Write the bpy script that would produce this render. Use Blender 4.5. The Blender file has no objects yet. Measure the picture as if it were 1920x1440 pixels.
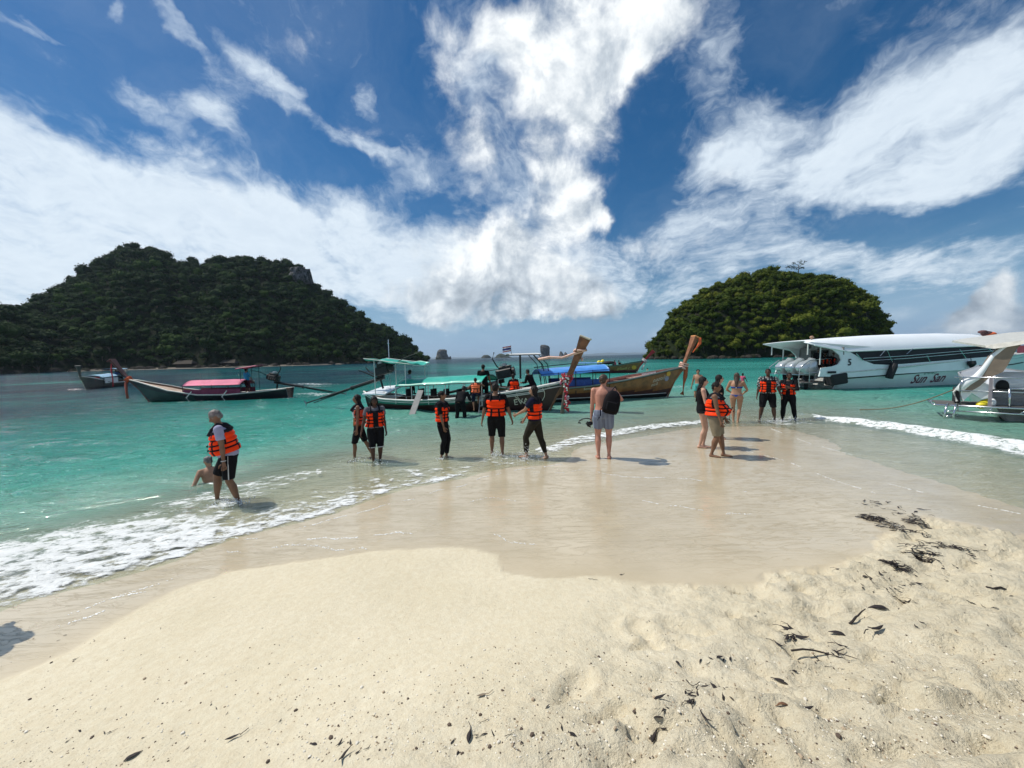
import bpy, bmesh, math, random
import numpy as np
from mathutils import Vector, Matrix, noise as mnoise
R = math.radians
random.seed(7)
SC = bpy.context.scene
COL = SC.collection

# ------------------------------------------------------------ camera
F = 721.0                      # focal length for a 1920 px wide picture
EYE = Vector((0.0, 0.0, 2.3))
PITCH, ROLL = R(4.0), R(1.29)
_F = Vector((0, math.cos(PITCH), -math.sin(PITCH)))
_R0 = Vector((1, 0, 0)); _U0 = Vector((0, math.sin(PITCH), math.cos(PITCH)))
_R = _R0*math.cos(ROLL) - _U0*math.sin(ROLL)
_U = _U0*math.cos(ROLL) + _R0*math.sin(ROLL)
cam = bpy.data.cameras.new('camera'); cam.sensor_width = 36.0; cam.lens = F/1920*36.0
cam.clip_start = 0.05; cam.clip_end = 120000.0
cam_o = bpy.data.objects.new('camera', cam); COL.objects.link(cam_o)
cam_o.matrix_world = Matrix(((_R.x, _U.x, -_F.x, EYE.x), (_R.y, _U.y, -_F.y, EYE.y), (_R.z, _U.z, -_F.z, EYE.z), (0, 0, 0, 1)))
SC.camera = cam_o

def ray(px, py):
    return _F + _R*((px-960)/F) - _U*((py-720)/F)
def P(px, py, z=0.0):          # where the sight line through a photo pixel meets height z
    d = ray(px, py); t = (z-EYE.z)/d.z
    return EYE + d*t
def W(px, py, y):              # the point on that sight line at distance y
    d = ray(px, py); return EYE + d*(y/d.y)

# ------------------------------------------------------------ render settings
SC.render.engine = 'CYCLES'
SC.cycles.use_denoising = True
SC.cycles.max_bounces = 6; SC.cycles.diffuse_bounces = 3; SC.cycles.glossy_bounces = 3
SC.cycles.transmission_bounces = 4; SC.cycles.transparent_max_bounces = 12; SC.cycles.volume_bounces = 0
SC.cycles.sample_clamp_indirect = 4.0
SC.view_settings.view_transform = 'Standard'; SC.view_settings.look = 'None'
SC.view_settings.exposure = 0.2; SC.view_settings.gamma = 1.0; SC.view_settings.use_curve_mapping = False

# ------------------------------------------------------------ sun
SUN = Vector((-0.56, 0.17, 0.86)).normalized()
SUN_EL = math.asin(SUN.z); SUN_AZ = math.atan2(SUN.x, SUN.y)
ld = bpy.data.lights.new('sun', 'SUN'); ld.energy = 3.9; ld.angle = R(0.53); ld.color = (1.0, 0.955, 0.88)
lo = bpy.data.objects.new('sun', ld); COL.objects.link(lo)
lo.rotation_euler = (-SUN).to_track_quat('-Z', 'Y').to_euler()

# ------------------------------------------------------------ node helper
class NT:
    def __init__(s, nt): s.nt = nt; s.n = nt.nodes; s.l = nt.links
    def new(s, t, **kw):
        x = s.n.new(t)
        for k, v in kw.items(): setattr(x, k, v)
        return x
    def put(s, sock, v):
        if v is None: return
        if isinstance(v, bpy.types.NodeSocket): s.l.new(v, sock)
        else: sock.default_value = v
    def math(s, op, a, b=None, c=None, clamp=False):
        x = s.new('ShaderNodeMath', operation=op, use_clamp=clamp)
        s.put(x.inputs[0], a); s.put(x.inputs[1], b)
        if c is not None: s.put(x.inputs[2], c)
        return x.outputs[0]
    def vmath(s, op, a, b=None, scale=None):
        x = s.new('ShaderNodeVectorMath', operation=op)
        s.put(x.inputs[0], a)
        if b is not None: s.put(x.inputs[1], b)
        if scale is not None: s.put(x.inputs['Scale'], scale)
        return x.outputs['Value'] if op in ('DOT_PRODUCT', 'LENGTH') else x.outputs['Vector']
    def noise(s, vec, scale, detail=4, rough=0.5, dist=0.0, out='Fac'):
        x = s.new('ShaderNodeTexNoise')
        if vec is not None: s.put(x.inputs['Vector'], vec)
        s.put(x.inputs['Scale'], scale); x.inputs['Detail'].default_value = detail
        x.inputs['Roughness'].default_value = rough; x.inputs['Distortion'].default_value = dist
        return x.outputs[out]
    def maprange(s, v, a, b, c=0.0, d=1.0, smooth=True):
        x = s.new('ShaderNodeMapRange'); x.interpolation_type = 'SMOOTHSTEP' if smooth else 'LINEAR'
        s.put(x.inputs['Value'], v)
        for i, q in zip((1, 2, 3, 4), (a, b, c, d)): s.put(x.inputs[i], q)
        return x.outputs[0]
    def mix(s, fac, a, b, blend='MIX'):
        x = s.new('ShaderNodeMix', data_type='RGBA', blend_type=blend)
        s.put(x.inputs[0], fac)
        s.put(x.inputs[6], tuple(a)+(1,) if isinstance(a, (tuple, list)) and len(a) == 3 else a)
        s.put(x.inputs[7], tuple(b)+(1,) if isinstance(b, (tuple, list)) and len(b) == 3 else b)
        return x.outputs[2]
    def comb(s, x_, y_, z_):
        x = s.new('ShaderNodeCombineXYZ'); s.put(x.inputs[0], x_); s.put(x.inputs[1], y_); s.put(x.inputs[2], z_)
        return x.outputs[0]
    def sep(s, v):
        x = s.new('ShaderNodeSeparateXYZ'); s.put(x.inputs[0], v); return x.outputs
    def ramp(s, fac, stops):
        x = s.new('ShaderNodeValToRGB'); s.put(x.inputs[0], fac)
        cr = x.color_ramp
        while len(cr.elements) < len(stops): cr.elements.new(0.5)
        for e, (p, c) in zip(cr.elements, stops):
            e.position = p; e.color = tuple(c)+(1,) if len(c) == 3 else c
        return x.outputs[0]
    def attr(s, name, out='Fac'):
        x = s.new('ShaderNodeAttribute'); x.attribute_name = name; return x.outputs[out]

# ------------------------------------------------------------ sky and clouds
world = bpy.data.worlds.new('World'); SC.world = world; world.use_nodes = True
def build_world():
    k = NT(world.node_tree); k.n.clear()
    out = k.new('ShaderNodeOutputWorld'); bg = k.new('ShaderNodeBackground')
    k.l.new(bg.outputs[0], out.inputs[0])
    STR = 0.1
    bg.inputs['Strength'].default_value = STR
    sky = k.new('ShaderNodeTexSky', sky_type='NISHITA'); sky.sun_disc = False
    sky.sun_elevation = SUN_EL; sky.sun_rotation = SUN_AZ; sky.air_density = 1.0; sky.dust_density = 0.25; sky.ozone_density = 2.2
    hs = k.new('ShaderNodeHueSaturation'); hs.inputs['Saturation'].default_value = 1.42; hs.inputs['Value'].default_value = 0.66
    k.l.new(sky.outputs[0], hs.inputs['Color'])
    d = k.new('ShaderNodeTexCoord').outputs['Generated']
    d = k.vmath('NORMALIZE', d)
    zz = k.math('MAXIMUM', k.sep(d)[2], 0.0)
    w1 = k.noise(d, 2.6, 5, 0.55, out='Color')
    w1 = k.vmath('SUBTRACT', w1, (0.5, 0.5, 0.5))
    dw = k.vmath('ADD', d, k.vmath('SCALE', w1, scale=0.20))
    w2 = k.noise(d, 11.0, 5, 0.6, out='Color')
    dw = k.vmath('ADD', dw, k.vmath('SCALE', k.vmath('SUBTRACT', w2, (0.5, 0.5, 0.5)), scale=0.075))
    def cover(blobs):
        tot = None
        for (px, py, rx, ry, rot, w) in blobs:
            c = ray(px, py).normalized()
            ca, sa = math.cos(R(rot)), math.sin(R(rot))
            e1 = (ray(px+ca*rx, py+sa*rx).normalized() - c); e2 = (ray(px-sa*ry, py+ca*ry).normalized() - c)
            e1 -= c*e1.dot(c); e2 -= c*e2.dot(c)
            e2 -= e1*(e1.dot(e2)/e1.length_squared)
            a = e1/e1.length_squared; b = e2/e2.length_squared
            q = k.comb(k.vmath('DOT_PRODUCT', dw, tuple(a)), k.vmath('DOT_PRODUCT', dw, tuple(b)), 0.0)
            g = k.maprange(k.vmath('LENGTH', q), 1.35, 0.25, 0.0, w)
            tot = g if tot is None else k.math('ADD', tot, g)
        return tot
    c1 = cover([(140, 430, 430, 170, 10, .95), (-90, 330, 230, 170, 15, .9), (470, 430, 300, 85, 12, .8), (740, 480, 210, 80, 5, .6),
                (520, 175, 120, 30, 42, .62), (300, 215, 95, 28, 35, .5), (410, 225, 70, 35, 25, .5), (335, 70, 60, 15, 38, .45),
                (235, 45, 30, 18, 55, .35), (60, 88, 80, 13, 20, .42), (693, 180, 22, 48, -15, .4), (670, 262, 90, 26, 25, .55),
                (690, 365, 100, 46, 5, .55), (790, 320, 90, 50, 10, .5), (1390, 250, 140, 95, -25, .72), (1320, 130, 55, 110, 15, .45),
                (1720, 250, 330, 115, -22, .82), (1880, 140, 220, 90, -35, .65), (1600, 320, 260, 60, -8, .62), (1400, 430, 260, 45, -3, .5),
                (1520, 490, 360, 38, 0, .62), (1780, 490, 260, 42, -8, .5), (1700, 402, 260, 26, -10, -.4), (1470, 60, 110, 50, -20, -.35), (1000, 330, 190, 90, 0, .45), (900, 480, 260, 90, 0, .5), (1120, 500, 240, 80, 0, .45), (1250, 560, 260, 40, 0, .35), (1300, 330, 160, 60, -20, .3), (640, 520, 260, 70, 5, .5), (200, 560, 500, 70, 0, .55), (420, 160, 70, 90, 35, .3), (300, 280, 160, 30, 20, .35), (1100, 130, 220, 160, 0, .35),
                (1190, 350, 90, 55, 0, -.5), (900, 130, 170, 90, 55, .55), (1290, 40, 60, 60, 0, .2), (1720, 130, 330, 120, -28, .42), (1560, 250, 330, 110, -20, .32), (1880, 300, 200, 120, -10, .4), (180, 330, 330, 60, 22, .3), (560, 380, 260, 60, 15, .35)])
    c2 = cover([(1080, 80, 135, 120, 0, 1.0), (1210, 60, 110, 62, -32, .9), (1080, 200, 130, 100, 5, .9), (945, 60, 70, 90, 0, .55),
                (840, 100, 120, 50, 52, .45), (1025, 315, 50, 40, 0, .6), (885, 300, 70, 80, -25, .62), (1062, 385, 75, 62, 0, 1.0),
                (1130, 400, 26, 30, 0, .5), (985, 455, 120, 62, 0, .85), (860, 470, 120, 70, 0, .6), (930, 545, 185, 66, 0, .95), (1030, 575, 150, 30, 0, .5),
                (1090, 545, 110, 60, 0, .65), (800, 545, 70, 38, 0, .5), (1240, 465, 150, 40, 0, .3), (1905, 535, 75, 36, -22, .95), (1835, 572, 85, 30, -22, .9), (1900, 600, 120, 42, -8, .85),
                (1800, 598, 110, 34, -15, .6), (1500, 560, 400, 30, 0, .15)])
    # high thin cloud: streaks drawn out along one wind direction on a flat layer
    s3 = k.sep(d)
    inv = k.math('DIVIDE', 1.0, k.math('ADD', zz, 0.16))
    pl = k.comb(k.math('MULTIPLY', s3[0], inv), k.math('MULTIPLY', s3[1], inv), 0.0)
    plw = k.vmath('ADD', pl, k.vmath('SCALE', w1, scale=1.1))
    n1 = k.noise(k.vmath('MULTIPLY', plw, (1.0, 0.42, 1.0)), 2.1, 9, 0.62, 0.35)
    n1b = k.noise(k.vmath('MULTIPLY', plw, (1.0, 0.8, 1.0)), 10.0, 7, 0.62)
    nn = k.math('ADD', k.math('MULTIPLY', k.math('SUBTRACT', n1, 0.5), 1.9), k.math('MULTIPLY', k.math('SUBTRACT', n1b, 0.5), 0.9))
    cc1 = k.math('ADD', k.math('MINIMUM', c1, 1.05), nn)
    # the sky behind and overhead carries the same scattered high cloud
    back = k.maprange(s3[1], 0.25, -0.15, 0.0, 0.42)
    cc1 = k.math('ADD', cc1, back)
    a1 = k.maprange(cc1, 0.08, 1.12, 0.0, 0.95)
    thin = k.math('MULTIPLY', k.maprange(n1, 0.35, 0.8), 0.10)
    a1 = k.math('MAXIMUM', a1, thin)
    # heaped cloud
    nc = k.noise(d, 7.5, 11, 0.6, 0.25)
    ncs = k.noise(k.vmath('ADD', d, tuple(SUN*0.035)), 7.5, 7, 0.58, 0.25)
    cc2 = k.math('ADD', k.math('MINIMUM', c2, 1.1), k.math('MULTIPLY', k.math('SUBTRACT', nc, 0.5), 2.1))
    a2 = k.maprange(cc2, 0.20, 1.0, 0.0, 0.97)
    relief = k.math('MULTIPLY', k.math('SUBTRACT', nc, ncs), 3.2)
    lit = k.math('ADD', k.math('ADD', 0.64, relief), k.math('MULTIPLY', k.maprange(cc2, 0.6, 1.5), 0.04))
    lowd = k.maprange(zz, 0.08, 0.34, -0.28, 0.16)
    lit = k.math('ADD', lit, lowd, clamp=True)
    cumc = k.ramp(lit, [(0.0, (3.0, 3.5, 4.1)), (0.45, (5.4, 6.0, 6.6)), (1.0, (9.3, 9.6, 9.7))])
    circ = k.ramp(k.math('ADD', k.math('MULTIPLY', n1b, 0.6), 0.2), [(0.0, (5.2, 6.2, 7.3)), (1.0, (8.4, 9.2, 9.8))])
    # light pale band above the horizon: far air
    hz = k.maprange(zz, 0.0, 0.20, 0.85, 0.0)
    base = k.mix(hz, hs.outputs[0], (2.3, 3.9, 6.2))
    c = k.mix(a1, base, circ)
    c = k.mix(a2, c, cumc)
    k.put(bg.inputs['Color'], c)
build_world()
world.cycles.sampling_method = 'MANUAL'; world.cycles.sample_map_resolution = 512

# ------------------------------------------------------------ materials
MATS = {}
def mat(name, col, rough=0.6, metal=0.0, spec=0.5, var=0.12, nscale=6.0, bump=0.0, bscale=40.0, coat=0.0, sheen=0.0, emit=None):
    if name in MATS: return MATS[name]
    m = bpy.data.materials.new(name); m.use_nodes = True
    k = NT(m.node_tree); b = k.n['Principled BSDF']
    tc = k.new('ShaderNodeTexCoord').outputs['Object']
    n = k.noise(tc, nscale, 5, 0.6)
    dark = tuple(c*(1-var) for c in col); light = tuple(min(1, c*(1+var)) for c in col)
    k.put(b.inputs['Base Color'], k.mix(k.maprange(n, 0.3, 0.7), dark, light))
    b.inputs['Roughness'].default_value = rough; b.inputs['Metallic'].default_value = metal
    b.inputs['Specular IOR Level'].default_value = spec; b.inputs['Coat Weight'].default_value = coat
    b.inputs['Sheen Weight'].default_value = sheen
    if bump:
        bp = k.new('ShaderNodeBump'); bp.inputs['Strength'].default_value = bump; bp.inputs['Distance'].default_value = 0.01
        k.put(bp.inputs['Height'], k.noise(tc, bscale, 4, 0.6)); k.put(b.inputs['Normal'], bp.outputs[0])
    MATS[name] = m
    return m

# ------------------------------------------------------------ object helpers
def link(o, parent=None):
    COL.objects.link(o)
    if parent is not None: o.parent = parent
    return o
def meshobj(name, verts, faces, materials, parent=None, fmat=None, smooth=True):
    me = bpy.data.meshes.new(name)
    me.from_pydata([tuple(v) for v in verts], [], [tuple(f) for f in faces])
    for m in (materials if isinstance(materials, (list, tuple)) else [materials]): me.materials.append(m)
    if fmat is not None: me.polygons.foreach_set('material_index', fmat)
    if smooth: me.polygons.foreach_set('use_smooth', [True]*len(me.polygons))
    me.update()
    return link(bpy.data.objects.new(name, me), parent)
def tag(o, label=None, cat=None, group=None, kind=None):
    if label: o['label'] = label
    if cat: o['category'] = cat
    if group: o['group'] = group
    if kind: o['kind'] = kind
    return o
def empty(name, loc=(0, 0, 0), rz=0.0, label=None, cat=None, group=None):
    o = bpy.data.objects.new(name, None); COL.objects.link(o); o.location = loc; o.rotation_euler = (0, 0, rz)
    o.empty_display_size = 0.2
    return tag(o, label, cat, group)
class MB:                       # collects faces for one mesh object
    def __init__(s): s.v = []; s.f = []; s.m = []
    def add(s, v, f, mi=0):
        o = len(s.v); s.v += [tuple(a) for a in v]; s.f += [tuple(i+o for i in q) for q in f]; s.m += [mi]*len(f)
    def box(s, c, size, M=None, mi=0, bev=0.0):
        x, y, z = [q/2 for q in size]; c = Vector(c)
        if bev > 0:
            b = min(bev, x*.9, y*.9, z*.9); V = []
            bm = bmesh.new(); bmesh.ops.create_cube(bm, size=1)
            for v in bm.verts: v.co = Vector((v.co.x*2*x, v.co.y*2*y, v.co.z*2*z))
            bmesh.ops.bevel(bm, geom=bm.edges[:], offset=b, segments=1, affect='EDGES')
            bm.verts.index_update()
            V = [v.co.copy() for v in bm.verts]; Fc = [[v.index for v in f.verts] for f in bm.faces]; bm.free()
        else:
            V = [Vector((i*x, j*y, l*z)) for l in (-1, 1) for j in (-1, 1) for i in (-1, 1)]
            Fc = [(0, 2, 3, 1), (4, 5, 7, 6), (0, 1, 5, 4), (2, 6, 7, 3), (0, 4, 6, 2), (1, 3, 7, 5)]
        if M is not None: V = [M @ v for v in V]
        s.add([v+c for v in V], Fc, mi)
    def tube(s, pts, rads, n=8, mi=0, cap=True, flat=1.0, up=Vector((0, 0, 1))):
        pts = [Vector(p) for p in pts]
        if not hasattr(rads, '__len__'): rads = [rads]*len(pts)
        rings = []
        for i, p in enumerate(pts):
            t = (pts[min(i+1, len(pts)-1)] - pts[max(i-1, 0)]).normalized()
            a = t.cross(up)
            if a.length < 1e-3: a = t.cross(Vector((0, 1, 0)))
            a.normalize(); b = t.cross(a).normalized()
            r = rads[i]
            rx, ry = (r if isinstance(r, (tuple, list)) else (r, r*flat))
            rings.append([p + a*(math.cos(2*math.pi*j/n)*rx) + b*(math.sin(2*math.pi*j/n)*ry) for j in range(n)])
        s.loft(rings, mi, cap)
    def loft(s, rings, mi=0, cap=True, close=True):
        n = len(rings[0]); V = [p for r in rings for p in r]; Fc = []
        for i in range(len(rings)-1):
            for j in range(n if close else n-1):
                a = i*n+j; b = i*n+(j+1) % n
                Fc.append((a, b, b+n, a+n))
        if cap:
            Fc.append(tuple(range(n))[::-1]); Fc.append(tuple(range((len(rings)-1)*n, len(rings)*n)))
        s.add(V, Fc, mi)
    def ell(s, c, r, M=None, nu=12, nv=8, mi=0):
        V = []; Fc = []
        for i in range(1, nv):
            ph = math.pi*i/nv
            for j in range(nu):
                th = 2*math.pi*j/nu
                V.append(Vector((r[0]*math.sin(ph)*math.cos(th), r[1]*math.sin(ph)*math.sin(th), r[2]*math.cos(ph))))
        V += [Vector((0, 0, r[2])), Vector((0, 0, -r[2]))]
        for i in range(nv-2):
            for j in range(nu):
                a = i*nu+j; b = i*nu+(j+1) % nu; Fc.append((a, a+nu, b+nu, b))
        T = len(V)-2
        for j in range(nu):
            Fc.append((T, j, (j+1) % nu)); Fc.append((T+1, (nv-2)*nu+(j+1) % nu, (nv-2)*nu+j))
        if M is not None: V = [M @ v for v in V]
        c = Vector(c); s.add([v+c for v in V], Fc, mi)
    def build(s, name, materials, parent=None, smooth=False):
        return meshobj(name, s.v, s.f, materials, parent, s.m, smooth)

# value noise on numpy arrays
def _h(ix, iy, seed):
    n = (ix*374761393 + iy*668265263 + seed*1442695041).astype(np.int64) & 0x7fffffff
    n = ((n ^ (n >> 13))*1274126177) & 0x7fffffff
    return ((n ^ (n >> 16)) & 0xffff)/65535.0
def vnoise(x, y, seed=0):
    xi = np.floor(x).astype(np.int64); yi = np.floor(y).astype(np.int64)
    fx = x-xi; fy = y-yi; fx = fx*fx*(3-2*fx); fy = fy*fy*(3-2*fy)
    a = _h(xi, yi, seed); b = _h(xi+1, yi, seed); c = _h(xi, yi+1, seed); d = _h(xi+1, yi+1, seed)
    return (a*(1-fx)+b*fx)*(1-fy) + (c*(1-fx)+d*fx)*fy
def fbm(x, y, seed=0, oct=4, g=0.5):
    t = 0; a = 1; s = 0
    for o in range(oct):
        t = t + a*vnoise(x*2**o + 17.3*o, y*2**o - 9.1*o, seed+o); s += a; a *= g
    return t/s
def stretch_axis(lo, hi, c, mid, n):
    u = np.linspace(math.asinh((lo-mid)/c), math.asinh((hi-mid)/c), n)
    return mid + c*np.sinh(u)
def gridmesh(name, X, Y, Z, m, attrs=None, keep=None):
    ny, nx = X.shape
    me = bpy.data.meshes.new(name)
    idx = np.arange(nx*ny).reshape(ny, nx)
    q = np.stack([idx[:-1, :-1], idx[:-1, 1:], idx[1:, 1:], idx[1:, :-1]], -1).reshape(-1, 4)
    co = np.stack([X, Y, Z], -1).reshape(-1, 3)
    if keep is not None:
        kf = keep.reshape(-1)[q].any(1); q = q[kf]
        used = np.unique(q); mp = -np.ones(nx*ny, np.int64); mp[used] = np.arange(len(used))
        q = mp[q]; co = co[used]
        attrs = {a: v.reshape(-1)[used] for a, v in (attrs or {}).items()}
    me.vertices.add(len(co)); me.vertices.foreach_set('co', co.astype(np.float32).ravel())
    me.loops.add(q.size); me.loops.foreach_set('vertex_index', q.astype(np.int32).ravel())
    me.polygons.add(len(q)); me.polygons.foreach_set('loop_start', np.arange(0, q.size, 4, dtype=np.int32))
    me.polygons.foreach_set('loop_total', np.full(len(q), 4, np.int32))
    me.update(calc_edges=True)
    me.polygons.foreach_set('use_smooth', np.ones(len(q), bool))
    for a, v in (attrs or {}).items():
        at = me.attributes.new(a, 'FLOAT', 'POINT'); at.data.foreach_set('value', v.astype(np.float32).ravel())
    me.materials.append(m)
    return link(bpy.data.objects.new(name, me))
def polydist(X, Y, pts, closed=True):
    """signed distance (negative inside) to a polygon, or distance to an open polyline"""
    D = np.full(X.shape, 1e18); inside = np.zeros(X.shape, bool); n = len(pts)
    for i in range(n if closed else n-1):
        ax, ay = pts[i]; bx, by = pts[(i+1) % n]
        ex, ey = bx-ax, by-ay; L = ex*ex+ey*ey+1e-12
        t = np.clip(((X-ax)*ex+(Y-ay)*ey)/L, 0, 1)
        D = np.minimum(D, (X-ax-t*ex)**2+(Y-ay-t*ey)**2)
        if closed:
            c = ((ay > Y) != (by > Y)) & (X < (bx-ax)*(Y-ay)/(by-ay+1e-12)+ax)
            inside ^= c
    D = np.sqrt(D)
    return np.where(inside, -D, D) if closed else D
# ------------------------------------------------------------ beach and sea bed
CTRL = [  # (photo x, photo y, height)
    (-300, 1240, 0), (0, 1137, 0), (150, 1098, 0), (300, 1057, 0), (450, 1003, 0), (620, 962, 0), (750, 915, 0), (870, 893, .0), (980, 872, 0),
    (1080, 845, 0), (1230, 815, 0), (1330, 800, 0), (1440, 800, 0), (1560, 835, 0), (1700, 885, 0), (1920, 960, 0), (2200, 1050, 0),
    (1130, 862, .02), (1345, 856, .03), (1320, 842, .02), (1250, 900, .035), (1000, 950, .04), (1300, 1000, .06), (700, 1000, .05), (1600, 1000, .06),
    (1700, 930, .05), (1920, 1010, .07), (330, 1105, .08), (0, 1270, .09), (-250, 1400, .1), (700, 1040, .09), (860, 1035, .085), (1130, 1097, .12),
    (1430, 1105, .12), (1560, 1070, .11), (1740, 985, .09),
    (300, 1250, .17), (900, 1170, .2), (0, 1440, .22), (600, 1440, .45), (960, 1440, .55), (1400, 1440, .6), (1900, 1440, .62), (1900, 1200, .35),
    (1500, 1250, .32), (1920, 1080, .19), (400, 1420, .33),
    (0, 1030, -.12), (0, 960, -.3), (0, 880, -.75), (0, 800, -1.7), (0, 740, -4), (385, 908, -.3), (435, 948, -.09), (520, 905, -.1), (200, 960, -.2), (300, 860, -.75),
    (300, 800, -1.4), (500, 790, -1.1), (680, 866, -.09), (706, 870, -.1), (830, 860, -.07), (935, 857, -.05), (1003, 860, -.03), (700, 820, -.4),
    (865, 798, -.4), (600, 760, -1.5), (850, 760, -.9), (1050, 778, -.35), (1000, 800, -.2), (1150, 775, -.3), (1150, 800, -.1), (1308, 756, -.3),
    (1250, 770, -.22), (1378, 790, -.08), (1392, 740, -.6), (1440, 785, -.06), (1480, 787, -.08), (1300, 720, -1.0), (1500, 760, -.35), (1600, 740, -.8),
    (1560, 788, -.12), (1700, 805, -.16), (1920, 845, -.16), (1920, 800, -.4), (1800, 760, -.7), (2100, 860, -.25), (1750, 840, -.07), (1150, 720, -1.6), (900, 700, -3),
    (1400, 690, -2.5), (1900, 720, -2.0)]
pts = []
for (a, b, z) in CTRL:
    p = P(a, b, z); pts.append((p.x, p.y, z))
pts += [(-12, -8, .35), (0, -8, .9), (12, -8, .9), (-12, -1, -.1), (14, 0, .6), (-25, 5, -1.5), (28, 6, .2), (-60, 60, -6), (0, 60, -4), (70, 60, -4), (60, 20, -2.5),
        (-30, -20, .3), (0, -25, 1.3), (30, -20, 1.2), (-3.2, .3, .3), (-5.5, 0, .12)]
pts = np.array(pts)
def tps_fit(p, lam=0.002):
    n = len(p); dx = p[:, None, 0]-p[None, :, 0]; dy = p[:, None, 1]-p[None, :, 1]
    r2 = dx*dx+dy*dy; K = 0.5*r2*np.log(r2+1e-9); K[np.arange(n), np.arange(n)] = lam
    A = np.zeros((n+3, n+3)); A[:n, :n] = K; A[:n, n] = 1; A[:n, n+1:] = p[:, :2]; A[n, :n] = 1; A[n+1:, :n] = p[:, :2].T
    return np.linalg.solve(A, np.concatenate([p[:, 2], np.zeros(3)]))
_w = tps_fit(pts)
def base_h(X, Y):
    sh = np.shape(X); x = np.ravel(X).astype(float); y = np.ravel(Y).astype(float)
    xc = np.clip(x, -70, 80); yc = np.clip(y, -25, 70)
    out = np.zeros(len(x))
    for i0 in range(0, len(x), 60000):
        a = xc[i0:i0+60000, None]-pts[None, :, 0]; b = yc[i0:i0+60000, None]-pts[None, :, 1]
        r2 = a*a+b*b
        out[i0:i0+60000] = (0.5*r2*np.log(r2+1e-9)) @ _w[:-3] + _w[-3] + xc[i0:i0+60000]*_w[-2] + yc[i0:i0+60000]*_w[-1]
    far = np.clip((np.hypot(x, y-5)-30)/80, 0, 1)
    out = out*(1-far) + far*np.where(y < -5, np.minimum(out, 2.0), -7.0)
    return np.clip(out, -9, 2.5).reshape(sh)
def H1(x, y): return float(base_h(np.array([x]), np.array([y]))[0])
def px2w(poly): return [(P(a, b, 0.05).x, P(a, b, 0.05).y) for a, b in poly]
DRY = px2w([(-900, 1800), (-250, 1400), (0, 1292), (120, 1235), (230, 1165), (330, 1108), (430, 1075), (560, 1060), (700, 1042), (860, 1034), (925, 1048), (950, 1075), (1020, 1092),
            (1120, 1090), (1190, 1108), (1300, 1112), (1430, 1108), (1440, 1086), (1560, 1070), (1640, 1045), (1665, 1005), (1740, 975), (1830, 990), (1960, 1012), (2300, 1080), (2900, 1250)]) \
    + [(60, 2), (60, -60), (-40, -60), (-9, -3)]
def wetness(X, Y):
    wob = (fbm(X*1.6, Y*1.6, 5, 4)-.5)*.22 + (fbm(X*9, Y*9, 8, 2)-.5)*.05
    d = polydist(X, Y, DRY) + wob
    return np.clip(d/0.05+.5, 0, 1), d
def relief(X, Y):
    """trampled dry sand, footprints and clods toward the right and the camera; ripples where the swash runs"""
    wet, d = wetness(X, Y)
    u = np.clip((X*0.75 - (Y-2.6)*0.55 + .1)/1.6, 0, 1)          # rough zone grows to the right and near
    near = np.clip((2.3-Y)/1.2, 0, 1)
    rough = np.clip(u*.9+near*.45, 0, 1)*(1-wet)
    n = (fbm(X*2.4, Y*3.6, 11, 5, .55)-.5)*.18 - np.abs(fbm(X*4.5, Y*7.0, 51, 3, .5)-.5)*.2 + (fbm(X*10, Y*15, 31, 3, .5)-.5)*.05
    z = n*rough + (fbm(X*1.1, Y*1.4, 3, 3)-.5)*.03*(1-wet)
    return z, wet, rough
FOOT = []
rf = random.Random(5)
for i in range(190):
    x = rf.uniform(0.2, 8.5); y = rf.uniform(1.0, 6.0)
    if x*0.75 - (y-2.6)*0.55 < .25: continue
    FOOT.append((x, y, rf.uniform(0, 3.14), rf.uniform(.7, 1.2)))
FOOT += [(.55, 1.62, 1.25, 1.15), (1.0, 1.5, .5, 1.0), (1.15, 1.9, 2.4, .8), (1.55, 1.55, .3, 1.1), (2.0, 1.9, .2, 1.1)]
def footprints(X, Y):
    Z = np.zeros(X.shape)
    for (x, y, a, s) in FOOT:
        m = (np.abs(X-x) < .5) & (np.abs(Y-y) < .5)
        if not m.any(): continue
        dx = X[m]-x; dy = Y[m]-y
        u = dx*math.cos(a)+dy*math.sin(a); v = -dx*math.sin(a)+dy*math.cos(a)
        q = np.sqrt((u/(.155*s))**2 + (v/((.062+.018*np.sign(u)*np.minimum(1, abs(u)/.1))*s))**2)
        Z[m] += -.048*np.clip(1.15-q, 0, 1)**.6*(q < 1.15) + .022*np.exp(-((q-1.35)/.22)**2)
    return Z
gx = stretch_axis(-420, 480, 2.6, 0.7, 820); gy = stretch_axis(-60, 520, 2.3, 2.2, 700)
GX, GY = np.meshgrid(gx, gy)
GB = base_h(GX, GY)
z0, WET, ROUGH = relief(GX, GY)
GZ = GB + z0 + footprints(GX, GY)*(1-WET)
# swash channels and ripples under thin water
rip = np.sin(GY*24 + 6*fbm(GX*.9, GY*.9, 40, 3)*3 + GX*3)*.0009
flow = (fbm(GX*.8+GY*.5, GY*5.5-GX*.6, 77, 3, .45)-.5)*.006
GZ += (rip+flow)*WET*np.clip((0.15-np.abs(GB-0.0))/0.15, 0, 1)

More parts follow.
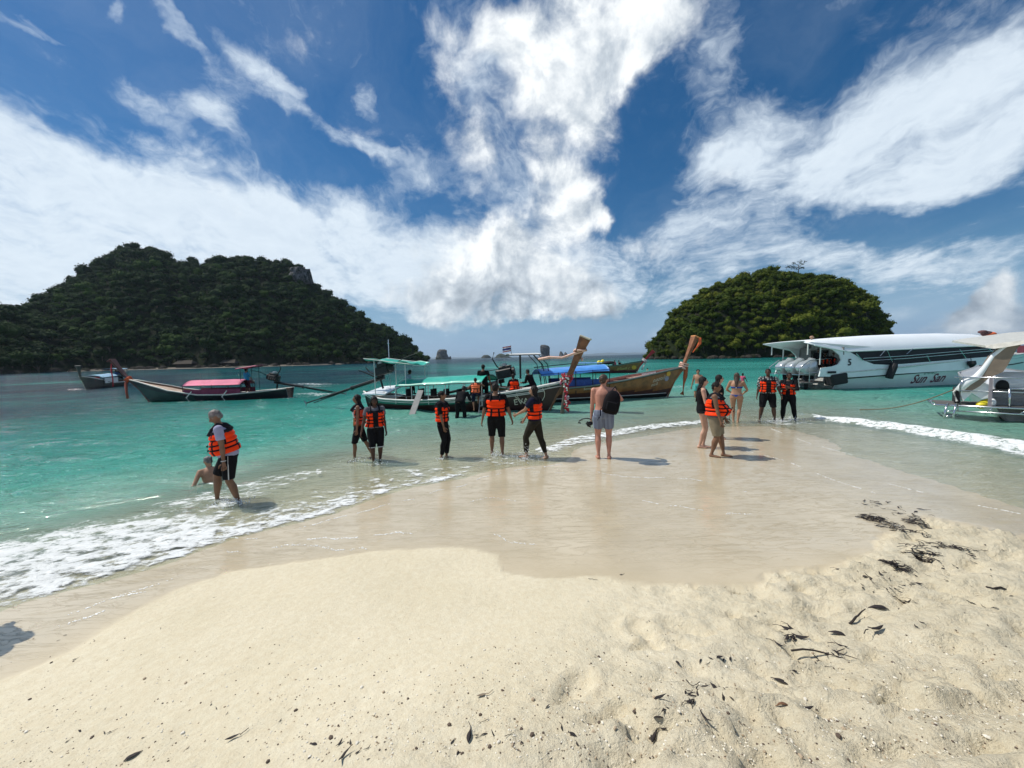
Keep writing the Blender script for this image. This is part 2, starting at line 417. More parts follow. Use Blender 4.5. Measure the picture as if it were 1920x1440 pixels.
def sand_material():
    m = bpy.data.materials.new('sand'); m.use_nodes = True; k = NT(m.node_tree); b = k.n['Principled BSDF']
    pos = k.new('ShaderNodeNewGeometry').outputs['Position']
    wet = k.attr('wet'); rough = k.attr('rough')
    n1 = k.noise(pos, 1.3, 5, 0.55); n2 = k.noise(pos, 22.0, 6, 0.65); n3 = k.noise(pos, 170.0, 3, 0.7)
    dry = k.mix(k.maprange(n1, 0.3, 0.7), (0.665, 0.605, 0.445), (0.725, 0.665, 0.505))
    dry = k.mix(k.maprange(n2, 0.25, 0.75, 0.0, 0.5), dry, (0.56, 0.46, 0.30))
    dry = k.mix(k.maprange(n3, 0.35, 0.75, 0.0, 0.38), dry, (0.47, 0.385, 0.255))
    # coral and shell grit
    vo = k.new('ShaderNodeTexVoronoi'); vo.inputs['Scale'].default_value = 60.0; k.put(vo.inputs['Vector'], pos)
    grit = k.math('MULTIPLY', k.maprange(vo.outputs['Distance'], 0.20, 0.10), k.maprange(k.noise(pos, 2.0, 3), 0.45, 0.7))
    gc = k.mix(k.math('GREATER_THAN', k.sep(vo.outputs['Color'])[0], 0.62), (0.15, 0.115, 0.075), (0.8, 0.75, 0.63))
    dry = k.mix(k.math('MULTIPLY', grit, 0.5), dry, gc)
    wetc = k.mix(k.maprange(n1, 0.3, 0.7), (0.475, 0.40, 0.268), (0.55, 0.47, 0.33))
    wetc = k.mix(k.maprange(n3, 0.4, 0.8, 0.0, 0.25), wetc, (0.42, 0.34, 0.225))
    col = k.mix(wet, dry, wetc)
    k.put(b.inputs['Base Color'], col)
    film = k.attr('film')
    k.put(b.inputs['Roughness'], k.math('ADD', 0.9, k.math('MULTIPLY', wet, -0.35)))
    b.inputs['Specular IOR Level'].default_value = 0.2
    k.put(b.inputs['Coat Weight'], film)
    fl1 = k.noise(k.vmath('MULTIPLY', pos, (1.0, 4.5, 1.0)), 1.6, 4, 0.55, 1.2)
    crest = k.math('MULTIPLY', k.maprange(k.math('ABSOLUTE', k.math('SUBTRACT', fl1, 0.5)), 0.035, 0.0), film)
    b.inputs['Coat IOR'].default_value = 1.45
    k.put(b.inputs['Coat Roughness'], 0.035)
    # relief: grains and clods when dry, faint flow marks when wet
    sx = k.vmath('MULTIPLY', pos, (1.0, 3.4, 1.0))
    h = k.math('MULTIPLY', k.noise(pos, 9.0, 7, 0.62), k.math('ADD', 0.016, k.math('MULTIPLY', rough, 0.065)))
    h = k.math('ADD', h, k.math('MULTIPLY', k.noise(pos, 75.0, 5, 0.7), k.math('ADD', 0.0055, k.math('MULTIPLY', rough, 0.010))))
    h = k.math('ADD', h, k.math('MULTIPLY', grit, 0.004))
    h = k.math('MULTIPLY', h, k.math('SUBTRACT', 1.0, k.math('MULTIPLY', wet, 0.93)))
    bp = k.new('ShaderNodeBump'); bp.inputs['Strength'].default_value = 0.85; bp.inputs['Distance'].default_value = 1.0
    k.put(bp.inputs['Height'], h); k.put(b.inputs['Normal'], bp.outputs[0])
    fw = k.noise(sx, 3.4, 5, 0.6, 0.8)
    fh = k.math('ADD', k.math('MULTIPLY', k.maprange(fw, 0.35, 0.75), 0.0016), k.math('MULTIPLY', crest, 0.0032))
    fh = k.math('ADD', fh, k.math('MULTIPLY', k.noise(sx, 16.0, 3, 0.5), 0.0005))
    b2 = k.new('ShaderNodeBump'); b2.inputs['Strength'].default_value = 0.8; b2.inputs['Distance'].default_value = 1.0
    k.put(b2.inputs['Height'], fh); k.put(b.inputs['Coat Normal'], b2.outputs[0])
    k.put(bp.inputs['Height'], k.math('ADD', h, k.math('MULTIPLY', fh, 0.9)))
    return m
FILM = WET*np.clip((0.115-GB)/0.05, 0.0, 1.0)
FILM = np.maximum(FILM, WET*.25)
ground = gridmesh('beach', GX, GY, GZ, sand_material(), {'wet': WET, 'rough': ROUGH, 'film': FILM})
tag(ground, kind='structure')

# ------------------------------------------------------------ sea
def water_material():
    m = bpy.data.materials.new('sea_water'); m.use_nodes = True; k = NT(m.node_tree); k.n.clear()
    out = k.new('ShaderNodeOutputMaterial')
    pos = k.new('ShaderNodeNewGeometry').outputs['Position']
    dep = k.attr('depth'); foam = k.attr('foam'); dist = k.attr('dist')
    sp = k.sep(pos)
    n0 = k.noise(pos, 0.09, 4, 0.55)
    dd = k.math('MULTIPLY', dep, k.maprange(n0, 0.3, 0.7, 0.75, 1.35))
    body = k.ramp(k.math('DIVIDE', dd, 8.0), [(0.0, (0.46, 0.54, 0.42)), (0.035, (0.22, 0.46, 0.36)), (0.10, (0.050, 0.31, 0.25)), (0.3, (0.012, 0.165, 0.138)),
                                             (0.7, (0.005, 0.055, 0.062)), (1.0, (0.004, 0.028, 0.045))])
    dif = k.new('ShaderNodeBsdfDiffuse'); k.put(dif.inputs['Color'], body)
    tr = k.new('ShaderNodeBsdfTransparent'); tr.inputs['Color'].default_value = (0.93, 0.98, 0.95, 1)
    alpha = k.math('SUBTRACT', 1.0, k.math('POWER', 2.718, k.math('MULTIPLY', dd, -3.6)))
    # ripples: long crests lying along the shore, chop, and sparkle
    rot = k.new('ShaderNodeMapping'); rot.inputs['Rotation'].default_value = (0, 0, R(-12)); k.put(rot.inputs['Vector'], pos)
    cr = k.vmath('MULTIPLY', rot.outputs[0], (0.45, 1.0, 1.0))
    h1 = k.math('MULTIPLY', k.noise(cr, 1.0, 4, 0.55, 0.4), 0.32)
    h2 = k.math('MULTIPLY', k.noise(cr, 4.2, 5, 0.62, 0.5), 0.11)
    h3 = k.math('MULTIPLY', k.noise(cr, 22.0, 3, 0.6), 0.010)
    fade = k.maprange(dist, 5.0, 60.0, 1.0, 0.35, smooth=False)
    hh = k.math('ADD', k.math('ADD', h1, h2), k.math('MULTIPLY', h3, fade))
    h0 = k.math('MULTIPLY', k.noise(cr, 0.22, 4, 0.6), k.maprange(dist, 15.0, 200.0, 0.15, 2.2))
    hh = k.math('ADD', hh, h0)
    rg_ = k.math('ABSOLUTE', k.math('SUBTRACT', k.noise(k.vmath('MULTIPLY', rot.outputs[0], (0.5, 1.25, 1.0)), 1.7, 4, 0.6, 0.9), 0.5))
    hh = k.math('SUBTRACT', hh, k.math('MULTIPLY', rg_, 0.42))
    amp = k.maprange(dep, 0.0, 0.5, 0.25, 1.0)
    bp = k.new('ShaderNodeBump'); bp.inputs['Distance'].default_value = 1.0; k.put(bp.inputs['Strength'], k.math('MULTIPLY', amp, 0.9))
    k.put(bp.inputs['Height'], hh)
    k.put(dif.inputs['Normal'], bp.outputs[0])
    gl = k.new('ShaderNodeBsdfGlossy'); k.put(gl.inputs['Normal'], bp.outputs[0]); gl.inputs['Roughness'].default_value = 0.06
    fr = k.new('ShaderNodeFresnel'); fr.inputs['IOR'].default_value = 1.33; k.put(fr.inputs['Normal'], bp.outputs[0])
    mx = k.new('ShaderNodeMixShader'); k.put(mx.inputs[0], alpha); k.put(mx.inputs[1], tr.outputs[0]); k.put(mx.inputs[2], dif.outputs[0])
    m2 = k.new('ShaderNodeMixShader'); k.put(m2.inputs[0], k.math('MINIMUM', fr.outputs[0], 0.5)); k.put(m2.inputs[1], mx.outputs[0]); k.put(m2.inputs[2], gl.outputs[0])
    # foam: a broken lace of bubbles
    fv = k.vmath('MULTIPLY', rot.outputs[0], (0.75, 1.25, 1.0))
    f1 = k.noise(fv, 3.2, 8, 0.68, 1.1); f2 = k.noise(fv, 17.0, 5, 0.7, 0.6)
    vo = k.new('ShaderNodeTexVoronoi'); vo.feature = 'SMOOTH_F1'; vo.inputs['Scale'].default_value = 7.0
    k.put(vo.inputs['Vector'], k.vmath('ADD', fv, k.vmath('SCALE', k.noise(fv, 4.0, 4, 0.6, out='Color'), scale=0.5)))
    fn = k.math('ADD', k.math('MULTIPLY', k.math('SUBTRACT', f1, 0.5), 2.2), k.math('MULTIPLY', k.math('SUBTRACT', f2, 0.5), 1.3))
    fn = k.math('ADD', fn, k.math('MULTIPLY', k.math('SUBTRACT', vo.outputs['Distance'], 0.35), 1.1))
    fa = k.maprange(k.math('ADD', k.math('MULTIPLY', foam, 1.12), k.math('MULTIPLY', fn, 0.95)), 0.56, 1.12)
    fa = k.math('MULTIPLY', fa, k.maprange(foam, 0.02, 0.15))
    fd = k.new('ShaderNodeBsdfDiffuse'); fd.inputs['Color'].default_value = (0.86, 0.88, 0.86, 1)
    b3 = k.new('ShaderNodeBump'); b3.inputs['Distance'].default_value = 1.0; b3.inputs['Strength'].default_value = 0.9
    k.put(b3.inputs['Height'], k.math('MULTIPLY', k.math('ADD', f2, k.math('MULTIPLY', f1, 2.0)), 0.035)); k.put(fd.inputs['Normal'], b3.outputs[0])
    m3 = k.new('ShaderNodeMixShader'); k.put(m3.inputs[0], fa); k.put(m3.inputs[1], m2.outputs[0]); k.put(m3.inputs[2], fd.outputs[0])
    k.put(out.inputs[0], m3.outputs[0])
    return m
sx_ = stretch_axis(-60000, 60000, 5.0, 0.0, 860); sy_ = stretch_axis(-25, 70000, 5.0, 7.0, 620)
SX, SY = np.meshgrid(sx_, sy_)
SB = base_h(SX, SY); DIST = np.hypot(SX, SY)
deep = np.clip((DIST-90)/420, 0, 1)
DEPTH = np.clip(-SB, 0, 9) + deep*5 - np.clip((DIST-25)/60, 0, 1)*4.6*(1-np.clip((DIST-90)/500, 0, 1))*np.clip((DIST-25)/60, 0, 1)
DEPTH = np.where(SB > 0, 0, np.maximum(DEPTH, np.minimum(np.clip(-SB, 0, 9), 1.6)))
FO = np.zeros(SX.shape)
def foam_poly(poly, feather, w):
    global FO
    q = [(P(a, b, 0).x, P(a, b, 0).y) for a, b in poly]
    d = polydist(SX, SY, q)
    FO = np.maximum(FO, w*np.clip(.5-d/feather, 0, 1))
foam_poly([(-400, 1110), (0, 1018), (150, 985), (300, 965), (420, 960), (470, 985), (380, 1020), (300, 1050), (150, 1094), (0, 1134), (-400, 1260)], .6, .84)
foam_poly([(-400, 1180), (0, 1080), (300, 1020), (560, 950), (700, 918), (870, 885), (870, 896), (750, 916), (620, 965), (450, 1006), (300, 1060), (150, 1101), (0, 1140), (-400, 1290)], .16, .72)
foam_poly([(250, 960), (400, 915), (520, 890), (640, 872), (560, 905), (470, 940), (420, 960), (330, 975)], .35, .5)
foam_poly([(420, 965), (560, 935), (740, 880), (900, 870), (900, 885), (740, 915), (600, 955), (460, 1000)], .4, .42)
foam_poly([(1000, 842), (1080, 818), (1200, 798), (1330, 786), (1330, 793), (1210, 807), (1090, 832), (1015, 852)], .25, .72)
foam_poly([(890, 858), (1010, 840), (1090, 830), (1020, 866), (900, 880)], .4, .4)
foam_poly([(1490, 779), (1560, 783), (1700, 801), (1920, 832), (2300, 870), (2300, 905), (1920, 856), (1780, 826), (1640, 803), (1540, 790)], .22, .86)
foam_poly([(1400, 786), (1500, 782), (1530, 796), (1430, 797)], .2, .45)
for (a, b, c, d_, w) in [(545, 736, 640, 742, .8), (505, 742, 560, 748, .9), (530, 718, 640, 722, .7), (330, 751, 390, 755, .6), (125, 728, 158, 732, .9), (1255, 722, 1290, 727, .7),
                         (1700, 738, 1760, 744, .45), (1480, 738, 1530, 742, .5), (560, 722, 620, 726, .6)]:
    foam_poly([(a, (b+d_)/2), ((a+c)/2, b), (c, (b+d_)/2), ((a+c)/2, d_)], 1.6, w*.85)
# surf shape
near = np.clip((45-DIST)/30, 0, 1)
sh = SY*1.0 - SX*0.32
wave = (np.sin(sh*2.1 + 3*fbm(SX*.25, SY*.25, 2, 3)*3)*.045 + (fbm(SX*.7+SY*.2, SY*1.7, 21, 4)-.5)*.16)*np.clip(-SB*2.2, .06, 1)*near
SZ = wave + FO*near*(.012 + .075*(fbm(SX*2.2, SY*3.0, 61, 4, .6)-.35)*np.clip(-SB*7+.15, .15, 1))
d3 = polydist(SX, SY, [(P(a, b, 0).x, P(a, b, 0).y) for a, b in [(1500, 782), (1640, 797), (1780, 816), (1920, 838), (2300, 880)]], closed=False)
SZ += .13*np.exp(-(d3/.32)**2)*(.6+.8*fbm(SX*1.5, SY*1.5, 9, 3))
SZ = np.maximum(SZ, SB+np.where(FO > .3, .012, -.5))
SZ = np.where((SB > .05) & (FO < .3), SB-.25, SZ)
lft = np.clip((-SX-6)/22, 0, 1)*np.clip((SY-4)/10, 0, 1)*np.clip((140-SY)/60, .35, 1)
DEPTH = DEPTH + lft*3.6*(.4+1.2*fbm(SX*.06, SY*.09, 88, 3))
sea = gridmesh('sea', SX, SY, SZ, water_material(), {'depth': DEPTH, 'foam': FO, 'dist': DIST}, keep=(SB < .12))
tag(sea, kind='structure')
# ------------------------------------------------------------ foliage, trunks and rock
def leaf_mat(name, dark, light, warm):
    m = bpy.data.materials.new(name); m.use_nodes = True; k = NT(m.node_tree); b = k.n['Principled BSDF']
    g = k.new('ShaderNodeNewGeometry'); oi = k.new('ShaderNodeObjectInfo')
    n = k.noise(k.new('ShaderNodeTexCoord').outputs['Object'], 2.2, 4, 0.6)
    c = k.mix(k.maprange(n, 0.3, 0.7), dark, light)
    c = k.mix(k.maprange(oi.outputs['Random'], 0.55, 1.0, 0.0, 0.75), c, warm)
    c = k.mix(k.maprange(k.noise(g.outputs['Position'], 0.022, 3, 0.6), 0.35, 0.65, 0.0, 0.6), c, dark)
    k.put(b.inputs['Base Color'], c); b.inputs['Roughness'].default_value = 0.8; b.inputs['Specular IOR Level'].default_value = 0.08
    return m
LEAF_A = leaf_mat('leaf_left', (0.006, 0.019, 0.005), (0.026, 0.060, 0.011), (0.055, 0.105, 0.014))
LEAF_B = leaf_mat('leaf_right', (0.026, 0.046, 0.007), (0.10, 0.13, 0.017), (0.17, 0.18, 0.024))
BARK = mat('bark', (0.09, 0.07, 0.05), 0.9, var=.3, nscale=2)
def rock_mat(name, a, b_, g, gs=0.4):
    m = bpy.data.materials.new(name); m.use_nodes = True; k = NT(m.node_tree); b = k.n['Principled BSDF']
    pos = k.new('ShaderNodeTexCoord').outputs['Object']
    n = k.noise(k.vmath('MULTIPLY', pos, (1, 1, .35)), gs, 8, 0.7, .5)
    c = k.mix(k.maprange(n, .35, .65), a, b_)
    c = k.mix(k.maprange(k.noise(pos, gs*.8, 5, .6), .5, .62), c, g)
    k.put(b.inputs['Base Color'], c); b.inputs['Roughness'].default_value = .95; b.inputs['Specular IOR Level'].default_value = .1
    bp = k.new('ShaderNodeBump'); bp.inputs['Strength'].default_value = 1; bp.inputs['Distance'].default_value = 1.5
    k.put(bp.inputs['Height'], n); k.put(b.inputs['Normal'], bp.outputs[0])
    return m
UNDER = rock_mat('undergrowth', (0.012, 0.018, 0.008), (0.022, 0.032, 0.012), (0.03, 0.03, 0.02))
ROCK = rock_mat('limestone', (0.02, 0.018, 0.016), (0.07, 0.062, 0.052), (0.02, 0.025, 0.012), .25)
CLIFF = rock_mat('cliff', (0.05, 0.05, 0.05), (0.20, 0.195, 0.20), (0.02, 0.03, 0.015), .5)

def crown_mesh(name, seed, leafm, n=430, flat=.75):
    r = random.Random(seed); mb = MB()
    blobs = []
    for i in range(r.randint(6, 9)):
        a = r.uniform(0, 6.28); q = r.uniform(0, .62); z = r.uniform(-.25, .5)
        blobs.append((Vector((q*math.cos(a), q*math.sin(a), z*flat)), r.uniform(.34, .52)))
    blobs.append((Vector((0, 0, .1)), .6))
    for c, q in blobs:
        mb.ell(c, (q*.78, q*.78, q*.66), nu=7, nv=5)
    for i in range(n):
        c, q = blobs[r.randrange(len(blobs))]
        while True:
            d = Vector((r.uniform(-1, 1), r.uniform(-1, 1), r.uniform(-.7, 1)))
            if .1 < d.length < 1: break
        d.normalize(); p = c + Vector((d.x, d.y, d.z*.85))*q*r.uniform(.8, 1.32)
        nrm = (d + Vector((r.gauss(0, .5), r.gauss(0, .5), r.gauss(.25, .4)))).normalized()
        t = nrm.cross(Vector((r.gauss(0, 1), r.gauss(0, 1), r.gauss(0, 1)))).normalized(); u = nrm.cross(t)
        s = r.uniform(.05, .12)
        mb.add([p+t*s*1.3, p+u*s*.7, p-t*s*1.1, p-u*s*.8+nrm*s*.3], [(0, 1, 2, 3)])
    mb.tube([(0, 0, -1.25), (.03, .02, -.6), (0, 0, 0)], [.07, .055, .03], 5, mi=1)
    mb.tube([(0, 0, -.6), (.25, .1, -.1)], [.035, .015], 4, mi=1)
    mb.tube([(0, 0, -.55), (-.2, .18, -.05)], [.035, .015], 4, mi=1)
    me = bpy.data.meshes.new(name); me.from_pydata(mb.v, [], mb.f); me.materials.append(leafm); me.materials.append(BARK)
    me.polygons.foreach_set('material_index', mb.m); me.update()
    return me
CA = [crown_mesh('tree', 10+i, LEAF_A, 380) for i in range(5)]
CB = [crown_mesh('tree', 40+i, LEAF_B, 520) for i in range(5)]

def lerp_tab(tab, x):
    if x <= tab[0][0]: return tab[0][1]
    for (a, b), (c, d) in zip(tab, tab[1:]):
        if x <= c: return b+(d-b)*(x-a)/(c-a)
    return tab[-1][1]
class Island:
    def __init__(s, sil, shore, depth, prof, crown, seed):
        s.sil, s.shore, s.depth, s.prof, s.crown, s.seed = sil, shore, depth, prof, crown, seed
        s.x0, s.x1 = sil[0][0], sil[-1][0]
    def pt(s, px, t):            # t: 0 shore, 1 ridge, 2 far shore
        ys = lerp_tab(s.shore, px); dy = lerp_tab(s.depth, px); yr = ys+dy
        hr = max(.5, W(px, lerp_tab(s.sil, px), yr).z - s.crown*.75)*(1+.05*mnoise.noise(Vector((px*.06, s.seed, 7))))
        y = ys + dy*t if t <= 1 else yr + dy*.8*(t-1)
        k = 1-(1-t)**s.prof if t <= 1 else (1-(t-1)**1.6)
        hx, _ = (mnoise.noise(Vector((px*.012+s.seed, t*2.3, 1)))*.5+mnoise.noise(Vector((px*.035+s.seed, t*5, 4)))*.28, 0)
        z = hr*max(0, k + hx*.34*math.sin(math.pi*min(1, t))*(1-t if t < 1 else 0)*2)
        hz = 669.5-.0225*(px-960)
        d = ray(px, hz); x = d.x*(y/d.y)
        return Vector((x, y, z))
    def mesh(s, name, m, nx=160, nt=26, foot=2.0):
        V = []; Fc = []
        for i in range(nx+1):
            px = s.x0+(s.x1-s.x0)*i/nx
            for j in range(nt+1):
                t = 2*j/nt; p = s.pt(px, t)
                if j == 0 or j == nt: p.z = -4
                elif foot and t < 1: p.z = max(p.z, foot*(.6+.8*vnoise(np.array(px*.15), np.array(1.0*s.seed), 4)))
                V.append(p)
        for i in range(nx):
            for j in range(nt):
                a = i*(nt+1)+j; Fc.append((a, a+nt+1, a+nt+2, a+1))
        o = meshobj(name, V, Fc, m); tag(o, kind='structure'); return o
def scatter(isl, meshes, n, size, individuals, label, group, leftover_name, seed, tmax=1.12, skip=None):
    r = random.Random(seed); spots = []
    cell = {}
    tries = 0
    while len(spots) < n and tries < n*14:
        tries += 1
        px = r.uniform(isl.x0, isl.x1); t = r.uniform(0.02, tmax)**.85
        p = isl.pt(px, t)
        if skip and skip(px, t): continue
        sz = size*(.5+1.05*r.random()**1.6)
        if r.random() < .08: sz *= 1.55
        key = (int(p.x/size/1.0), int(p.y/size/1.0), int(p.z/size/1.0))
        bad = False
        for dx in (-1, 0, 1):
            for dy in (-1, 0, 1):
                for dz in (-1, 0, 1):
                    for q, s2 in cell.get((key[0]+dx, key[1]+dy, key[2]+dz), ()):
                        if (q-p).length < .40*(sz+s2): bad = True
        if bad: continue
        cell.setdefault(key, []).append((p, sz))
        spots.append((p, sz, px, t))
    spots.sort(key=lambda q: -q[1]/q[0].y*(1 if q[3] < 1 else .6))
    prs = []
    for i, (p, sz, px, t) in enumerate(spots[:individuals]):
        me = meshes[r.randrange(len(meshes))]
        o = bpy.data.objects.new('tree', me); COL.objects.link(o)
        h = r.uniform(.8, 1.15)
        o.location = p + Vector((0, 0, sz*.30)); o.scale = (sz*.62, sz*.62, sz*.58*h); o.rotation_euler = (r.uniform(-.15, .15), r.uniform(-.15, .15), r.uniform(0, 6.28))
        q_ = (px-isl.x0)/(isl.x1-isl.x0); zone = ('along the waterline', 'low on the slope', 'halfway up the slope', 'just below the ridge', 'on the ridge line')[min(4, int(min(t, .999)/.22))]
        side_ = ('left end', 'left part', 'middle', 'right part', 'right end')[min(4, int(q_*5))]
        tag(o, label % (zone, side_), 'tree', group); prs.append(o)
    rest = spots[individuals:]
    me = bpy.data.meshes.new(leftover_name)
    me.from_pydata([tuple(p+Vector((0, 0, sz*.28))) for p, sz, _, _ in rest], [], [])
    a1 = me.attributes.new('size', 'FLOAT', 'POINT'); a1.data.foreach_set('value', [sz*.62 for _, sz, _, _ in rest])
    a2 = me.attributes.new('turn', 'FLOAT', 'POINT'); a2.data.foreach_set('value', [r.uniform(0, 6.28) for _ in rest])
    a3 = me.attributes.new('pick', 'INT', 'POINT'); a3.data.foreach_set('value', [r.randrange(4) for _ in rest])
    o = link(bpy.data.objects.new(leftover_name, me)); tag(o, kind='stuff')
    ng = bpy.data.node_groups.new('forest', 'GeometryNodeTree')
    ng.interface.new_socket('Geometry', in_out='INPUT', socket_type='NodeSocketGeometry'); ng.interface.new_socket('Geometry', in_out='OUTPUT', socket_type='NodeSocketGeometry')
    gi = ng.nodes.new('NodeGroupInput'); go = ng.nodes.new('NodeGroupOutput'); jn = ng.nodes.new('GeometryNodeJoinGeometry')
    def named(nm, ty):
        x = ng.nodes.new('GeometryNodeInputNamedAttribute'); x.data_type = ty; x.inputs['Name'].default_value = nm; return x.outputs[0]
    size_, turn, pick = named('size', 'FLOAT'), named('turn', 'FLOAT'), named('pick', 'INT')
    cx = ng.nodes.new('ShaderNodeCombineXYZ'); ng.links.new(turn, cx.inputs[2])
    used = {}
    for p_ in prs:
        used.setdefault(p_.data.name, p_)
    for i, src in enumerate(list(used.values())[:4]):
        ob = ng.nodes.new('GeometryNodeObjectInfo'); ob.inputs['Object'].default_value = src; ob.inputs['As Instance'].default_value = False
        ob.transform_space = 'ORIGINAL'
        cmpn = ng.nodes.new('FunctionNodeCompare'); cmpn.data_type = 'INT'; cmpn.operation = 'EQUAL'
        ii = [s_ for s_ in cmpn.inputs if s_.type == 'INT']; ng.links.new(pick, ii[0]); ii[1].default_value = i
        io = ng.nodes.new('GeometryNodeInstanceOnPoints'); ng.links.new(gi.outputs[0], io.inputs['Points'])
        ng.links.new(cmpn.outputs[0], io.inputs['Selection']); ng.links.new(ob.outputs['Geometry'], io.inputs['Instance'])
        ng.links.new(cx.outputs[0], io.inputs['Rotation']); ng.links.new(size_, io.inputs['Scale']); ng.links.new(io.outputs[0], jn.inputs[0])
    ng.links.new(jn.outputs[0], go.inputs[0])
    md = o.modifiers.new('forest', 'NODES'); md.node_group = ng
    return spots

SIL_L = [(-420, 640), (-260, 610), (-150, 590), (-60, 575), (0, 569), (45, 574), (70, 565), (100, 553), (150, 521), (200, 490), (235, 466), (270, 459), (310, 465), (350, 489), (400, 489), (440, 481), (470, 479),
         (520, 488), (550, 487), (575, 495), (590, 525), (620, 545), (660, 572), (700, 600), (730, 613), (770, 638), (792, 660), (800, 671)]
SH_L = [(-420, 120), (-150, 130), (0, 145), (100, 180), (215, 205), (400, 215), (600, 250), (700, 290), (800, 420)]
DP_L = [(-420, 60), (0, 110), (250, 150), (450, 160), (600, 140), (720, 90), (800, 30)]
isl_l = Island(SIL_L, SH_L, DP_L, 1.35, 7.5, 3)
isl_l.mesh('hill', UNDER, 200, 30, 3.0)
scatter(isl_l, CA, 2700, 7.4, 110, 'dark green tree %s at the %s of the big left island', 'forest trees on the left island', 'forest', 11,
        skip=lambda px, t: 545 < px < 578 and .74 < t < .90)
SIL_R = [(1213, 664), (1218, 640), (1240, 612), (1262, 583), (1285, 562), (1320, 538), (1360, 522), (1400, 514), (1425, 503), (1445, 501), (1460, 508), (1500, 510), (1545, 514), (1560, 521), (1600, 532),
         (1625, 550), (1650, 582), (1665, 607), (1678, 650)]
SH_R = [(1213, 176), (1230, 163), (1290, 150), (1400, 142), (1500, 141), (1600, 150), (1660, 163), (1678, 178)]
DP_R = [(1213, 4), (1240, 18), (1300, 34), (1400, 44), (1500, 44), (1600, 32), (1660, 16), (1678, 4)]
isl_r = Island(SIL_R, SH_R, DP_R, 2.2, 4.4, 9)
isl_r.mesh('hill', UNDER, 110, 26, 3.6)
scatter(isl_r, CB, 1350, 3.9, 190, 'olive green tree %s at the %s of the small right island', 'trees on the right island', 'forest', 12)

# bare cliff near the right shoulder of the left island
def rock_face(name, cx, cy, hw, hh, y, m, label, cat, seed):
    c = W(cx, cy, y); sc = y/F; V = []; Fc = []; nx, nz = 18, 14
    for layer in (0, 1):
        for i in range(nx+1):
            for j in range(nz+1):
                u = -1+2*i/nx; v = -1+2*j/nz
                e = max(0, 1-u**4*.6-abs(v)**5*.5)
                n = mnoise.noise(Vector((u*2.2+seed, v*1.4, 2)))*.5+mnoise.noise(Vector((u*6+seed, v*3, 2)))*.25
                V.append(c+Vector((u*hw*sc*(1-.18*v), (6 if layer else -5*e+n*5), v*hh*sc)))
    n1 = (nx+1)*(nz+1)
    for i in range(nx):
        for j in range(nz):
            a = i*(nz+1)+j; Fc.append((a, a+nz+1, a+nz+2, a+1)); b = a+n1; Fc.append((b, b+1, b+nz+2, b+nz+1))
    o = meshobj(name, V, Fc, m); return tag(o, label, cat)
rock_face('cliff', 561, 516, 17, 14, 343, CLIFF, 'bare pale grey limestone cliff below the right shoulder of the big left island', 'cliff', 3)
# shore rocks under the trees
rr = random.Random(3); mb = MB()
for i in range(150):
    isl = isl_r if i < 70 else isl_l
    px = rr.uniform(isl.x0+8, isl.x1-6); p = isl.pt(px, .01); s = rr.uniform(.5, 1.6)*(1 if i < 70 else 1.6)
    mb.ell((p.x, p.y-1.5+rr.uniform(-1, 1), .1), (s*1.3, s, s*.9), Matrix.Rotation(rr.uniform(0, 3), 3, 'Z'), 7, 5)
o = mb.build('shore_rocks', ROCK); tag(o, kind='stuff')
# narrow pale beach at the foot of the left island
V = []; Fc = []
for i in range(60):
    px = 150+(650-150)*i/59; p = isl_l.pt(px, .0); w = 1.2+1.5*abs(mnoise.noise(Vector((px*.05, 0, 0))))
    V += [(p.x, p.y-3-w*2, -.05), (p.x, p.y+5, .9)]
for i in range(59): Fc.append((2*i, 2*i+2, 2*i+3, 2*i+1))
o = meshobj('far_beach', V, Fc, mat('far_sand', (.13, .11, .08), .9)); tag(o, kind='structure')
# huts on that shore
for n_, (px, wd) in enumerate([(354, 8), (436, 7)]):
    p = isl_l.pt(px, .03); e = empty('beach_hut', (p.x, p.y-2, 0.6), .1, ['low thatched hut at the water edge of the left island, left one', 'low thatched hut at the water edge of the left island, right one'][n_], 'hut', 'huts on the island shore')
    mb = MB(); mb.box((0, 0, 1.1), (wd, 4, 2.2), bev=.05); mb.build('wall', mat('hut_wall', (.035, .028, .02), .9), e)
    mb = MB(); mb.add([(-wd*.62, -3, 2.0), (wd*.62, -3, 2.0), (wd*.62, 3, 2.0), (-wd*.62, 3, 2.0), (-wd*.45, 0, 4.0), (wd*.45, 0, 4.0)], [(0, 1, 5, 4), (2, 3, 4, 5), (1, 2, 5), (3, 0, 4), (0, 3, 2, 1)])
    mb.build('roof', mat('thatch', (.045, .036, .026), .95, var=.3), e)

# lone tree standing above the crown line of the right island
base = W(1497, 516, 186); tip = W(1500, 494, 186); s = 186/F
e = empty('bare_tree', base, 0, 'thin open tree with sparse flat branches standing up from the top of the right island', 'tree')
mb = MB(); mb.tube([(0, 0, -2), (-.3*s, 0, 6*s), (.5*s, 0, 14*s), (-1*s, .2, 19*s)], [.3, .22, .16, .06], 6)
brs = [((.5, 14), (-20, 17)), ((0, 10), (-12, 13)), ((.5, 14), (12, 24)), ((0, 12), (9, 13)), ((-1, 18), (-12, 23)), ((0, 16), (4, 26)), ((0, 14), (-24, 14))]
for (a, b), (c, d) in brs: mb.tube([(a*s, 0, b*s), ((a+c)/2*s, .3, (b+d)/2*s+1.2*s), (c*s, -.2, d*s)], [.13, .08, .03], 5)
mb.build('trunk', mat('pale_bark', (.16, .13, .11), .9), e)
mb = MB(); q = random.Random(8)
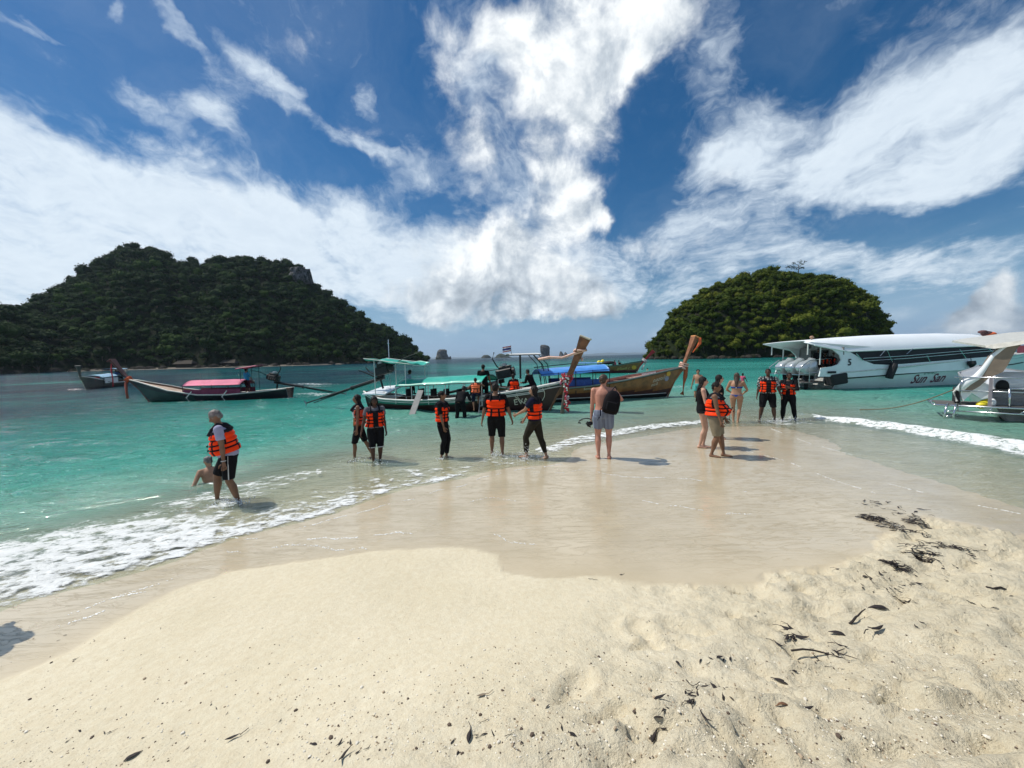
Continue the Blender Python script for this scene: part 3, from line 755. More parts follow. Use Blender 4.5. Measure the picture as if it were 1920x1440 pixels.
for (a, b), (c, d) in brs:
    for i in range(26):
        t = q.uniform(.45, 1.05); p = Vector(((a+(c-a)*t)*s+q.gauss(0, .5), q.gauss(0, .5), (b+(d-b)*t)*s+q.gauss(.1, .3)))
        sz = q.uniform(.15, .34); u = Vector((q.gauss(0, 1), q.gauss(0, 1), q.gauss(0, .5))).normalized(); v = u.cross(Vector((0, .6, 1))).normalized()
        mb.add([p+u*sz, p+v*sz, p-u*sz, p-v*sz], [(0, 1, 2, 3)])
mb.build('crown', LEAF_A, e)

# ------------------------------------------------------------ far limestone islets and hills
def stack_rock(name, rows, y, m, label, cat, depthf=.8, seed=0, kind=None):
    """rows: (photo y, left photo x, right photo x) from the top down"""
    mb = MB(); rings = []; n = 22
    tab = []
    for a, b in zip(rows, rows[1:]):
        for t in (0, .34, .67): tab.append(tuple(a[i]+(b[i]-a[i])*t for i in range(3)))
    tab.append(rows[-1])
    for k_, (py, xl, xr) in enumerate(tab):
        a, b = W(xl, py, y), W(xr, py, y); c = (a+b)/2; hw = (b-a).length/2
        ring = []
        for j in range(n):
            th = 2*math.pi*j/n
            q = 1 + .16*mnoise.noise(Vector((math.cos(th)*1.7+seed, math.sin(th)*1.7, k_*.6)))
            ring.append(Vector((c.x+hw*math.cos(th)*(q if abs(math.cos(th)) < .9 else 1+(q-1)*.3), c.y+hw*depthf*math.sin(th)*q, c.z)))
        rings.append(ring)
    mb.loft(rings); o = mb.build(name, m, smooth=False)
    return tag(o, label, cat) if not kind else tag(o, kind=kind)
FARROCK = rock_mat('far_rock', (0.07, 0.068, 0.07), (0.16, 0.155, 0.15), (0.035, 0.045, 0.03), .05)
FARGREEN = rock_mat('far_green', (0.03, 0.04, 0.03), (0.06, 0.07, 0.05), (0.07, 0.07, 0.06), .03)
stack_rock('rock_islet', [(655, 824, 834), (657, 821, 838), (662, 819, 838), (668, 818, 840), (673, 816, 843), (677, 813, 848)], 1150, FARROCK, 'tall dark rock islet just right of the big left island', 'islet', .8, 1)
stack_rock('rock_spur', [(668, 843.5, 845), (670, 842, 846), (677, 838, 847)], 1150, FARROCK, 'small rock spur at the right foot of the tall dark islet', 'islet', .8, 11)
stack_rock('low_islet', [(665.5, 907, 915), (668, 904, 919), (671, 902, 921), (675, 901, 926)], 2100, FARGREEN, 'smaller of two low green islets on the horizon left of the flag', 'islet', .8, 2)
stack_rock('low_islet', [(663, 936, 941), (666, 931, 950), (669, 929, 957), (672, 927, 963), (675.5, 924, 970)], 2100, FARGREEN, 'larger of two low green islets on the horizon behind the flag', 'islet', .8, 3)
stack_rock('rock_islet', [(646.5, 1015, 1022), (648.5, 1013, 1028), (652, 1012.5, 1031), (658, 1013, 1031), (664, 1015, 1030.5), (669, 1014.5, 1031.5), (673, 1013, 1033)], 1300, FARROCK, 'steep blocky limestone islet standing alone left of the tall prow', 'islet', .7, 4)
stack_rock('jagged_rock', [(659, 1050, 1053), (662, 1049, 1055), (667, 1048, 1058), (672, 1046, 1066)], 1500, FARROCK, 'small jagged rock just left of the tall prow, left tooth', 'islet', .8, 5)
stack_rock('jagged_rock', [(660.5, 1059, 1061), (664, 1057, 1064), (668, 1056, 1066), (672, 1054, 1067)], 1520, FARROCK, 'small jagged rock just left of the tall prow, right tooth', 'islet', .8, 6)
FARHILL = mat('far_hill', (.045, .06, .055), .95, var=.2, nscale=.002)
rows = []
V = []; Fc = []
tops = [(700, 671), (900, 668.5), (1000, 667), (1080, 664.5), (1110, 662), (1140, 660), (1160, 661), (1190, 660), (1230, 661), (1330, 660.5), (1420, 658), (1680, 652), (1760, 650.5), (1900, 648.5), (2100, 645)]
Y0 = 16000
for i in range(141):
    px = 700+1400*i/140; py = lerp_tab(tops, px) + .7*mnoise.noise(Vector((px*.05, 0, 0))) + 1.0
    if px > 1230: py = max(py, 663.4-.0225*(px-1230)-1.6)
    for t, kz in ((0, 0), (.25, .5), (.5, 1), (.75, .6), (1, 0)):
        y = Y0+t*3000; p = W(px, py, Y0+1500); p2 = ray(px, 660); x = p2.x*(y/p2.y)
        V.append((x, y, max(-30, p.z*kz-(10 if kz == 0 else 0))))
for i in range(140):
    for j in range(4):
        a = i*5+j; Fc.append((a, a+5, a+6, a+1))
o = meshobj('far_hills', V, Fc, FARHILL); tag(o, kind='structure')

# ------------------------------------------------------------ sea air
HAZE = 6.0e-5
if HAZE > 0:
    hm = bpy.data.materials.new('haze'); hm.use_nodes = True; k = NT(hm.node_tree); k.n.clear()
    out = k.new('ShaderNodeOutputMaterial'); pv = k.new('ShaderNodeVolumePrincipled'); pv.inputs['Density'].default_value = HAZE
    pv.inputs['Color'].default_value = (.66, .84, 1.0, 1); pv.inputs['Anisotropy'].default_value = .3
    k.l.new(pv.outputs[0], out.inputs['Volume'])
    mb = MB(); mb.box((0, 4000, 145), (140000, 160000, 330)); o = mb.build('haze', hm); tag(o, kind='stuff')
# ------------------------------------------------------------ boat materials
def paint(name, c, rough=.35, coat=.25, var=.10): return mat(name, c, rough, var=var, nscale=3, coat=coat, bump=.15, bscale=9)
M_BLACK = mat('black_rubber', (.012, .012, .013), .7)
M_METAL = mat('dark_metal', (.035, .033, .032), .45, metal=.6, var=.3, nscale=14)
M_STEEL = mat('stainless', (.62, .63, .64), .2, metal=1.0, var=.05)
M_ALU = mat('cast_metal', (.4, .4, .4), .4, metal=.8, var=.2, nscale=10)
M_ROPE = mat('rope', (.5, .47, .4), .9)
M_WHITE = mat('white_gelcoat', (.78, .80, .80), .25, coat=.4, var=.04, nscale=1.2)
M_OFFW = mat('weathered_white', (.62, .62, .58), .5, var=.1)
M_TEAK = mat('pale_wood', (.36, .25, .15), .7, var=.3, nscale=7)
M_WOOD = mat('old_wood', (.15, .08, .045), .65, var=.35, nscale=6)
M_RED = mat('red_cloth', (.45, .03, .04), .8); M_PINK = mat('pink_cloth', (.62, .16, .25), .75, var=.1, nscale=2)
M_ORC = mat('orange_cloth', (.75, .13, .035), .8); M_PEACH = mat('faded_cloth', (.75, .48, .38), .8)
M_YEL = mat('yellow_plastic', (.75, .62, .03), .45)
M_LETTER = mat('letter_paint', (.62, .58, .46), .5)

def text_mesh(body, size, shear=0.0, bold=0.0):
    cu = bpy.data.curves.new('txt', 'FONT'); cu.body = body; cu.size = size; cu.shear = shear; cu.offset = bold; cu.resolution_u = 3
    o = bpy.data.objects.new('txt', cu); COL.objects.link(o)
    bpy.context.view_layer.update()
    me = bpy.data.meshes.new_from_object(o.evaluated_get(bpy.context.evaluated_depsgraph_get()))
    vs = [v.co.copy() for v in me.vertices]; fs = [list(p.vertices) for p in me.polygons]
    bpy.data.objects.remove(o); bpy.data.meshes.remove(me); bpy.data.curves.remove(cu)
    return vs, fs

class Frame:                    # a boat's own axes: x toward the bow, y to port, z up
    def __init__(s, a, b):
        s.o = Vector((a.x, a.y, 0)); d = Vector((b.x-a.x, b.y-a.y, 0)); s.L = d.length; s.d = d.normalized()
        s.rz = math.atan2(d.y, d.x); s.n = Vector((-s.d.y, s.d.x, 0))
    def local(s, px, py, yoff=0.0):
        r = ray(px, py); p0 = s.o+s.n*yoff; t = (p0-EYE).dot(s.n)/r.dot(s.n); q = EYE+r*t
        return Vector(((q-s.o).dot(s.d), yoff, q.z))
    def world(s, p): return s.o + s.d*p[0] + s.n*p[1] + Vector((0, 0, p[2]))

class Hull:
    def __init__(s, L, over, sheer, beam, keel=-.3, bs=.6, gpow=.42):
        s.L, s.over, s.sheer, s.beam, s.keel, s.g = L, over, sheer, beam, keel, gpow
        s.sb = sheer[-1][1]
    def sh(s, u): 
        t = s.sheer; return s._sm(t, u)
    def _sm(s, t, u):
        for (a, b), (c, d) in zip(t, t[1:]):
            if u <= c:
                q = (u-a)/(c-a); return b+(d-b)*q
        return t[-1][1]
    def kz(s, u): return s.keel*(1-u**4)*(.7+.3*math.sin(math.pi*min(1, u*1.3))) - .02
    def pt(s, u, t, side=1, off=0.0, dz=0.0):
        k, h = s.kz(u), s.sh(u); z = k+(h-k)*t+dz
        x = u*s.L + s.over*max(0, z/s.sb)*u**7
        y = (s._sm(s.beam, u)*(max(t, 0)**s.g) + off)
        return Vector((x, side*max(y, .0), z))
    def at(s, x, z, side=-1, off=.012):
        u = x/(s.L+.01)
        for _ in range(12):
            p = s.pt(min(max(u, 0), 1), .5); kk, hh = s.kz(min(u, 1)), s.sh(min(u, 1)); t = (z-kk)/(hh-kk)
            p = s.pt(min(max(u, 0), 1), min(max(t, 0), 1)); u += (x-p.x)/s.L*.8
        u = min(max(u, 0), 1); kk, hh = s.kz(u), s.sh(u); t = min(max((z-kk)/(hh-kk), 0), 1)
        return s.pt(u, t, side, off)
    def skin(s, mats, parent, band, nu=44, nt=10, inner=None):
        V = []; Fc = []; fm = []
        us = [i/nu for i in range(nu+1)]; ts = [i/nt for i in range(nt+1)]
        n = 2*nt+1
        for u in us:
            for j in range(nt, -1, -1): V.append(s.pt(u, ts[j], 1))
            for j in range(1, nt+1): V.append(s.pt(u, ts[j], -1))
        for i in range(nu):
            for j in range(n-1):
                a = i*n+j; Fc.append((a, a+1, a+n+1, a+n))
                z = (V[a].z+V[a+n].z)/2; fm.append(band(z, us[i], s.sh(us[i])))
        o1 = len(V)
        for u in us:
            for j in range(nt, -1, -1): p = s.pt(u, ts[j], 1, -.05); V.append(Vector((p.x, p.y, max(p.z, s.kz(u)+.06))))
            for j in range(1, nt+1): p = s.pt(u, ts[j], -1, -.05); V.append(Vector((p.x, p.y, max(p.z, s.kz(u)+.06))))
        for i in range(nu):
            for j in range(n-1):
                a = o1+i*n+j; Fc.append((a, a+n, a+n+1, a+1)); fm.append(len(mats)-1)
            for j in (0, n-1):
                a = i*n+j; Fc.append((a, a+n, o1+a+n, o1+a)); fm.append(0)
        Fc.append(tuple(range(n))); fm.append(0)
        Fc.append(tuple(range(o1, o1+n))[::-1]); fm.append(len(mats)-1)
        return meshobj('hull', V, Fc, mats, parent, fm, smooth=True)
    def rail(s, m, parent, t=1.0, r=.035, off=.01, u0=0, u1=1, name='rub_rail', dz=0.0, n=6, both=True):
        for side in ((1, -1) if both else (-1,)):
            mb = MB(); mb.tube([s.pt(u0+(u1-u0)*i/30, t, side, off, dz) for i in range(31)], r, n); mb.build(name, m, parent, True)
    def letters(s, body, x0, z0, size, m, parent, side=-1, shear=0.0, slope=0.0, bold=0.0, name='lettering', flip=False):
        vs, fs = text_mesh(body, size, shear, bold)
        if not vs: return
        V = [s.at(x0+(v.x if not flip else -v.x), z0+v.y+v.x*slope, side) for v in vs]
        meshobj(name, V, fs, m, parent, smooth=False)

def deck(h, u0, u1, z, m, parent, name='deck', n=14, crown=.0, follow=None):
    """a floor or foredeck cut to the hull's width, with thickness"""
    V = []; Fc = []
    for i in range(n+1):
        u = u0+(u1-u0)*i/n; zz = z if follow is None else h.sh(u)-follow
        k = h.kz(u); t = (zz-k)/(h.sh(u)-k); a = h.pt(u, min(1, max(.02, t)), 1, -.055); b = h.pt(u, min(1, max(.02, t)), -1, -.055)
        for q in (a, Vector((a.x, 0, a.z+crown)), b, Vector((b.x, b.y, b.z-.03)), Vector((a.x, a.y, a.z-.03))): V.append(q)
    for i in range(n):
        for j in range(5):
            a = i*5+j; b = i*5+(j+1) % 5; Fc.append((a, b, b+5, a+5))
    Fc.append((0, 1, 2, 3, 4)); Fc.append(tuple(n*5+j for j in (4, 3, 2, 1, 0)))
    return meshobj(name, V, Fc, m, parent, smooth=False)

def cloth_roof(parent, x0, x1, z0, z1, w, rise, m, trim, name='canopy', sag=.03, n=16, skirt=.0, seed=0, xend=None):
    V = []; Fc = []; nw = 10
    for layer in (0, 1):
        for i in range(n+1):
            q = i/n; x = x0+(x1-x0)*q; z = z0+(z1-z0)*q
            for j in range(nw+1):
                v = -1+2*j/nw
                zz = z + rise*(1-v*v) + sag*mnoise.noise(Vector((x*1.6+seed, v*1.5, 0))) - (skirt if abs(v) > .99 else 0)
                V.append((x, v*w, zz - .015*layer))
    n1 = (n+1)*(nw+1)
    for i in range(n):
        for j in range(nw):
            a = i*(nw+1)+j; Fc.append((a, a+nw+1, a+nw+2, a+1)); b = a+n1; Fc.append((b, b+1, b+nw+2, b+nw+1))
    for i in range(n):
        for j in (0, nw):
            a = i*(nw+1)+j; Fc.append((a, a+n1, a+n1+nw+1, a+nw+1))
    for j in range(nw):
        for i in (0, n):
            a = i*(nw+1)+j; Fc.append((a, a+1, a+1+n1, a+n1))
    c = meshobj(name, V, Fc, m, parent, smooth=True)
    mb = MB()
    for side in (-1, 1): mb.tube([(x0, side*w, z0-.03), (x1, side*w, z1-.03)], .018, 6)
    for q in (0, .5, 1):
        mb.tube([(x0+(x1-x0)*q, v*w, z0+(z1-z0)*q-.03+rise*(1-v*v)) for v in (-1, -.5, 0, .5, 1)], .016, 6)
    mb.build('roof_frame', trim, parent)
    return c
def posts(parent, spots, m, r=.022, name='post'):
    for (x, y, za, zb) in spots:
        mb = MB(); mb.tube([(x, y, za), (x, y, zb)], r, 6); mb.build(name, m, parent)
def curtain(parent, x0, x1, y, z0, z1, m, name='side_curtain', slope=0.0):
    V = []; Fc = []; n = 24
    for layer in (0, 1):
        for i in range(n+1):
            x = x0+(x1-x0)*i/n; yy = y+.03*math.sin(i*1.7)+.012*layer
            V += [(x, yy, z0+slope*(x-x0)), (x, yy, z1+slope*(x-x0))]
    for i in range(n):
        a = 2*i; Fc.append((a, a+2, a+3, a+1)); b = a+2*(n+1); Fc.append((b, b+1, b+3, b+2))
    return meshobj(name, V, Fc, m, parent)

def prow(h, tip, m, parent, wide=.34, cap=None, thick=.16):
    """the tall stem post that sweeps up from the bow"""
    a = h.pt(1, .0); b = Vector((h.L+h.over, 0, h.sb-.05)); tip = Vector((tip[0], 0, tip[1]))
    mb = MB(); rings = []
    path = [Vector((h.L-.02, 0, -.25)), Vector((h.L+h.over*.48, 0, h.sb*.5)), b, b.lerp(tip, .33), b.lerp(tip, .7), tip]
    ws = [.05, .065, .10, .10, .14, .20]; ds = [.07, .09, wide*.62, wide*.55, wide*.78, wide*1.12]
    for i, p in enumerate(path):
        t = (path[min(i+1, 5)]-path[max(i-1, 0)]).normalized(); nrm = Vector((t.z, 0, -t.x))
        w, d_ = ws[i], ds[i]/2
        ring = [p+nrm*d_*.55+Vector((0, w*.6, 0)), p+nrm*d_+Vector((0, 0, 0)), p+nrm*d_*.55-Vector((0, w*.6, 0)), p-nrm*d_*.4-Vector((0, w, 0)), p-nrm*d_-Vector((0, w, 0)), p-nrm*d_+Vector((0, w, 0)), p-nrm*d_*.4+Vector((0, w, 0))]
        rings.append(ring)
    mb.loft(rings); o = mb.build('stem_post', m, parent)
    bp = o.data
    t = (tip-b).normalized(); nrm = Vector((t.z, 0, -t.x)); c = MB()
    M = Matrix((( nrm.x, 0, t.x), (0, 1, 0), (nrm.z, 0, t.z)))
    c.box(tip+t*.035, (wide*1.18, .41, .07), M, bev=.02)
    c.build('post_cap', cap or m, parent)
    return b, tip

def engine(parent, piv, tail, m=M_METAL, scale=1.0, handle=1.2, up=.45, cowl=None, nose=None):
    """car engine on a swivel with a long propeller shaft"""
    piv = Vector(piv); tail = Vector(tail); ax = (tail-piv).normalized(); ex = ax.cross(Vector((0, 0, 1))).normalized(); uz = ex.cross(ax)
    M = Matrix((ax, ex, uz)).transposed(); s = scale
    mb = MB()
    base = piv - ax*.25*s + uz*.28*s
    mb.box(base, (.62*s, .42*s, .36*s), M, bev=.05)
    mb.box(base+uz*.22*s-ax*.05*s, (.5*s, .3*s, .16*s), M, bev=.03)
    for i in range(4): mb.tube([base+ax*(-.2+.13*i)*s+ex*.2*s+uz*.05*s, base+ax*(-.2+.13*i)*s+ex*.3*s-uz*.1*s], .035*s, 6)
    mb.tube([base-ax*.34*s-ex*.16*s+uz*.02*s, base-ax*.42*s-ex*.16*s+uz*.02*s], .14*s, 12); mb.tube([base-ax*.34*s+uz*.02*s+ex*.02, base-ax*.4*s+uz*.02*s+ex*.02], .19*s, 14)
    mb.box(base+ax*.2*s+uz*.05, (.3*s, .3*s, .3*s), M, bev=.04)
    e = mb.build('engine', m, parent)
    mb = MB(); mb.tube([base+uz*.3*s, base+uz*.38*s], .15*s, 12); mb.tube([base+uz*.36*s, base+uz*.41*s], .10*s, 12); mb.build('air_filter', cowl or M_ALU, parent)
    mb = MB(); mb.tube([base+uz*.1*s+ax*.1*s+ex*.2*s, base+uz*.35*s+ax*.3*s+ex*.2, base+uz*up*1.5*s+ax*.42*s+ex*.2*s, base+uz*(up*1.5+.25)*s+ax*.3*s+ex*.2*s], [.035, .035, .03, .03], 6); mb.build('exhaust_pipe', m, parent)
    mb = MB(); mb.tube([base-ax*.3*s+uz*.05*s, base-ax*(.3+handle*.5)*s+uz*.22*s, base-ax*(.3+handle)*s+uz*.25*s], [.025, .02, .02], 6); mb.build('tiller', m, parent)
    mb = MB(); L = (tail-piv).length
    mb.tube([piv-ax*.2, piv+ax*L*.36], .075*s, 8); mb.tube([piv+ax*L*.36, piv+ax*L*.38], .095*s, 8)
    mb.tube([piv+ax*L*.38, piv+ax*L*.8], .045*s, 8); mb.tube([piv+ax*L*.8, tail], .03*s, 6)
    mb.tube([piv+ax*L*.42-uz*.05, piv+ax*L*.9-uz*.10], .02*s, 5)
    sh = mb.build('shaft', m, parent)
    mb = MB()
    for k in range(3):
        a = k*2.094; d = ex*math.cos(a)+uz*math.sin(a); q = d.cross(ax)
        mb.add([tail+d*.02, tail+d*.13+q*.05+ax*.02, tail+d*.16-q*.02, tail+d*.05-q*.03-ax*.02], [(0, 1, 2, 3)]); mb.add([tail+d*.02-ax*.012, tail+d*.05-q*.03-ax*.03, tail+d*.16-q*.02-ax*.012, tail+d*.13+q*.05+ax*.005], [(0, 1, 2, 3)])
    mb.tube([tail-ax*.05, tail+ax*.06], [.04, .02], 8); mb.build('propeller', M_ALU, sh)
    mb = MB(); mb.tube([piv-uz*.5+ax*.02, piv+uz*.1], [.05, .045], 8); mb.box(piv+uz*.08, (.3*s, .3*s, .06), M); mb.build('swivel', m, parent)

def longtail(fr, over, sheer, beam, label, mats, band, group, tip, wide=.34, cap=None, rail=None, stripe=None, postm=None, gp=.42):
    e = empty('longtail_boat', fr.o, fr.rz, label, 'boat', group)
    h = Hull(fr.L, over, sheer, beam, gpow=gp)
    h.skin(mats, e, band)
    h.rail(rail, e, 1.0, .045, .015)
    if stripe: h.rail(stripe, e, .86, .022, .014, name='stripe')
    ps = prow(h, tip, postm or mats[0], e, wide, cap)
    deck(h, .02, .8, .16, M_WOOD, e, 'floor')
    return e, h, ps
def thwarts(h, e, us, m=M_WOOD, below=.14):
    for u in us:
        z = h.sh(u)-below; a = h.pt(u, .85, 1, -.06); mb = MB(); mb.box((a.x, 0, z), (.24, 2*abs(a.y), .035), bev=.008); mb.build('thwart', m, e)
def streamer(name, e_pts, w, m, label, cat='cloth', group=None, mats=None, tube=False):
    mb = MB(); e_pts = [Vector(p) for p in e_pts]
    if tube: mb.tube(e_pts, w, 8)
    else:
        n = len(e_pts); rings = []
        for i, p in enumerate(e_pts):
            t = (e_pts[min(i+1, n-1)]-e_pts[max(i-1, 0)]).normalized(); s_ = t.cross(Vector((.3, 1, .2))).normalized(); u = s_.cross(t)
            a = .9*i; s2 = s_*math.cos(a*.6)+u*math.sin(a*.6)*.5; s2.normalize(); q = t.cross(s2)
            ww = w*(1+.25*math.sin(i*2.1)); rings.append([p+s2*ww, p+q*.02, p-s2*ww, p-q*.02])
        mb.loft(rings)
    o = mb.build(name, mats or m, smooth=True); return tag(o, label, cat, group)
def wrap(fr, b, tip, t0, t1, r, n=3, jit=.02):
    """points of a cloth wound round the stem post"""
    b = Vector(b); tip = Vector(tip); out = []
    for i in range(n*10+1):
        q = i/(n*10); c = b.lerp(tip, t0+(t1-t0)*q); a = q*n*6.283
        ax = (tip-b).normalized(); nr = Vector((ax.z, 0, -ax.x))
        out.append(fr.world(c+nr*math.cos(a)*r*1.15+Vector((0, 1, 0))*math.sin(a)*r*.75))
    return out

BOATS = 'wooden longtail boats off the sandbar'
# ---- A: the one crossing on the left, under a pink canopy
fa = Frame(P(545, 745), P(283, 753)); LA = fa.L
GA = paint('bottle_green', (.02, .055, .045)); MA = paint('maroon_paint', (.07, .02, .025)); NA = paint('navy_black', (.015, .016, .02))
ea, ha, pa = longtail(fa, 1.15, [(0, .62), (.15, .5), (.4, .36), (.6, .40), (.8, .72), (.92, 1.1), (1, 1.45)], [(0, .55), (.15, .75), (.4, .9), (.65, .88), (.8, .75), (.9, .5), (.97, .2), (1, .06)],
    'long dark wooden boat with pink canopy crossing the water on the left', [NA, GA, MA, M_WOOD], lambda z, u, s: 1 if (u > .62 and z < s*.75) else (0 if z > .1 else 2), BOATS, (LA+2.05, 2.62), .24, None, mat('pale_rail', (.55, .52, .45), .5), None, mat('red_brown_post', (.13, .04, .03), .5, var=.3))
ha.rail(NA, ea, .93, .03, .02, name='stripe')
deck(ha, .66, .985, 0, mat('tan_planks', (.42, .31, .22), .6, var=.25, nscale=5), ea, 'foredeck', follow=.10, crown=.05)  # foredeck planks in their own light tan wood colour
deck(ha, .0, .14, .42, M_WOOD, ea, 'stern_deck')
thwarts(ha, ea, (.34, .42, .50, .58))
x0, x1 = fa.local(463, 700).x, fa.local(359, 716).x
cloth_roof(ea, x0, x1, .98, .98, .82, .30, M_PINK, M_METAL, sag=.02)
for yy in (-.8, .8): curtain(ea, x0, x1, yy, .42, .72, mat('dark_pink', (.2, .03, .07), .8))
posts(ea, [(x, y, .3, 1.0) for x in (x0, (x0+x1)/2, x1) for y in (-.8, .8)], M_METAL)
xs = fa.local(470, 690).x
cloth_roof(ea, fa.local(487, 688).x, fa.local(449, 692).x, 2.12, 1.95, .5, .05, M_PINK, M_METAL, 'sun_shade', sag=.01)
posts(ea, [(fa.local(478, 690).x, .4, .4, 2.1), (fa.local(478, 690).x, -.4, .4, 2.1), (fa.local(457, 690).x, .4, .4, 1.97), (fa.local(457, 690).x, -.4, .4, 1.97)], M_METAL, .016)
pv = fa.local(524, 727); engine(ea, (pv.x+.1, 0, .98), fa.local(648, 738)+Vector((0, 0, -.02)), handle=1.2)
for px in (383, 447):
    a = fa.local(px-5, 730); mb = MB(); mb.tube([(a.x, .9, .62), (a.x+.25, 1.0, .25), (a.x+.1, 1.0, .02)], .03, 6); mb.build('rope_fender', M_OFFW, ea)
mb = MB(); q = fa.local(376, 714); mb.tube([(q.x, 0, .3), (q.x, 0, 1.75)], .012, 5); mb.build('pole', M_METAL, ea)
b, t = pa
streamer('prow_scarf', wrap(fa, b, t, -.05, .12, .17, 3), .05, M_ORC, 'peach and orange cloth wound round the post of the pink canopied boat', 'cloth')
q = fa.world(b+Vector((.1, .12, 0))); streamer('hanging_scarf', [q, q+Vector((.0, -.02, -.4)), q+Vector((-.02, 0, -.8)), q+Vector((.02, 0, -1.15))], .08, mat('brick_cloth', (.3, .06, .03), .8), 'brick red cloth hanging from the bow of the pink canopied boat', 'cloth')
q = fa.world(t+Vector((-.05, .1, -.1))); streamer('hanging_scarf', [q, q+Vector((-.05, 0, -.5)), q+Vector((0, 0, -1.0)), q+Vector((-.03, 0, -1.5))], .04, M_RED, 'thin dark red ribbon dropping from the top of the leftmost tall post', 'cloth')

# ---- B: small one far left with a pale blue canopy
fb = Frame(P(233, 722), P(163, 730)); 
eb, hb, pb = longtail(fb, .9, [(0, .7), (.3, .5), (.6, .5), (.85, 1.0), (1, 1.35)], [(0, .6), (.3, .95), (.7, .85), (.9, .45), (1, .06)],
    'small distant boat with pale blue canopy at the far left', [mat('grey_green', (.05, .065, .055), .6), NA, M_WOOD], lambda z, u, s: 0 if z > .25 else 1, BOATS, (fb.L+1.15, 2.35), .16, None, M_OFFW)
cloth_roof(eb, fb.L*.42, fb.L*.85, 1.25, 1.15, .8, .25, mat('pale_blue_cloth', (.22, .38, .50), .7), M_METAL)
cloth_roof(eb, fb.L*.08, fb.L*.4, 1.95, 1.95, .7, .1, mat('pale_blue_cloth', (.22, .38, .50), .7), M_METAL, 'sun_shade')
for yy in (-.8, .8): curtain(eb, fb.L*.45, fb.L*.8, yy, .5, 1.05, M_OFFW)
posts(eb, [(fb.L*q, y, .3, 1.25) for q in (.44, .62, .82) for y in (-.75, .75)]+[(fb.L*q, y, .3, 1.95) for q in (.1, .38) for y in (-.65, .65)], M_METAL)
deck(hb, .8, .98, 0, M_TEAK, eb, 'foredeck', follow=.08); engine(eb, (.1, 0, 1.1), (-3.2, .4, .1), scale=1.1)
curtain(eb, fb.L*.8, fb.L*.92, .4, .8, 1.2, M_RED, 'cushion')

# ---- C: green boat in the middle, stern to the left, lettered bow
fc = Frame(P(697, 762), P(1026, 771)); LC = fc.L
GC = paint('green_board', (.012, .16, .12)); DC = paint('dark_maroon', (.032, .008, .008), .5, .08); BC = paint('black_paint', (.006, .006, .006), .5, .08)
ec, hc, pc = longtail(fc, .85, [(0, .80), (.06, .60), (.15, .48), (.35, .46), (.55, .56), (.75, .74), (.9, .98), (1, 1.27)], [(0, .5), (.1, .8), (.3, 1.0), (.6, .95), (.8, .72), (.92, .4), (1, .05)],
    'wooden boat with long green canopy and EVA lettered on its dark maroon bow', [BC, GC, DC, M_WOOD], lambda z, u, s: (1 if s-.26 < z < s-.04 and u < .62 else (2 if (z < .2 or u > .62) else 0)), BOATS, (fc.L+1.62, 2.98), .39, mat('pale_end_grain', (.55, .50, .38), .8), M_OFFW, M_OFFW, mat('varnished_post', (.17, .07, .032), .45, var=.4, nscale=5))
hc.rail(mat('teal_stripe', (.03, .12, .12), .5), ec, .94, .03, .016, .5, 1, 'stripe')
hc.rail(M_OFFW, ec, .80, .020, .016, .5, .95, 'stripe')
deck(hc, .72, .985, 0, M_TEAK, ec, 'foredeck', follow=.09, crown=.04)
deck(hc, .0, .16, .52, M_OFFW, ec, 'stern_deck')
thwarts(hc, ec, (.25, .35, .45, .55, .63))
def roofx(px, py=710, yo=-.9): return fc.local(px, py, yo).x
x0, x1 = roofx(742, 727), roofx(903, 706)
cloth_roof(ec, x0, x1, 1.10, 1.30, .95, .28, paint('green_tarpaulin', (.015, .36, .27), .45, .1, .12), M_METAL, sag=.035, n=24)
posts(ec, [(x0+(x1-x0)*q, y, .3, 1.1+.2*q) for q in (0, .2, .4, .6, .8, 1) for y in (-.93, .93)], M_OFFW)
mb = MB()
for y in (-.94, .94): mb.tube([(x0, y, .62), (x1, y, .72)], .015, 5)
mb.build('side_rail', M_METAL, ec)
for i in range(6):
    xq = x0+(x1-x0)*(.08+.15*i); mb = MB(); mb.box((xq, -.6, .62), (.3, .5, .06), bev=.02); mb.box((xq+.16, -.6, .80), (.05, .5, .34), bev=.02); mb.build('seat', mat('dark_seat', (.02, .02, .025), .7), ec)
# small sagging shade over the helm
xs0, xs1 = fc.local(704, 674).x, fc.local(788, 686).x
cloth_roof(ec, xs0, xs1, 2.42, 2.12, .85, -.10, paint('green_tarpaulin', (.015, .36, .27), .45, .1, .12), M_OFFW, 'sun_shade', sag=.14, n=16, seed=4)
posts(ec, [(fc.local(723, 700).x, -.8, .45, 2.3), (fc.local(723, 700).x, .8, .45, 2.3), (fc.local(779, 700).x, -.8, .5, 2.12), (fc.local(779, 700).x, .8, .5, 2.12), (fc.local(741, 700).x, .8, .45, 2.25)], M_OFFW, .02)
mb = MB(); q = fc.local(721, 650); mb.tube([(q.x, .3, .5), (q.x, .3, 3.3)], .016, 6); mb.ell((q.x, .3, 3.1), (.04, .04, .05)); mb.build('mast', M_STEEL, ec)
mb = MB(); a, b2 = fc.local(737, 729, -.4), fc.local(728, 712, -.4)
mb.add([(fc.local(700, 728, 0).x, -.8, .72), (fc.local(741, 726, 0).x, -.8, .72), (fc.local(741, 726, 0).x, .8, 1.05), (fc.local(700, 728, 0).x, .8, .95), (fc.local(700, 728, 0).x, -.8, .66), (fc.local(741, 726, 0).x, -.8, .66), (fc.local(741, 726, 0).x, .8, .99), (fc.local(700, 728, 0).x, .8, .89)], [(0, 1, 2, 3), (7, 6, 5, 4), (0, 4, 5, 1), (1, 5, 6, 2), (2, 6, 7, 3), (3, 7, 4, 0)]); mb.build('engine_cover', M_WHITE, ec)
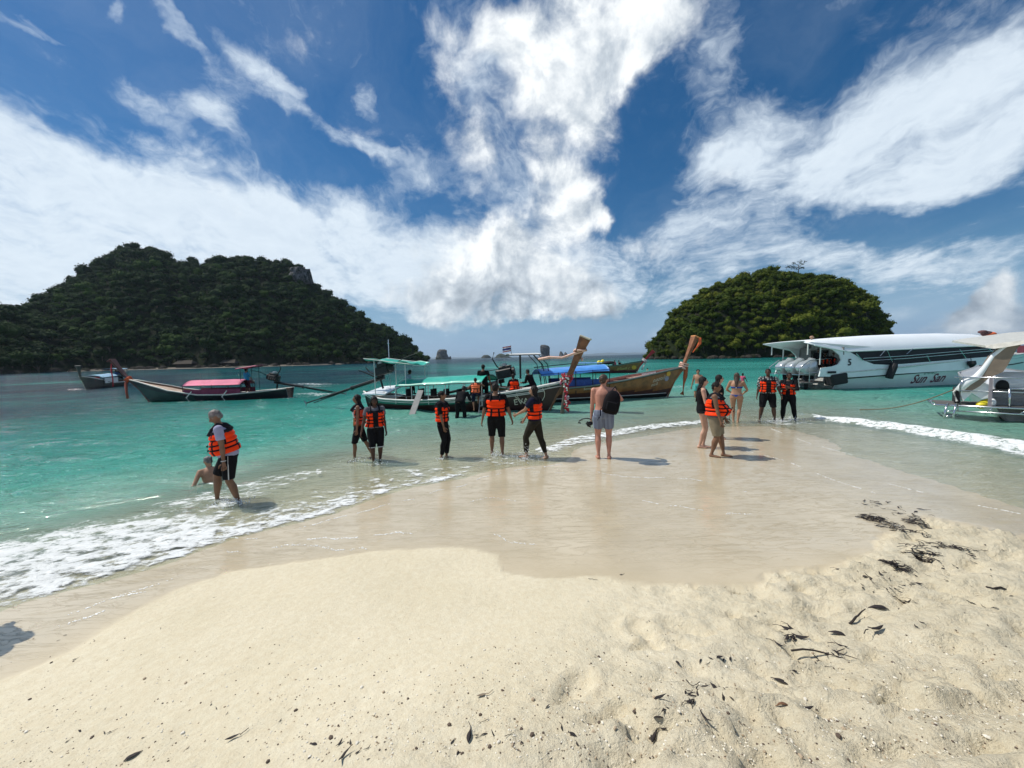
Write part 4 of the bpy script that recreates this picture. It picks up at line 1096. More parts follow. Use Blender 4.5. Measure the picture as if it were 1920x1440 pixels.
pv = fc.local(719, 700, -.2); engine(ec, (pv.x-.15, -.25, pv.z-.25), fc.local(574, 756, -.9), handle=1.5, up=.55, scale=1.15)
mb = MB()
for s_ in (-.25, 0, .3): mb.tube([(pv.x-.2, -.3+s_, 1.5), (pv.x-.75, -.3+s_*1.6, 1.75), (pv.x-.95, -.3+s_*2, 1.95+s_*.5)], [.04, .03, .025], 6)
mb.build('exhaust_stack', M_METAL, ec)
# boarding board leaning on the side
a, b2 = fc.local(789, 732, -.95), P(772, 777, 0)
def beam_between(name, a, b, w, th, m, parent=None):
    a, b = Vector(a), Vector(b); t = (b-a).normalized(); s_ = t.cross(Vector((0, 0, 1))).normalized(); u = s_.cross(t)
    mb = MB(); mb.loft([[p+s_*w+u*th, p-s_*w+u*th, p-s_*w-u*th, p+s_*w-u*th] for p in (a, b)]); return mb.build(name, m, parent)
bb = beam_between('boarding_plank', fc.world(a), P(772, 779, -.02), .13, .025, mat('grey_board', (.22, .22, .21), .7)); tag(bb, 'grey boarding plank leaning from the green canopied boat into the water', 'plank')
e = empty('boarding_ladder', P(905, 790, -.3), 0, 'narrow white metal ladder against the side of the green canopied boat', 'ladder')
A1, B1 = fc.world(fc.local(909, 742, -.95))-e.location, Vector((0, 0, 0))
for k in (0, .38):
    mb = MB(); off = Vector((k-.19, 0, 0)); mb.tube([off, A1+off], .02, 6); mb.build('side_rail', M_ALU, e)
for i in range(1, 5):
    c = A1*(i/5); mb = MB(); mb.tube([c+Vector((-.19, 0, 0)), c+Vector((.19, 0, 0))], .016, 6); mb.build('rung', M_ALU, e)
q = fc.local(958, 761, -.8)
hc.letters('EVA', q.x, q.z-.02, .36, M_LETTER, ec, slope=.13)
q = fc.local(961, 750, -.8); hc.letters('S', q.x, q.z-.02, .26, M_LETTER, ec, slope=.1)
q = fc.local(1017, 728, -.6); hc.letters("14'L", q.x, q.z-.03, .13, M_LETTER, ec, slope=.15)
mb = MB()
for k_ in range(25):
    pass
ring = [hc.at(fc.local(990, 738, -.7).x+.02+.62*math.cos(a)*.9, .78+.48*math.sin(a), -1, .02) for a in [i*6.283/20 for i in range(21)]]
mb.tube(ring, .014, 5); mb.build('painted_ring', M_LETTER, ec)
mb = MB(); mb.tube([hc.pt(.52+.46*i/24, .99, -1, .05, -.02-.035*abs(math.sin(i*1.3))) for i in range(25)], .018, 6); mb.build('rope', M_ROPE, ec)
b, t = pc
streamer('prow_scarf', wrap(fc, b, t, .55, .80, .2, 1)+[fc.world(t+Vector((-.9, -.3, -.75))), fc.world(t+Vector((-1.4, -.3, -.72))), fc.world(t+Vector((-1.9, -.2, -.8)))], .055, M_PEACH, 'faded pink streamer blowing from the tall post of the EVA boat', 'cloth')
gl = MB(); rg = random.Random(4)
c0 = b+Vector((-.05, 0, .12))
for i in range(150):
    if i < 70: a = rg.uniform(0, 6.28); p = c0.lerp(t, rg.uniform(-.08, .12))+Vector((math.cos(a)*.22, math.sin(a)*.2, rg.uniform(-.1, .1)))
    else: k_ = rg.random(); p = c0+Vector((.08+rg.gauss(0, .05), -.22+rg.gauss(0, .05), -.15-1.15*k_))
    gl.ell(p, (.045, .045, .04), nu=6, nv=4, mi=rg.choice((0, 0, 1, 2)))
g = gl.build('flower_garland', [M_RED, mat('white_petals', (.7, .68, .62), .8), M_PINK]); g.location = fc.o; g.rotation_euler = (0, 0, fc.rz); tag(g, 'red and white flower garland hung on the bow of the EVA boat', 'garland')
pl = P(1051, 777, -.05)
mb = MB(); mb.tube([Vector((pl.x, pl.y, -.5)), W(1060, 728, pl.y+.25), W(1064, 700, pl.y+.3)], [.085, .075, .06], 8); o = mb.build('mooring_stake', mat('grey_stake', (.11, .095, .075), .9, var=.35, nscale=9), smooth=True); tag(o, 'leaning grey wooden stake in the shallows below the garland', 'stake')

# ---- D: brown boat behind, blue canopy
fd = Frame(P(922, 757), P(1249, 743)); LD = fd.L
BD = paint('varnished_brown', (.22, .085, .022), .35, .3, .35); RD = paint('dark_red_bottom', (.06, .015, .012)); GD = paint('grey_green_rail', (.14, .18, .16), .5)
ed, hd, pd = longtail(fd, .98, [(0, .9), (.1, .75), (.3, .68), (.5, .78), (.7, 1.0), (.87, 1.28), (1, 1.56)], [(0, .55), (.1, .8), (.3, 1.0), (.6, .95), (.8, .75), (.92, .42), (1, .05)],
    'varnished brown boat with bright blue canopy behind the EVA boat', [BD, RD, BC, mat('red_brown_inside', (.16, .05, .035), .6, var=.3)], lambda z, u, s: (0 if z > .42-.1*u else (1 if z > .12 else 2)), BOATS, (fd.L+1.72, 3.12), .32, mat('orange_post_cap', (.72, .30, .10), .6), GD, None, mat('varnished_post_two', (.23, .09, .035), .45, var=.35, nscale=5))
hd.rail(BC, ed, .97, .022, .03, name='stripe'); 
mb = MB()
for side in (1, -1):
    mb.tube([hd.at(LD*(.02+.975*i/30), .19, side, .02) for i in range(31)], .016, 5)
mb.build('stripe', M_OFFW, ed)
deck(hd, .78, .985, 0, mat('worn_red_deck', (.30, .17, .13), .7, var=.3, nscale=4), ed, 'foredeck', follow=.10, crown=.05)
curtain(ed, fd.local(1210, 700).x, fd.local(1254, 690).x, .38, 1.12, 1.24, M_WHITE, 'deck_board', slope=.12)
thwarts(hd, ed, (.56, .64, .72))
x0, x1 = fd.local(1014, 703, -.9).x, fd.local(1143, 696, -.9).x
BLUE = mat('blue_tarpaulin', (.08, .28, .68), .45, var=.12, nscale=3); DBL = mat('deep_blue_cloth', (.02, .06, .25), .7)
cloth_roof(ed, x0, x1, 1.46, 1.62, .92, .2, BLUE, DBL, sag=.03, n=22, skirt=.1)
for yy in (-.88, .88): curtain(ed, x0+.9, x1-.3, yy, .80, 1.12, DBL)
posts(ed, [(x0+(x1-x0)*q, y, .4, 1.46+.16*q) for q in (0, .25, .5, .75, 1) for y in (-.9, .9)], M_METAL)
xs0, xs1 = fd.local(952, 671).x, fd.local(1008, 674).x
cloth_roof(ed, xs0, xs1, 2.42, 2.42, .7, .06, M_OFFW, M_METAL, 'sun_shade', sag=.01)
mb = MB()
for y in (-.6, .6):
    mb.tube([(xs1-.1, y, 2.4), (xs1+.35, y, 1.9), (xs1+.55, y, .7)], .022, 6); mb.tube([(xs1-.35, y, 2.4), (xs1+.1, y, 1.9), (xs1+.35, y, .7)], .022, 6)
mb.tube([(xs1-.9, 0, 1.2), (xs1-.9, 0, 2.4)], .05, 6); mb.tube([(xs1-.2, .0, 1.75), (xs1+1.9, .1, 1.9)], .025, 6)
mb.build('roof_frame', M_METAL, ed)
pv = fd.local(940, 706); engine(ed, (pv.x-.05, 0, pv.z-.25), (-4.2, 1.6, .15), handle=-1.2, scale=1.25)
q = fd.local(1226, 716, -.6)
hd.letters('คลองม่วง', q.x, q.z-.05, .26, M_LETTER, ed, slope=.22, shear=.15); q = fd.local(1224, 722, -.6); hd.letters('กระบี่', q.x, q.z-.1, .20, M_LETTER, ed, slope=.22)
mb = MB(); q = fd.local(1252, 705, -.3); 
for k_, (rr_, m_) in enumerate(((.16, 0),)):
    pass
for dz, mi in ((.10, 0), (-.16, 1)):
    pts_ = [hd.at(q.x+.15*math.cos(a)+dz*.35, q.z+.02+dz+.13*math.sin(a), -1, .02) for a in [i*6.283/14 for i in range(14)]]; mb.add(pts_, [tuple(range(14))], mi)
mb.build('painted_emblem', [mat('gold_paint', (.6, .33, .03), .5), mat('grey_blue_paint', (.25, .25, .33), .5)], ed)
q = fd.local(1094, 729, -.9); hd.letters('Somwan', q.x, q.z-.06, .17, M_LETTER, ed, slope=.03)
b, t = pd
streamer('prow_scarf', wrap(fd, b, t, -.06, .14, .2, 3), .07, M_PEACH, 'pale pink cloth wrapped round the bow post of the brown boat', 'cloth')
streamer('prow_ribbon', [fd.world(t+Vector((.12, -.2, 0))), fd.world(t+Vector((.06, -.28, -.3))), fd.world(t+Vector((-.12, -.25, -.55))), fd.world(t+Vector((-.3, -.2, -.78)))], .08, M_ORC, 'bright orange ribbon high on the post of the brown boat', 'cloth')
q = fd.world(b+Vector((.1, -.15, .05))); streamer('hanging_scarf', [q, q+Vector((-.05, 0, -.5)), q+Vector((-.12, 0, -.9)), q+Vector((-.16, 0, -1.3)), q+Vector((-.22, 0, -1.5))], .10, mat('rust_cloth', (.42, .10, .03), .8), 'rust orange scarf hanging under the bow of the brown boat', 'cloth')
# flag on the helm shade
e = empty('flag', fd.world((xs0+.1, -.5, 2.45)), 0, 'small red, white and blue striped flag on a pole above the helm shade', 'flag')
mb = MB(); mb.tube([(0, 0, 0), (-.02, 0, .42)], .012, 5); mb.build('flagpole', M_METAL, e)
V = []; Fc = []; fm = []
ys = [0, 1/6, 2/6, 4/6, 5/6, 1]
for i in range(9):
    for y_ in ys: V.append((-.02-.40*i/8, .05*math.sin(i*1.1), .40-.26*(1-y_)-.06*i/8*(1)))
for i in range(8):
    for j in range(5): a = i*6+j; Fc.append((a, a+6, a+7, a+1)); fm.append([0, 1, 2, 1, 0][j])
meshobj('cloth', V, Fc, [M_RED, mat('flag_white', (.75, .74, .74), .8), mat('flag_blue', (.03, .03, .2), .8)], e, fm)

# ---- E: distant boat with red scarf on its prow
fe = Frame(P(1040, 700), P(1192, 699))
ee, he, pe = longtail(fe, .95, [(0, .8), (.3, .65), (.5, .7), (.8, 1.05), (1, 1.5)], [(0, .6), (.3, 1.0), (.7, .85), (.9, .45), (1, .06)],
    'distant brown boat with blue canopy and yellow floats beyond the brown boat', [mat('yellow_brown_hull', (.20, .10, .03), .5, var=.3), mat('dark_red_hull', (.09, .02, .02), .6), GD, M_WOOD], lambda z, u, s: 2 if z > s-.2 else (0 if z > .3 else 1), BOATS, (fe.L+2.05, 2.62), .42, None, mat('dark_green_rail', (.02, .06, .05), .5), None, M_RED)
cloth_roof(ee, fe.local(1074, 683).x, fe.local(1130, 683).x, 1.32, 1.32, .9, .05, BLUE, M_METAL)
for yy in (-.85, .85): curtain(ee, fe.local(1076, 690).x, fe.local(1125, 690).x, yy, .7, 1.05, DBL)
posts(ee, [(fe.local(p_, 690).x, y, .3, 1.34) for p_ in (1076, 1100, 1128) for y in (-.8, .8)], M_METAL, .03)
mb = MB(); q = fe.local(1093, 690); mb.tube([(q.x, .2, .5), (q.x, .2, 3.0)], .03, 6); mb.ell((q.x, .2, 3.0), (.08, .08, .08)); mb.build('mast', M_STEEL, ee)
q = fe.local(1158, 693, -.5); he.letters('นำโชคดี ๙', q.x-.1, q.z-.1, .4, mat('yellow_letters', (.6, .5, .15), .6), ee, slope=.08)
mb = MB(); q = fe.local(1189, 689, -.2); mb.add([he.at(q.x+.28*math.cos(a), q.z+.26*math.sin(a), -1, .02) for a in [i*6.283/14 for i in range(14)]], [tuple(range(14))]); mb.build('painted_emblem', mat('gold_paint', (.6, .33, .03), .5), ee)
for i, (px_, py_) in enumerate(((1123, 680.5), (1130, 679))):
    q = fe.world(fe.local(px_, py_, -.3)); mb = MB(); mb.ell(q, (.28, .28, .33)); mb.tube([q-Vector((0, 0, .3)), q-Vector((0, 0, .42))], .05, 6)
    o = mb.build('float', M_YEL, smooth=True); tag(o, ['yellow float on the distant canopy, left one', 'yellow float on the distant canopy, right one'][i], 'float', 'yellow floats')
q = fe.world(fe.local(1141, 680, -.2)); mb = MB(); mb.ell(q, (.85, .6, .22)); mb.tube([q, q-Vector((0, 0, .95))], .03, 5); o = mb.build('umbrella', M_BLACK, smooth=True); tag(o, 'black umbrella open on the distant boat beside the yellow floats', 'umbrella')
b, t = pe
streamer('prow_scarf', wrap(fe, b, t, -.05, .15, .28, 2)+[fe.world(b+Vector((0, -.2, -.6))), fe.world(b+Vector((-.2, -.2, -1.1)))], .09, mat('pale_scarf', (.6, .52, .5), .8), 'pale scarf tied to the prow of the distant boat', 'cloth')
# ---- F: white speedboat on the right
ff = Frame(P(1528, 727), P(1905, 713.5)); LF = ff.L
ef = empty('speedboat', ff.o, ff.rz, 'large white covered speedboat lettered Sun San with number 5 on its side', 'speedboat', 'white speedboats on the right')
M_SIDE = mat('boat_side_white', (.70, .76, .74), .3, coat=.35, var=.04, nscale=1)
M_ROOF = mat('white_roof', (.80, .84, .86), .55, var=.04, nscale=.8)
M_DARK = mat('dark_tint', (.012, .013, .015), .5, spec=.25)
hf = Hull(LF, 1.3, [(0, 1.0), (.1, 1.05), (.4, 1.35), (.7, 1.62), (1, 1.85)], [(0, 1.55), (.3, 1.6), (.6, 1.5), (.85, 1.05), (1, .06)], keel=-.45, gpow=.22)
hf.skin([M_SIDE, M_SIDE, M_OFFW], ef, lambda z, u, s: 0)
for t_, r_, nm in ((.70, .035, 'black_stripe'),):
    mb = MB()
    for side in (1, -1): mb.tube([hf.at(LF*(.015+.97*i/30), .62+.95*(i/30)*.62, side, .01) for i in range(31)], r_, 6)
    mb.build(nm, M_BLACK, ef)
hf.rail(M_OFFW, ef, 1.0, .05, .0, name='gunwale')
hf.rail(mat('grey_line', (.3, .36, .35), .5), ef, .88, .012, .008, name='trim_line')
deck(hf, .0, .97, .55, M_OFFW, ef, 'cockpit_floor')
YS = -1.6
def fl(px, py): p = ff.local(px, py, YS); return (p.x, p.z)
def panel(name, outline, m, parent, yc, th, mirror=True, lean=0.0, zbase=1.0):
    """a moulded side panel: outline in (x, z), given a real thickness"""
    for side in ((-1, 1) if mirror else (-1,)):
        V = []; n = len(outline)
        for k_ in (0, 1):
            for (x, z) in outline: V.append((x, side*(abs(yc)-lean*max(0, z-zbase)-th*k_), z))
        me_f = [tuple(range(n)) if side < 0 else tuple(range(n))[::-1], tuple(range(n, 2*n))[::-1] if side < 0 else tuple(range(n, 2*n))]
        for i in range(n):
            j = (i+1) % n; me_f.append((i, i+n, j+n, j) if side < 0 else (j, j+n, i+n, i))
        bm = bmesh.new(); vv = [bm.verts.new(v) for v in V]
        for f in me_f: bm.faces.new([vv[i] for i in f])
        bmesh.ops.triangulate(bm, faces=[f for f in bm.faces if len(f.verts) > 4]); bmesh.ops.recalc_face_normals(bm, faces=bm.faces[:])
        me = bpy.data.meshes.new(name); bm.to_mesh(me); bm.free(); me.materials.append(m); link(bpy.data.objects.new(name, me), parent)
side_poly = [fl(*q) for q in [(1536, 706), (1541, 690), (1562, 687), (1574, 683), (1580, 675), (1578, 666), (1568, 657), (1548, 648), (1512, 642), (1528, 641), (1560, 649), (1592, 657), (1606, 665), (1622, 676), (1640, 683), (1665, 684), (1700, 682), (1760, 677), (1866, 668), (1880, 680), (1866, 690), (1700, 700), (1600, 707)]]
panel('side_panel', side_poly, M_SIDE, ef, 1.60, .07, lean=.10)
win = [fl(*q) for q in [(1598, 661), (1650, 656), (1756, 652), (1850, 646), (1872, 655), (1872, 668), (1760, 678), (1665, 685), (1640, 684), (1618, 675)]]
panel('side_window', win, M_DARK, ef, 1.56, .02, lean=.10)
# roof, cambered
rt = [(1510, 641, 638.5), (1530, 646, 637), (1560, 652, 634.5), (1592, 658, 632), (1640, 656, 629), (1700, 653.5, 626.5), (1770, 650, 625), (1830, 647.5, 626.5), (1866, 647, 633), (1885, 648, 640)]
V = []; Fc = []; nw = 14
for layer in (0, 1):
    for (px, pe, pt_) in rt:
        xe, ze = fl(px, pe); xt = ff.local(px, pt_, 0); 
        for j in range(nw+1):
            v = -1+2*j/nw; k_ = (1-abs(v)**3.0)
            V.append((xe+(xt.x-xe)*k_*.6, v*1.5, ze+(xt.z-ze)*k_-.05*layer))
n1 = len(rt)*(nw+1)
for i in range(len(rt)-1):
    for j in range(nw):
        a = i*(nw+1)+j; Fc.append((a, a+nw+1, a+nw+2, a+1)); b = a+n1; Fc.append((b, b+1, b+nw+2, b+nw+1))
    for j in (0, nw): a = i*(nw+1)+j; Fc.append((a, a+n1, a+n1+nw+1, a+nw+1))
for j in range(nw):
    for i in (0, len(rt)-1): a = i*(nw+1)+j; Fc.append((a, a+1, a+1+n1, a+n1))
meshobj('roof', V, Fc, M_ROOF, ef)
for y in (-1.5, 1.5):
    mb = MB(); mb.tube([(fl(a, b)[0], y, fl(a, b)[1]-.03) for a, b, _ in rt[1:]], .045, 6); mb.build('roof_edge', M_SIDE, ef)
# window frames and grab rails
for (a, b) in [((1606, 663), (1618, 676)), ((1660, 657), (1650, 668)), ((1664, 657), (1676, 684)), ((1712, 654), (1700, 664)), ((1738, 666), (1745, 679)), ((1800, 655), (1812, 672)), ((1850, 650), (1864, 662))]:
    p, q = fl(*a), fl(*b); mb = MB(); mb.tube([(p[0], -1.585, p[1]), (q[0], -1.585, q[1])], .022, 6); mb.build('window_bar', M_STEEL, ef)
for ln in ([(1618, 672), (1700, 667), (1780, 660), (1866, 653)], [(1622, 677), (1700, 672), (1780, 665), (1870, 657)]):
    mb = MB(); mb.tube([(fl(*q)[0], -1.62, fl(*q)[1]) for q in ln], .018, 6); mb.build('grab_rail', M_STEEL, ef)
for (a, b) in [((1524, 645), (1523, 665)), ((1548, 651), (1546, 684))]:
    for y in (-1.3, 1.3):
        p, q = fl(*a), fl(*b); mb = MB(); mb.tube([(p[0], y, p[1]), (q[0], y, q[1])], .035, 6); mb.build('roof_post', M_OFFW, ef)
mb = MB()                      # cabin end wall with a doorway, and seat rows seen in the shade
xw = fl(1585, 670)[0]
mb.box((xw, -1.05, 1.75), (.06, .9, 1.4)); mb.box((xw, 1.05, 1.75), (.06, .9, 1.4)); mb.box((xw, 0, 2.45), (.06, 1.2, .3)); mb.build('bulkhead', mat('cabin_grey', (.20, .19, .18), .7), ef)
for i in range(7):
    for y in (-.95, .95):
        mb = MB(); mb.box((xw+.9+i*1.1, y, 1.15), (.5, .9, .12), bev=.03); mb.box((xw+.68+i*1.1, y, 1.45), (.1, .9, .6), bev=.03); mb.build('seat', mat('cabin_seat', (.12, .12, .13), .7), ef)
mb = MB(); mb.box((.35, 0, .95), (.55, 2.6, .5), bev=.08); mb.build('stern_bench', M_OFFW, ef)
# outboards
for i, y in enumerate((-.75, 0, .75)):
    mb = MB(); x = -1.45
    rings = []
    for (dx, z, w, l) in [(.12, 1.72, .10, .16), (.08, 1.67, .20, .42), (.0, 1.50, .27, .56), (-.08, 1.20, .28, .56), (-.10, .95, .24, .46), (-.06, .82, .18, .32)]:
        rings.append([Vector((x+dx+(1.72-z)*.35+l*math.copysign(abs(math.cos(a))**.4, math.cos(a)), y+w*math.copysign(abs(math.sin(a))**.4, math.sin(a)), z+.16*math.cos(a)*(z > 1.4))) for a in [j*6.283/20 for j in range(20)]])
    mb.loft(rings); o = mb.build('outboard_motor', mat('silver_cowl', (.50, .53, .55), .25, metal=.5, coat=.8, var=.05), ef, True)
    mb = MB(); mb.tube([(x+.05, y, .9), (x+.08, y, .2), (x+.1, y, -.4)], [(.09, .16), (.07, .12), (.05, .1)], 8); mb.box((x+.3, y, .75), (.4, .28, .3), bev=.04)
    mb.build('leg', M_DARK, o, True)
    mb = MB()
    for s_ in (-1, 1): mb.tube([(x-.28, y+s_*.2, 1.5), (x-.05, y+s_*.255, 1.3), (x+.25, y+s_*.24, 1.12)], .025, 6)
    mb.box((x-.36, y, 1.25), (.06, .3, .35), bev=.02); mb.build('dark_trim', M_DARK, o)
# black rubber buffer on the near stern quarter
mb = MB(); a = fl(1504, 716); b = fl(1541, 700)
mb.box((-.10, -1.42, .62), (1.05, .55, .62), Matrix.Rotation(-.12, 3, 'Y'), bev=.06); mb.build('stern_buffer', M_BLACK, ef)
mb = MB(); mb.box((-1.1, 0, .42), (1.9, 2.4, .08), bev=.02); mb.build('swim_platform', mat('grey_grating', (.10, .095, .09), .8, var=.3, nscale=30), ef)
mb = MB()
for y in (-1.1, 1.1):
    mb.tube([(-2.2, y, .4), (-2.15, y, 1.3), (-1.5, y, 1.72), (-.1, y, 1.8)], .028, 6); mb.tube([(-2.18, y, .9), (-.3, y, 1.1)], .02, 6); mb.tube([(-1.5, y, .45), (-1.5, y, 1.7)], .02, 6)
mb.tube([(-2.15, -1.1, 1.3), (-2.15, 1.1, 1.3)], .025, 6); mb.tube([(-2.18, -1.1, .9), (-2.18, 1.1, .9)], .02, 6)
mb.build('stern_rail', M_STEEL, ef)
for (px, py, tl) in ((1667, 696, .32), (1816, 690, .0)):
    p = fl(px, py); mb = MB(); mb.tube([(p[0]+tl*.5, -1.72, p[1]+.42), (p[0]+tl*.3, -1.74, p[1]+.25), (p[0]-tl*.5, -1.74, p[1]-.38)], [.17, .19, .18], 12)
    mb.tube([(p[0]+tl*.5, -1.7, p[1]+.42), (p[0]+tl*.6, -1.66, p[1]+.75)], .015, 5); mb.build('fender', M_BLACK, ef, False)
mb = MB(); p = fl(1559, 698); mb.box((p[0], -1.63, p[1]), (.52, .03, .12)); mb.build('vent', M_DARK, ef)
SUNR = mat('dark_red_lettering', (.14, .015, .035), .4)
q = fl(1715, 719); hf.letters('Sun', q[0]+.05, q[1]-.02, .74, SUNR, ef, shear=.35, slope=.03, bold=.012); q = fl(1752, 717); hf.letters('San', q[0]+.1, q[1]-.02, .74, SUNR, ef, shear=.35, slope=.03, bold=.012)
q = fl(1737, 702); hf.letters('นำเที่ยว', q[0], q[1]-.02, .30, mat('green_lettering', (.02, .17, .13), .5), ef, shear=.3, slope=.04)
vs, fs = text_mesh('5', .52, .15, .01); q = fl(1590, 685)
meshobj('number', [(q[0]+v.x, -1.615+.10*max(0, q[1]+v.y-1.0), q[1]+v.y) for v in vs], fs, M_DARK, ef, smooth=False)
# things lying on the roof
def roof_thing(name, px, py, m, label, cat, shape):
    p = ff.local(px, py, -.6); e_ = MB(); shape(e_, ff.world(p)); o = e_.build(name, m, smooth=True); tag(o, label, cat)
roof_thing('bundle', 1847, 627, [M_ORC, mat('dark_cloth', (.1, .04, .04), .8)], 'orange bundle with a dark top on the far end of the white roof', 'bundle', lambda b_, p: (b_.ell(p+Vector((.25, 0, .0)), (.38, .3, .16), mi=0), b_.ell(p+Vector((-.15, 0, .16)), (.26, .2, .11), mi=1), b_.ell(p+Vector((.1, 0, .05)), (.3, .25, .16), mi=1)))
roof_thing('roof_lamp', 1522, 634, [mat('lamp_brown', (.35, .2, .12), .5)], 'small brown lamp at the rear tip of the white roof', 'lamp', lambda b_, p: (b_.tube([p-Vector((0, 0, .12)), p], .03, 6), b_.ell(p+Vector((0, 0, .05)), (.12, .1, .09))))
roof_thing('roof_lamp', 1553, 641, [mat('lamp_brown', (.35, .2, .12), .5)], 'small brown lamp on the near edge of the white roof', 'lamp', lambda b_, p: (b_.tube([p-Vector((0, 0, .2)), p], .03, 6), b_.ell(p+Vector((0, 0, .07)), (.10, .1, .12))))

# ---- G: stern of a second speedboat at the right edge
_n = Vector((.67, .742, 0)); _o = P(1800, 786)+_n*1.45
fg = Frame(_o, _o+Vector((.742, -.67, 0))*6)      # x runs across the stern, y runs forward
eg = empty('speedboat', fg.o, fg.rz, 'white speedboat at the right edge with steel stern platform and swept arch', 'speedboat', 'white speedboats on the right')
def gl_(px, py, y=-1.4): p = fg.local(px, py, y); return p
M_GREY = mat('light_grey_gelcoat', (.34, .34, .34), .35, coat=.3, var=.05)
M_BEIGE = mat('beige_lining', (.42, .37, .28), .6)
hg = Hull(9.0, 1.2, [(0, .95), (.3, 1.0), (.7, 1.15), (1, 1.4)], [(0, 1.3), (.4, 1.3), (.75, 1.1), (1, .05)], keel=-.35, gpow=.22)
h0 = hg.skin([M_GREY, M_GREY, M_OFFW], eg, lambda z, u, s: 0); h0.location = (fg.local(1800, 740, -1.0).x+1.9, -.9, 0); h0.rotation_euler = (0, 0, R(90))
dd_ = deck(hg, .01, .97, 0, M_GREY, eg, 'deck', follow=.03, crown=.03); dd_.location = h0.location; dd_.rotation_euler = h0.rotation_euler
def gp(px, py, y): p = fg.local(px, py, y); return Vector((p.x, y, p.z))
# swept arch: white edge, beige lining
for y in (-1.35,):
    k_ = 1 if y < 0 else 0
    pts_ = [fg.local(a, b, -1.35) for a, b in [(1797, 733), (1812, 718), (1832, 707), (1846, 690), (1862, 668), (1882, 652), (1893, 646)]]
    inner_ = [fg.local(a, b, -1.35) for a, b in [(1817, 735), (1836, 724), (1853, 709), (1880, 697), (1889, 684), (1905, 655), (1915, 645)]]
    mb = MB()
    rings = [[Vector((p.x, y-.05, p.z)), Vector((p.x, y+.05, p.z)), Vector((q.x, y+.05, q.z)), Vector((q.x, y-.05, q.z))] for p, q in zip(pts_, inner_)]
    mb.loft([[v+Vector((0, .9*(i/6), 0)) if j in (1, 2) else v for j, v in enumerate(r_)] for i, r_ in enumerate(rings)], 0); mb.build('arch', mat('brown_lining', (.22, .165, .12), .6), eg)
    mb = MB(); mb.tube([Vector((p.x, y, p.z)) for p in pts_], [.10, .12, .10, .07, .06, .06, .06], 8); mb.build('arch_edge', M_WHITE, eg, True)
mb = MB(); rt2 = [(1848, 652, 648), (1862, 654, 645.5), (1885, 651, 642), (1920, 645, 638), (2000, 636, 628), (2120, 630, 620)]
rings = []
for (px, lo_, hi_) in rt2:
    a, b = fg.local(px, lo_, -1.45), fg.local(px, hi_, -1.45)
    rings.append([Vector((a.x, -1.5, a.z)), Vector((b.x, -1.4, b.z)), Vector((b.x, 4.3, b.z+.25)), Vector((a.x, 4.5, a.z+.25))])
mb.loft(rings); mb.build('roof', mat('roof_shell', (.55, .53, .46), .45, coat=.2), eg)
# transom moulding and cowl
mb = MB(); a = gp(1803, 738, -1.3); b = gp(1853, 722, -1.3)
prof = [fg.local(x_, y_, -1.3) for x_, y_ in [(1800, 736), (1812, 722), (1838, 715), (1856, 722), (1856, 745), (1840, 748), (1822, 737), (1806, 752)]]
mb.loft([[Vector((p.x, y_, p.z)) for p in prof] for y_ in (-1.32, -.5)]); mb.build('transom_wing', M_WHITE, eg)
mb = MB(); rings = []
c = gp(1894, 722, -.45)
for (dz, w, l, dx) in [(.42, .12, .22, .08), (.38, .24, .42, .06), (.22, .30, .50, .02), (.0, .32, .52, 0), (-.22, .28, .44, -.02), (-.42, .20, .32, -.05)]:
    rings.append([Vector((c.x+dx+l*math.copysign(abs(math.cos(q))**.6, math.cos(q)), c.y+w*math.copysign(abs(math.sin(q))**.6, math.sin(q)), c.z+dz)) for q in [j*6.283/18 for j in range(18)]])
mb.loft(rings); oo = mb.build('outboard_motor', mat('silver_white_cowl', (.66, .68, .72), .25, coat=.8, var=.03), eg, True)
mb = MB(); mb.ell((c.x-.2, c.y-.29, c.z-.02), (.15, .06, .2)); mb.build('dark_badge', M_DARK, oo, True)
mb = MB(); mb.tube([(c.x, c.y, c.z-.4), (c.x, c.y, .1), (c.x+.05, c.y, -.35)], [(.2, .26), (.12, .2), (.07, .12)], 8); mb.build('leg', M_METAL, oo)
# platform of steel tube with grating
A = gp(1753, 759, -1.5); zP = A.z
xs_, xe_ = A.x, A.x+3.4
mb = MB()
for y in (-1.5, -.3): mb.tube([(xs_, y, zP), (xe_, y, zP)], .03, 8)
mb.tube([(xs_, -1.5, zP), (xs_-.03, -1.3, zP), (xs_-.03, -.1, zP), (xs_+.1, 0, zP)], .03, 8)
for y in (-1.5,): mb.tube([(xs_+.35, y, zP-.17), (xe_, y, zP-.17)], .024, 8)
for i in range(5): mb.tube([(xs_+.5+.6*i, -1.5, zP-.17), (xs_+.5+.7*i, -1.5, zP)], .02, 6)
mb.build('platform_frame', M_STEEL, eg, True)
mb = MB(); mb.box(((xs_+xe_)/2, -.8, zP+.02), (xe_-xs_-.1, 1.3, .03)); mb.build('platform_deck', mat('grey_grating', (.10, .095, .09), .8, var=.3, nscale=30), eg)
mb = MB(); zr1 = fg.local(1850, 708, -1.45).z; zr2 = fg.local(1850, 734, -1.45).z
mb.tube([(gp(1789, 708, -1.45).x, -1.45, zr1), (xe_, -1.45, zr1)], .022, 6); mb.tube([(gp(1800, 734, -1.45).x, -1.45, zr2), (xe_, -1.45, zr2)], .018, 6)
mb.tube([(gp(1807, 708, -1.45).x, -1.45, zr1), (gp(1800, 725, -1.45).x, -1.45, zr2+.15), (gp(1800, 760, -1.45).x, -1.45, zP)], .022, 6)
mb.tube([(gp(1893, 730, -1.45).x, -1.45, zr2+.1), (gp(1893, 762, -1.45).x, -1.45, zP)], .03, 6); mb.tube([(gp(1893, 730, -1.45).x, -1.45, zr2+.1), (xe_, -1.45, zr2+.12)], .03, 6)
mb.build('stern_rail', M_STEEL, eg, True)
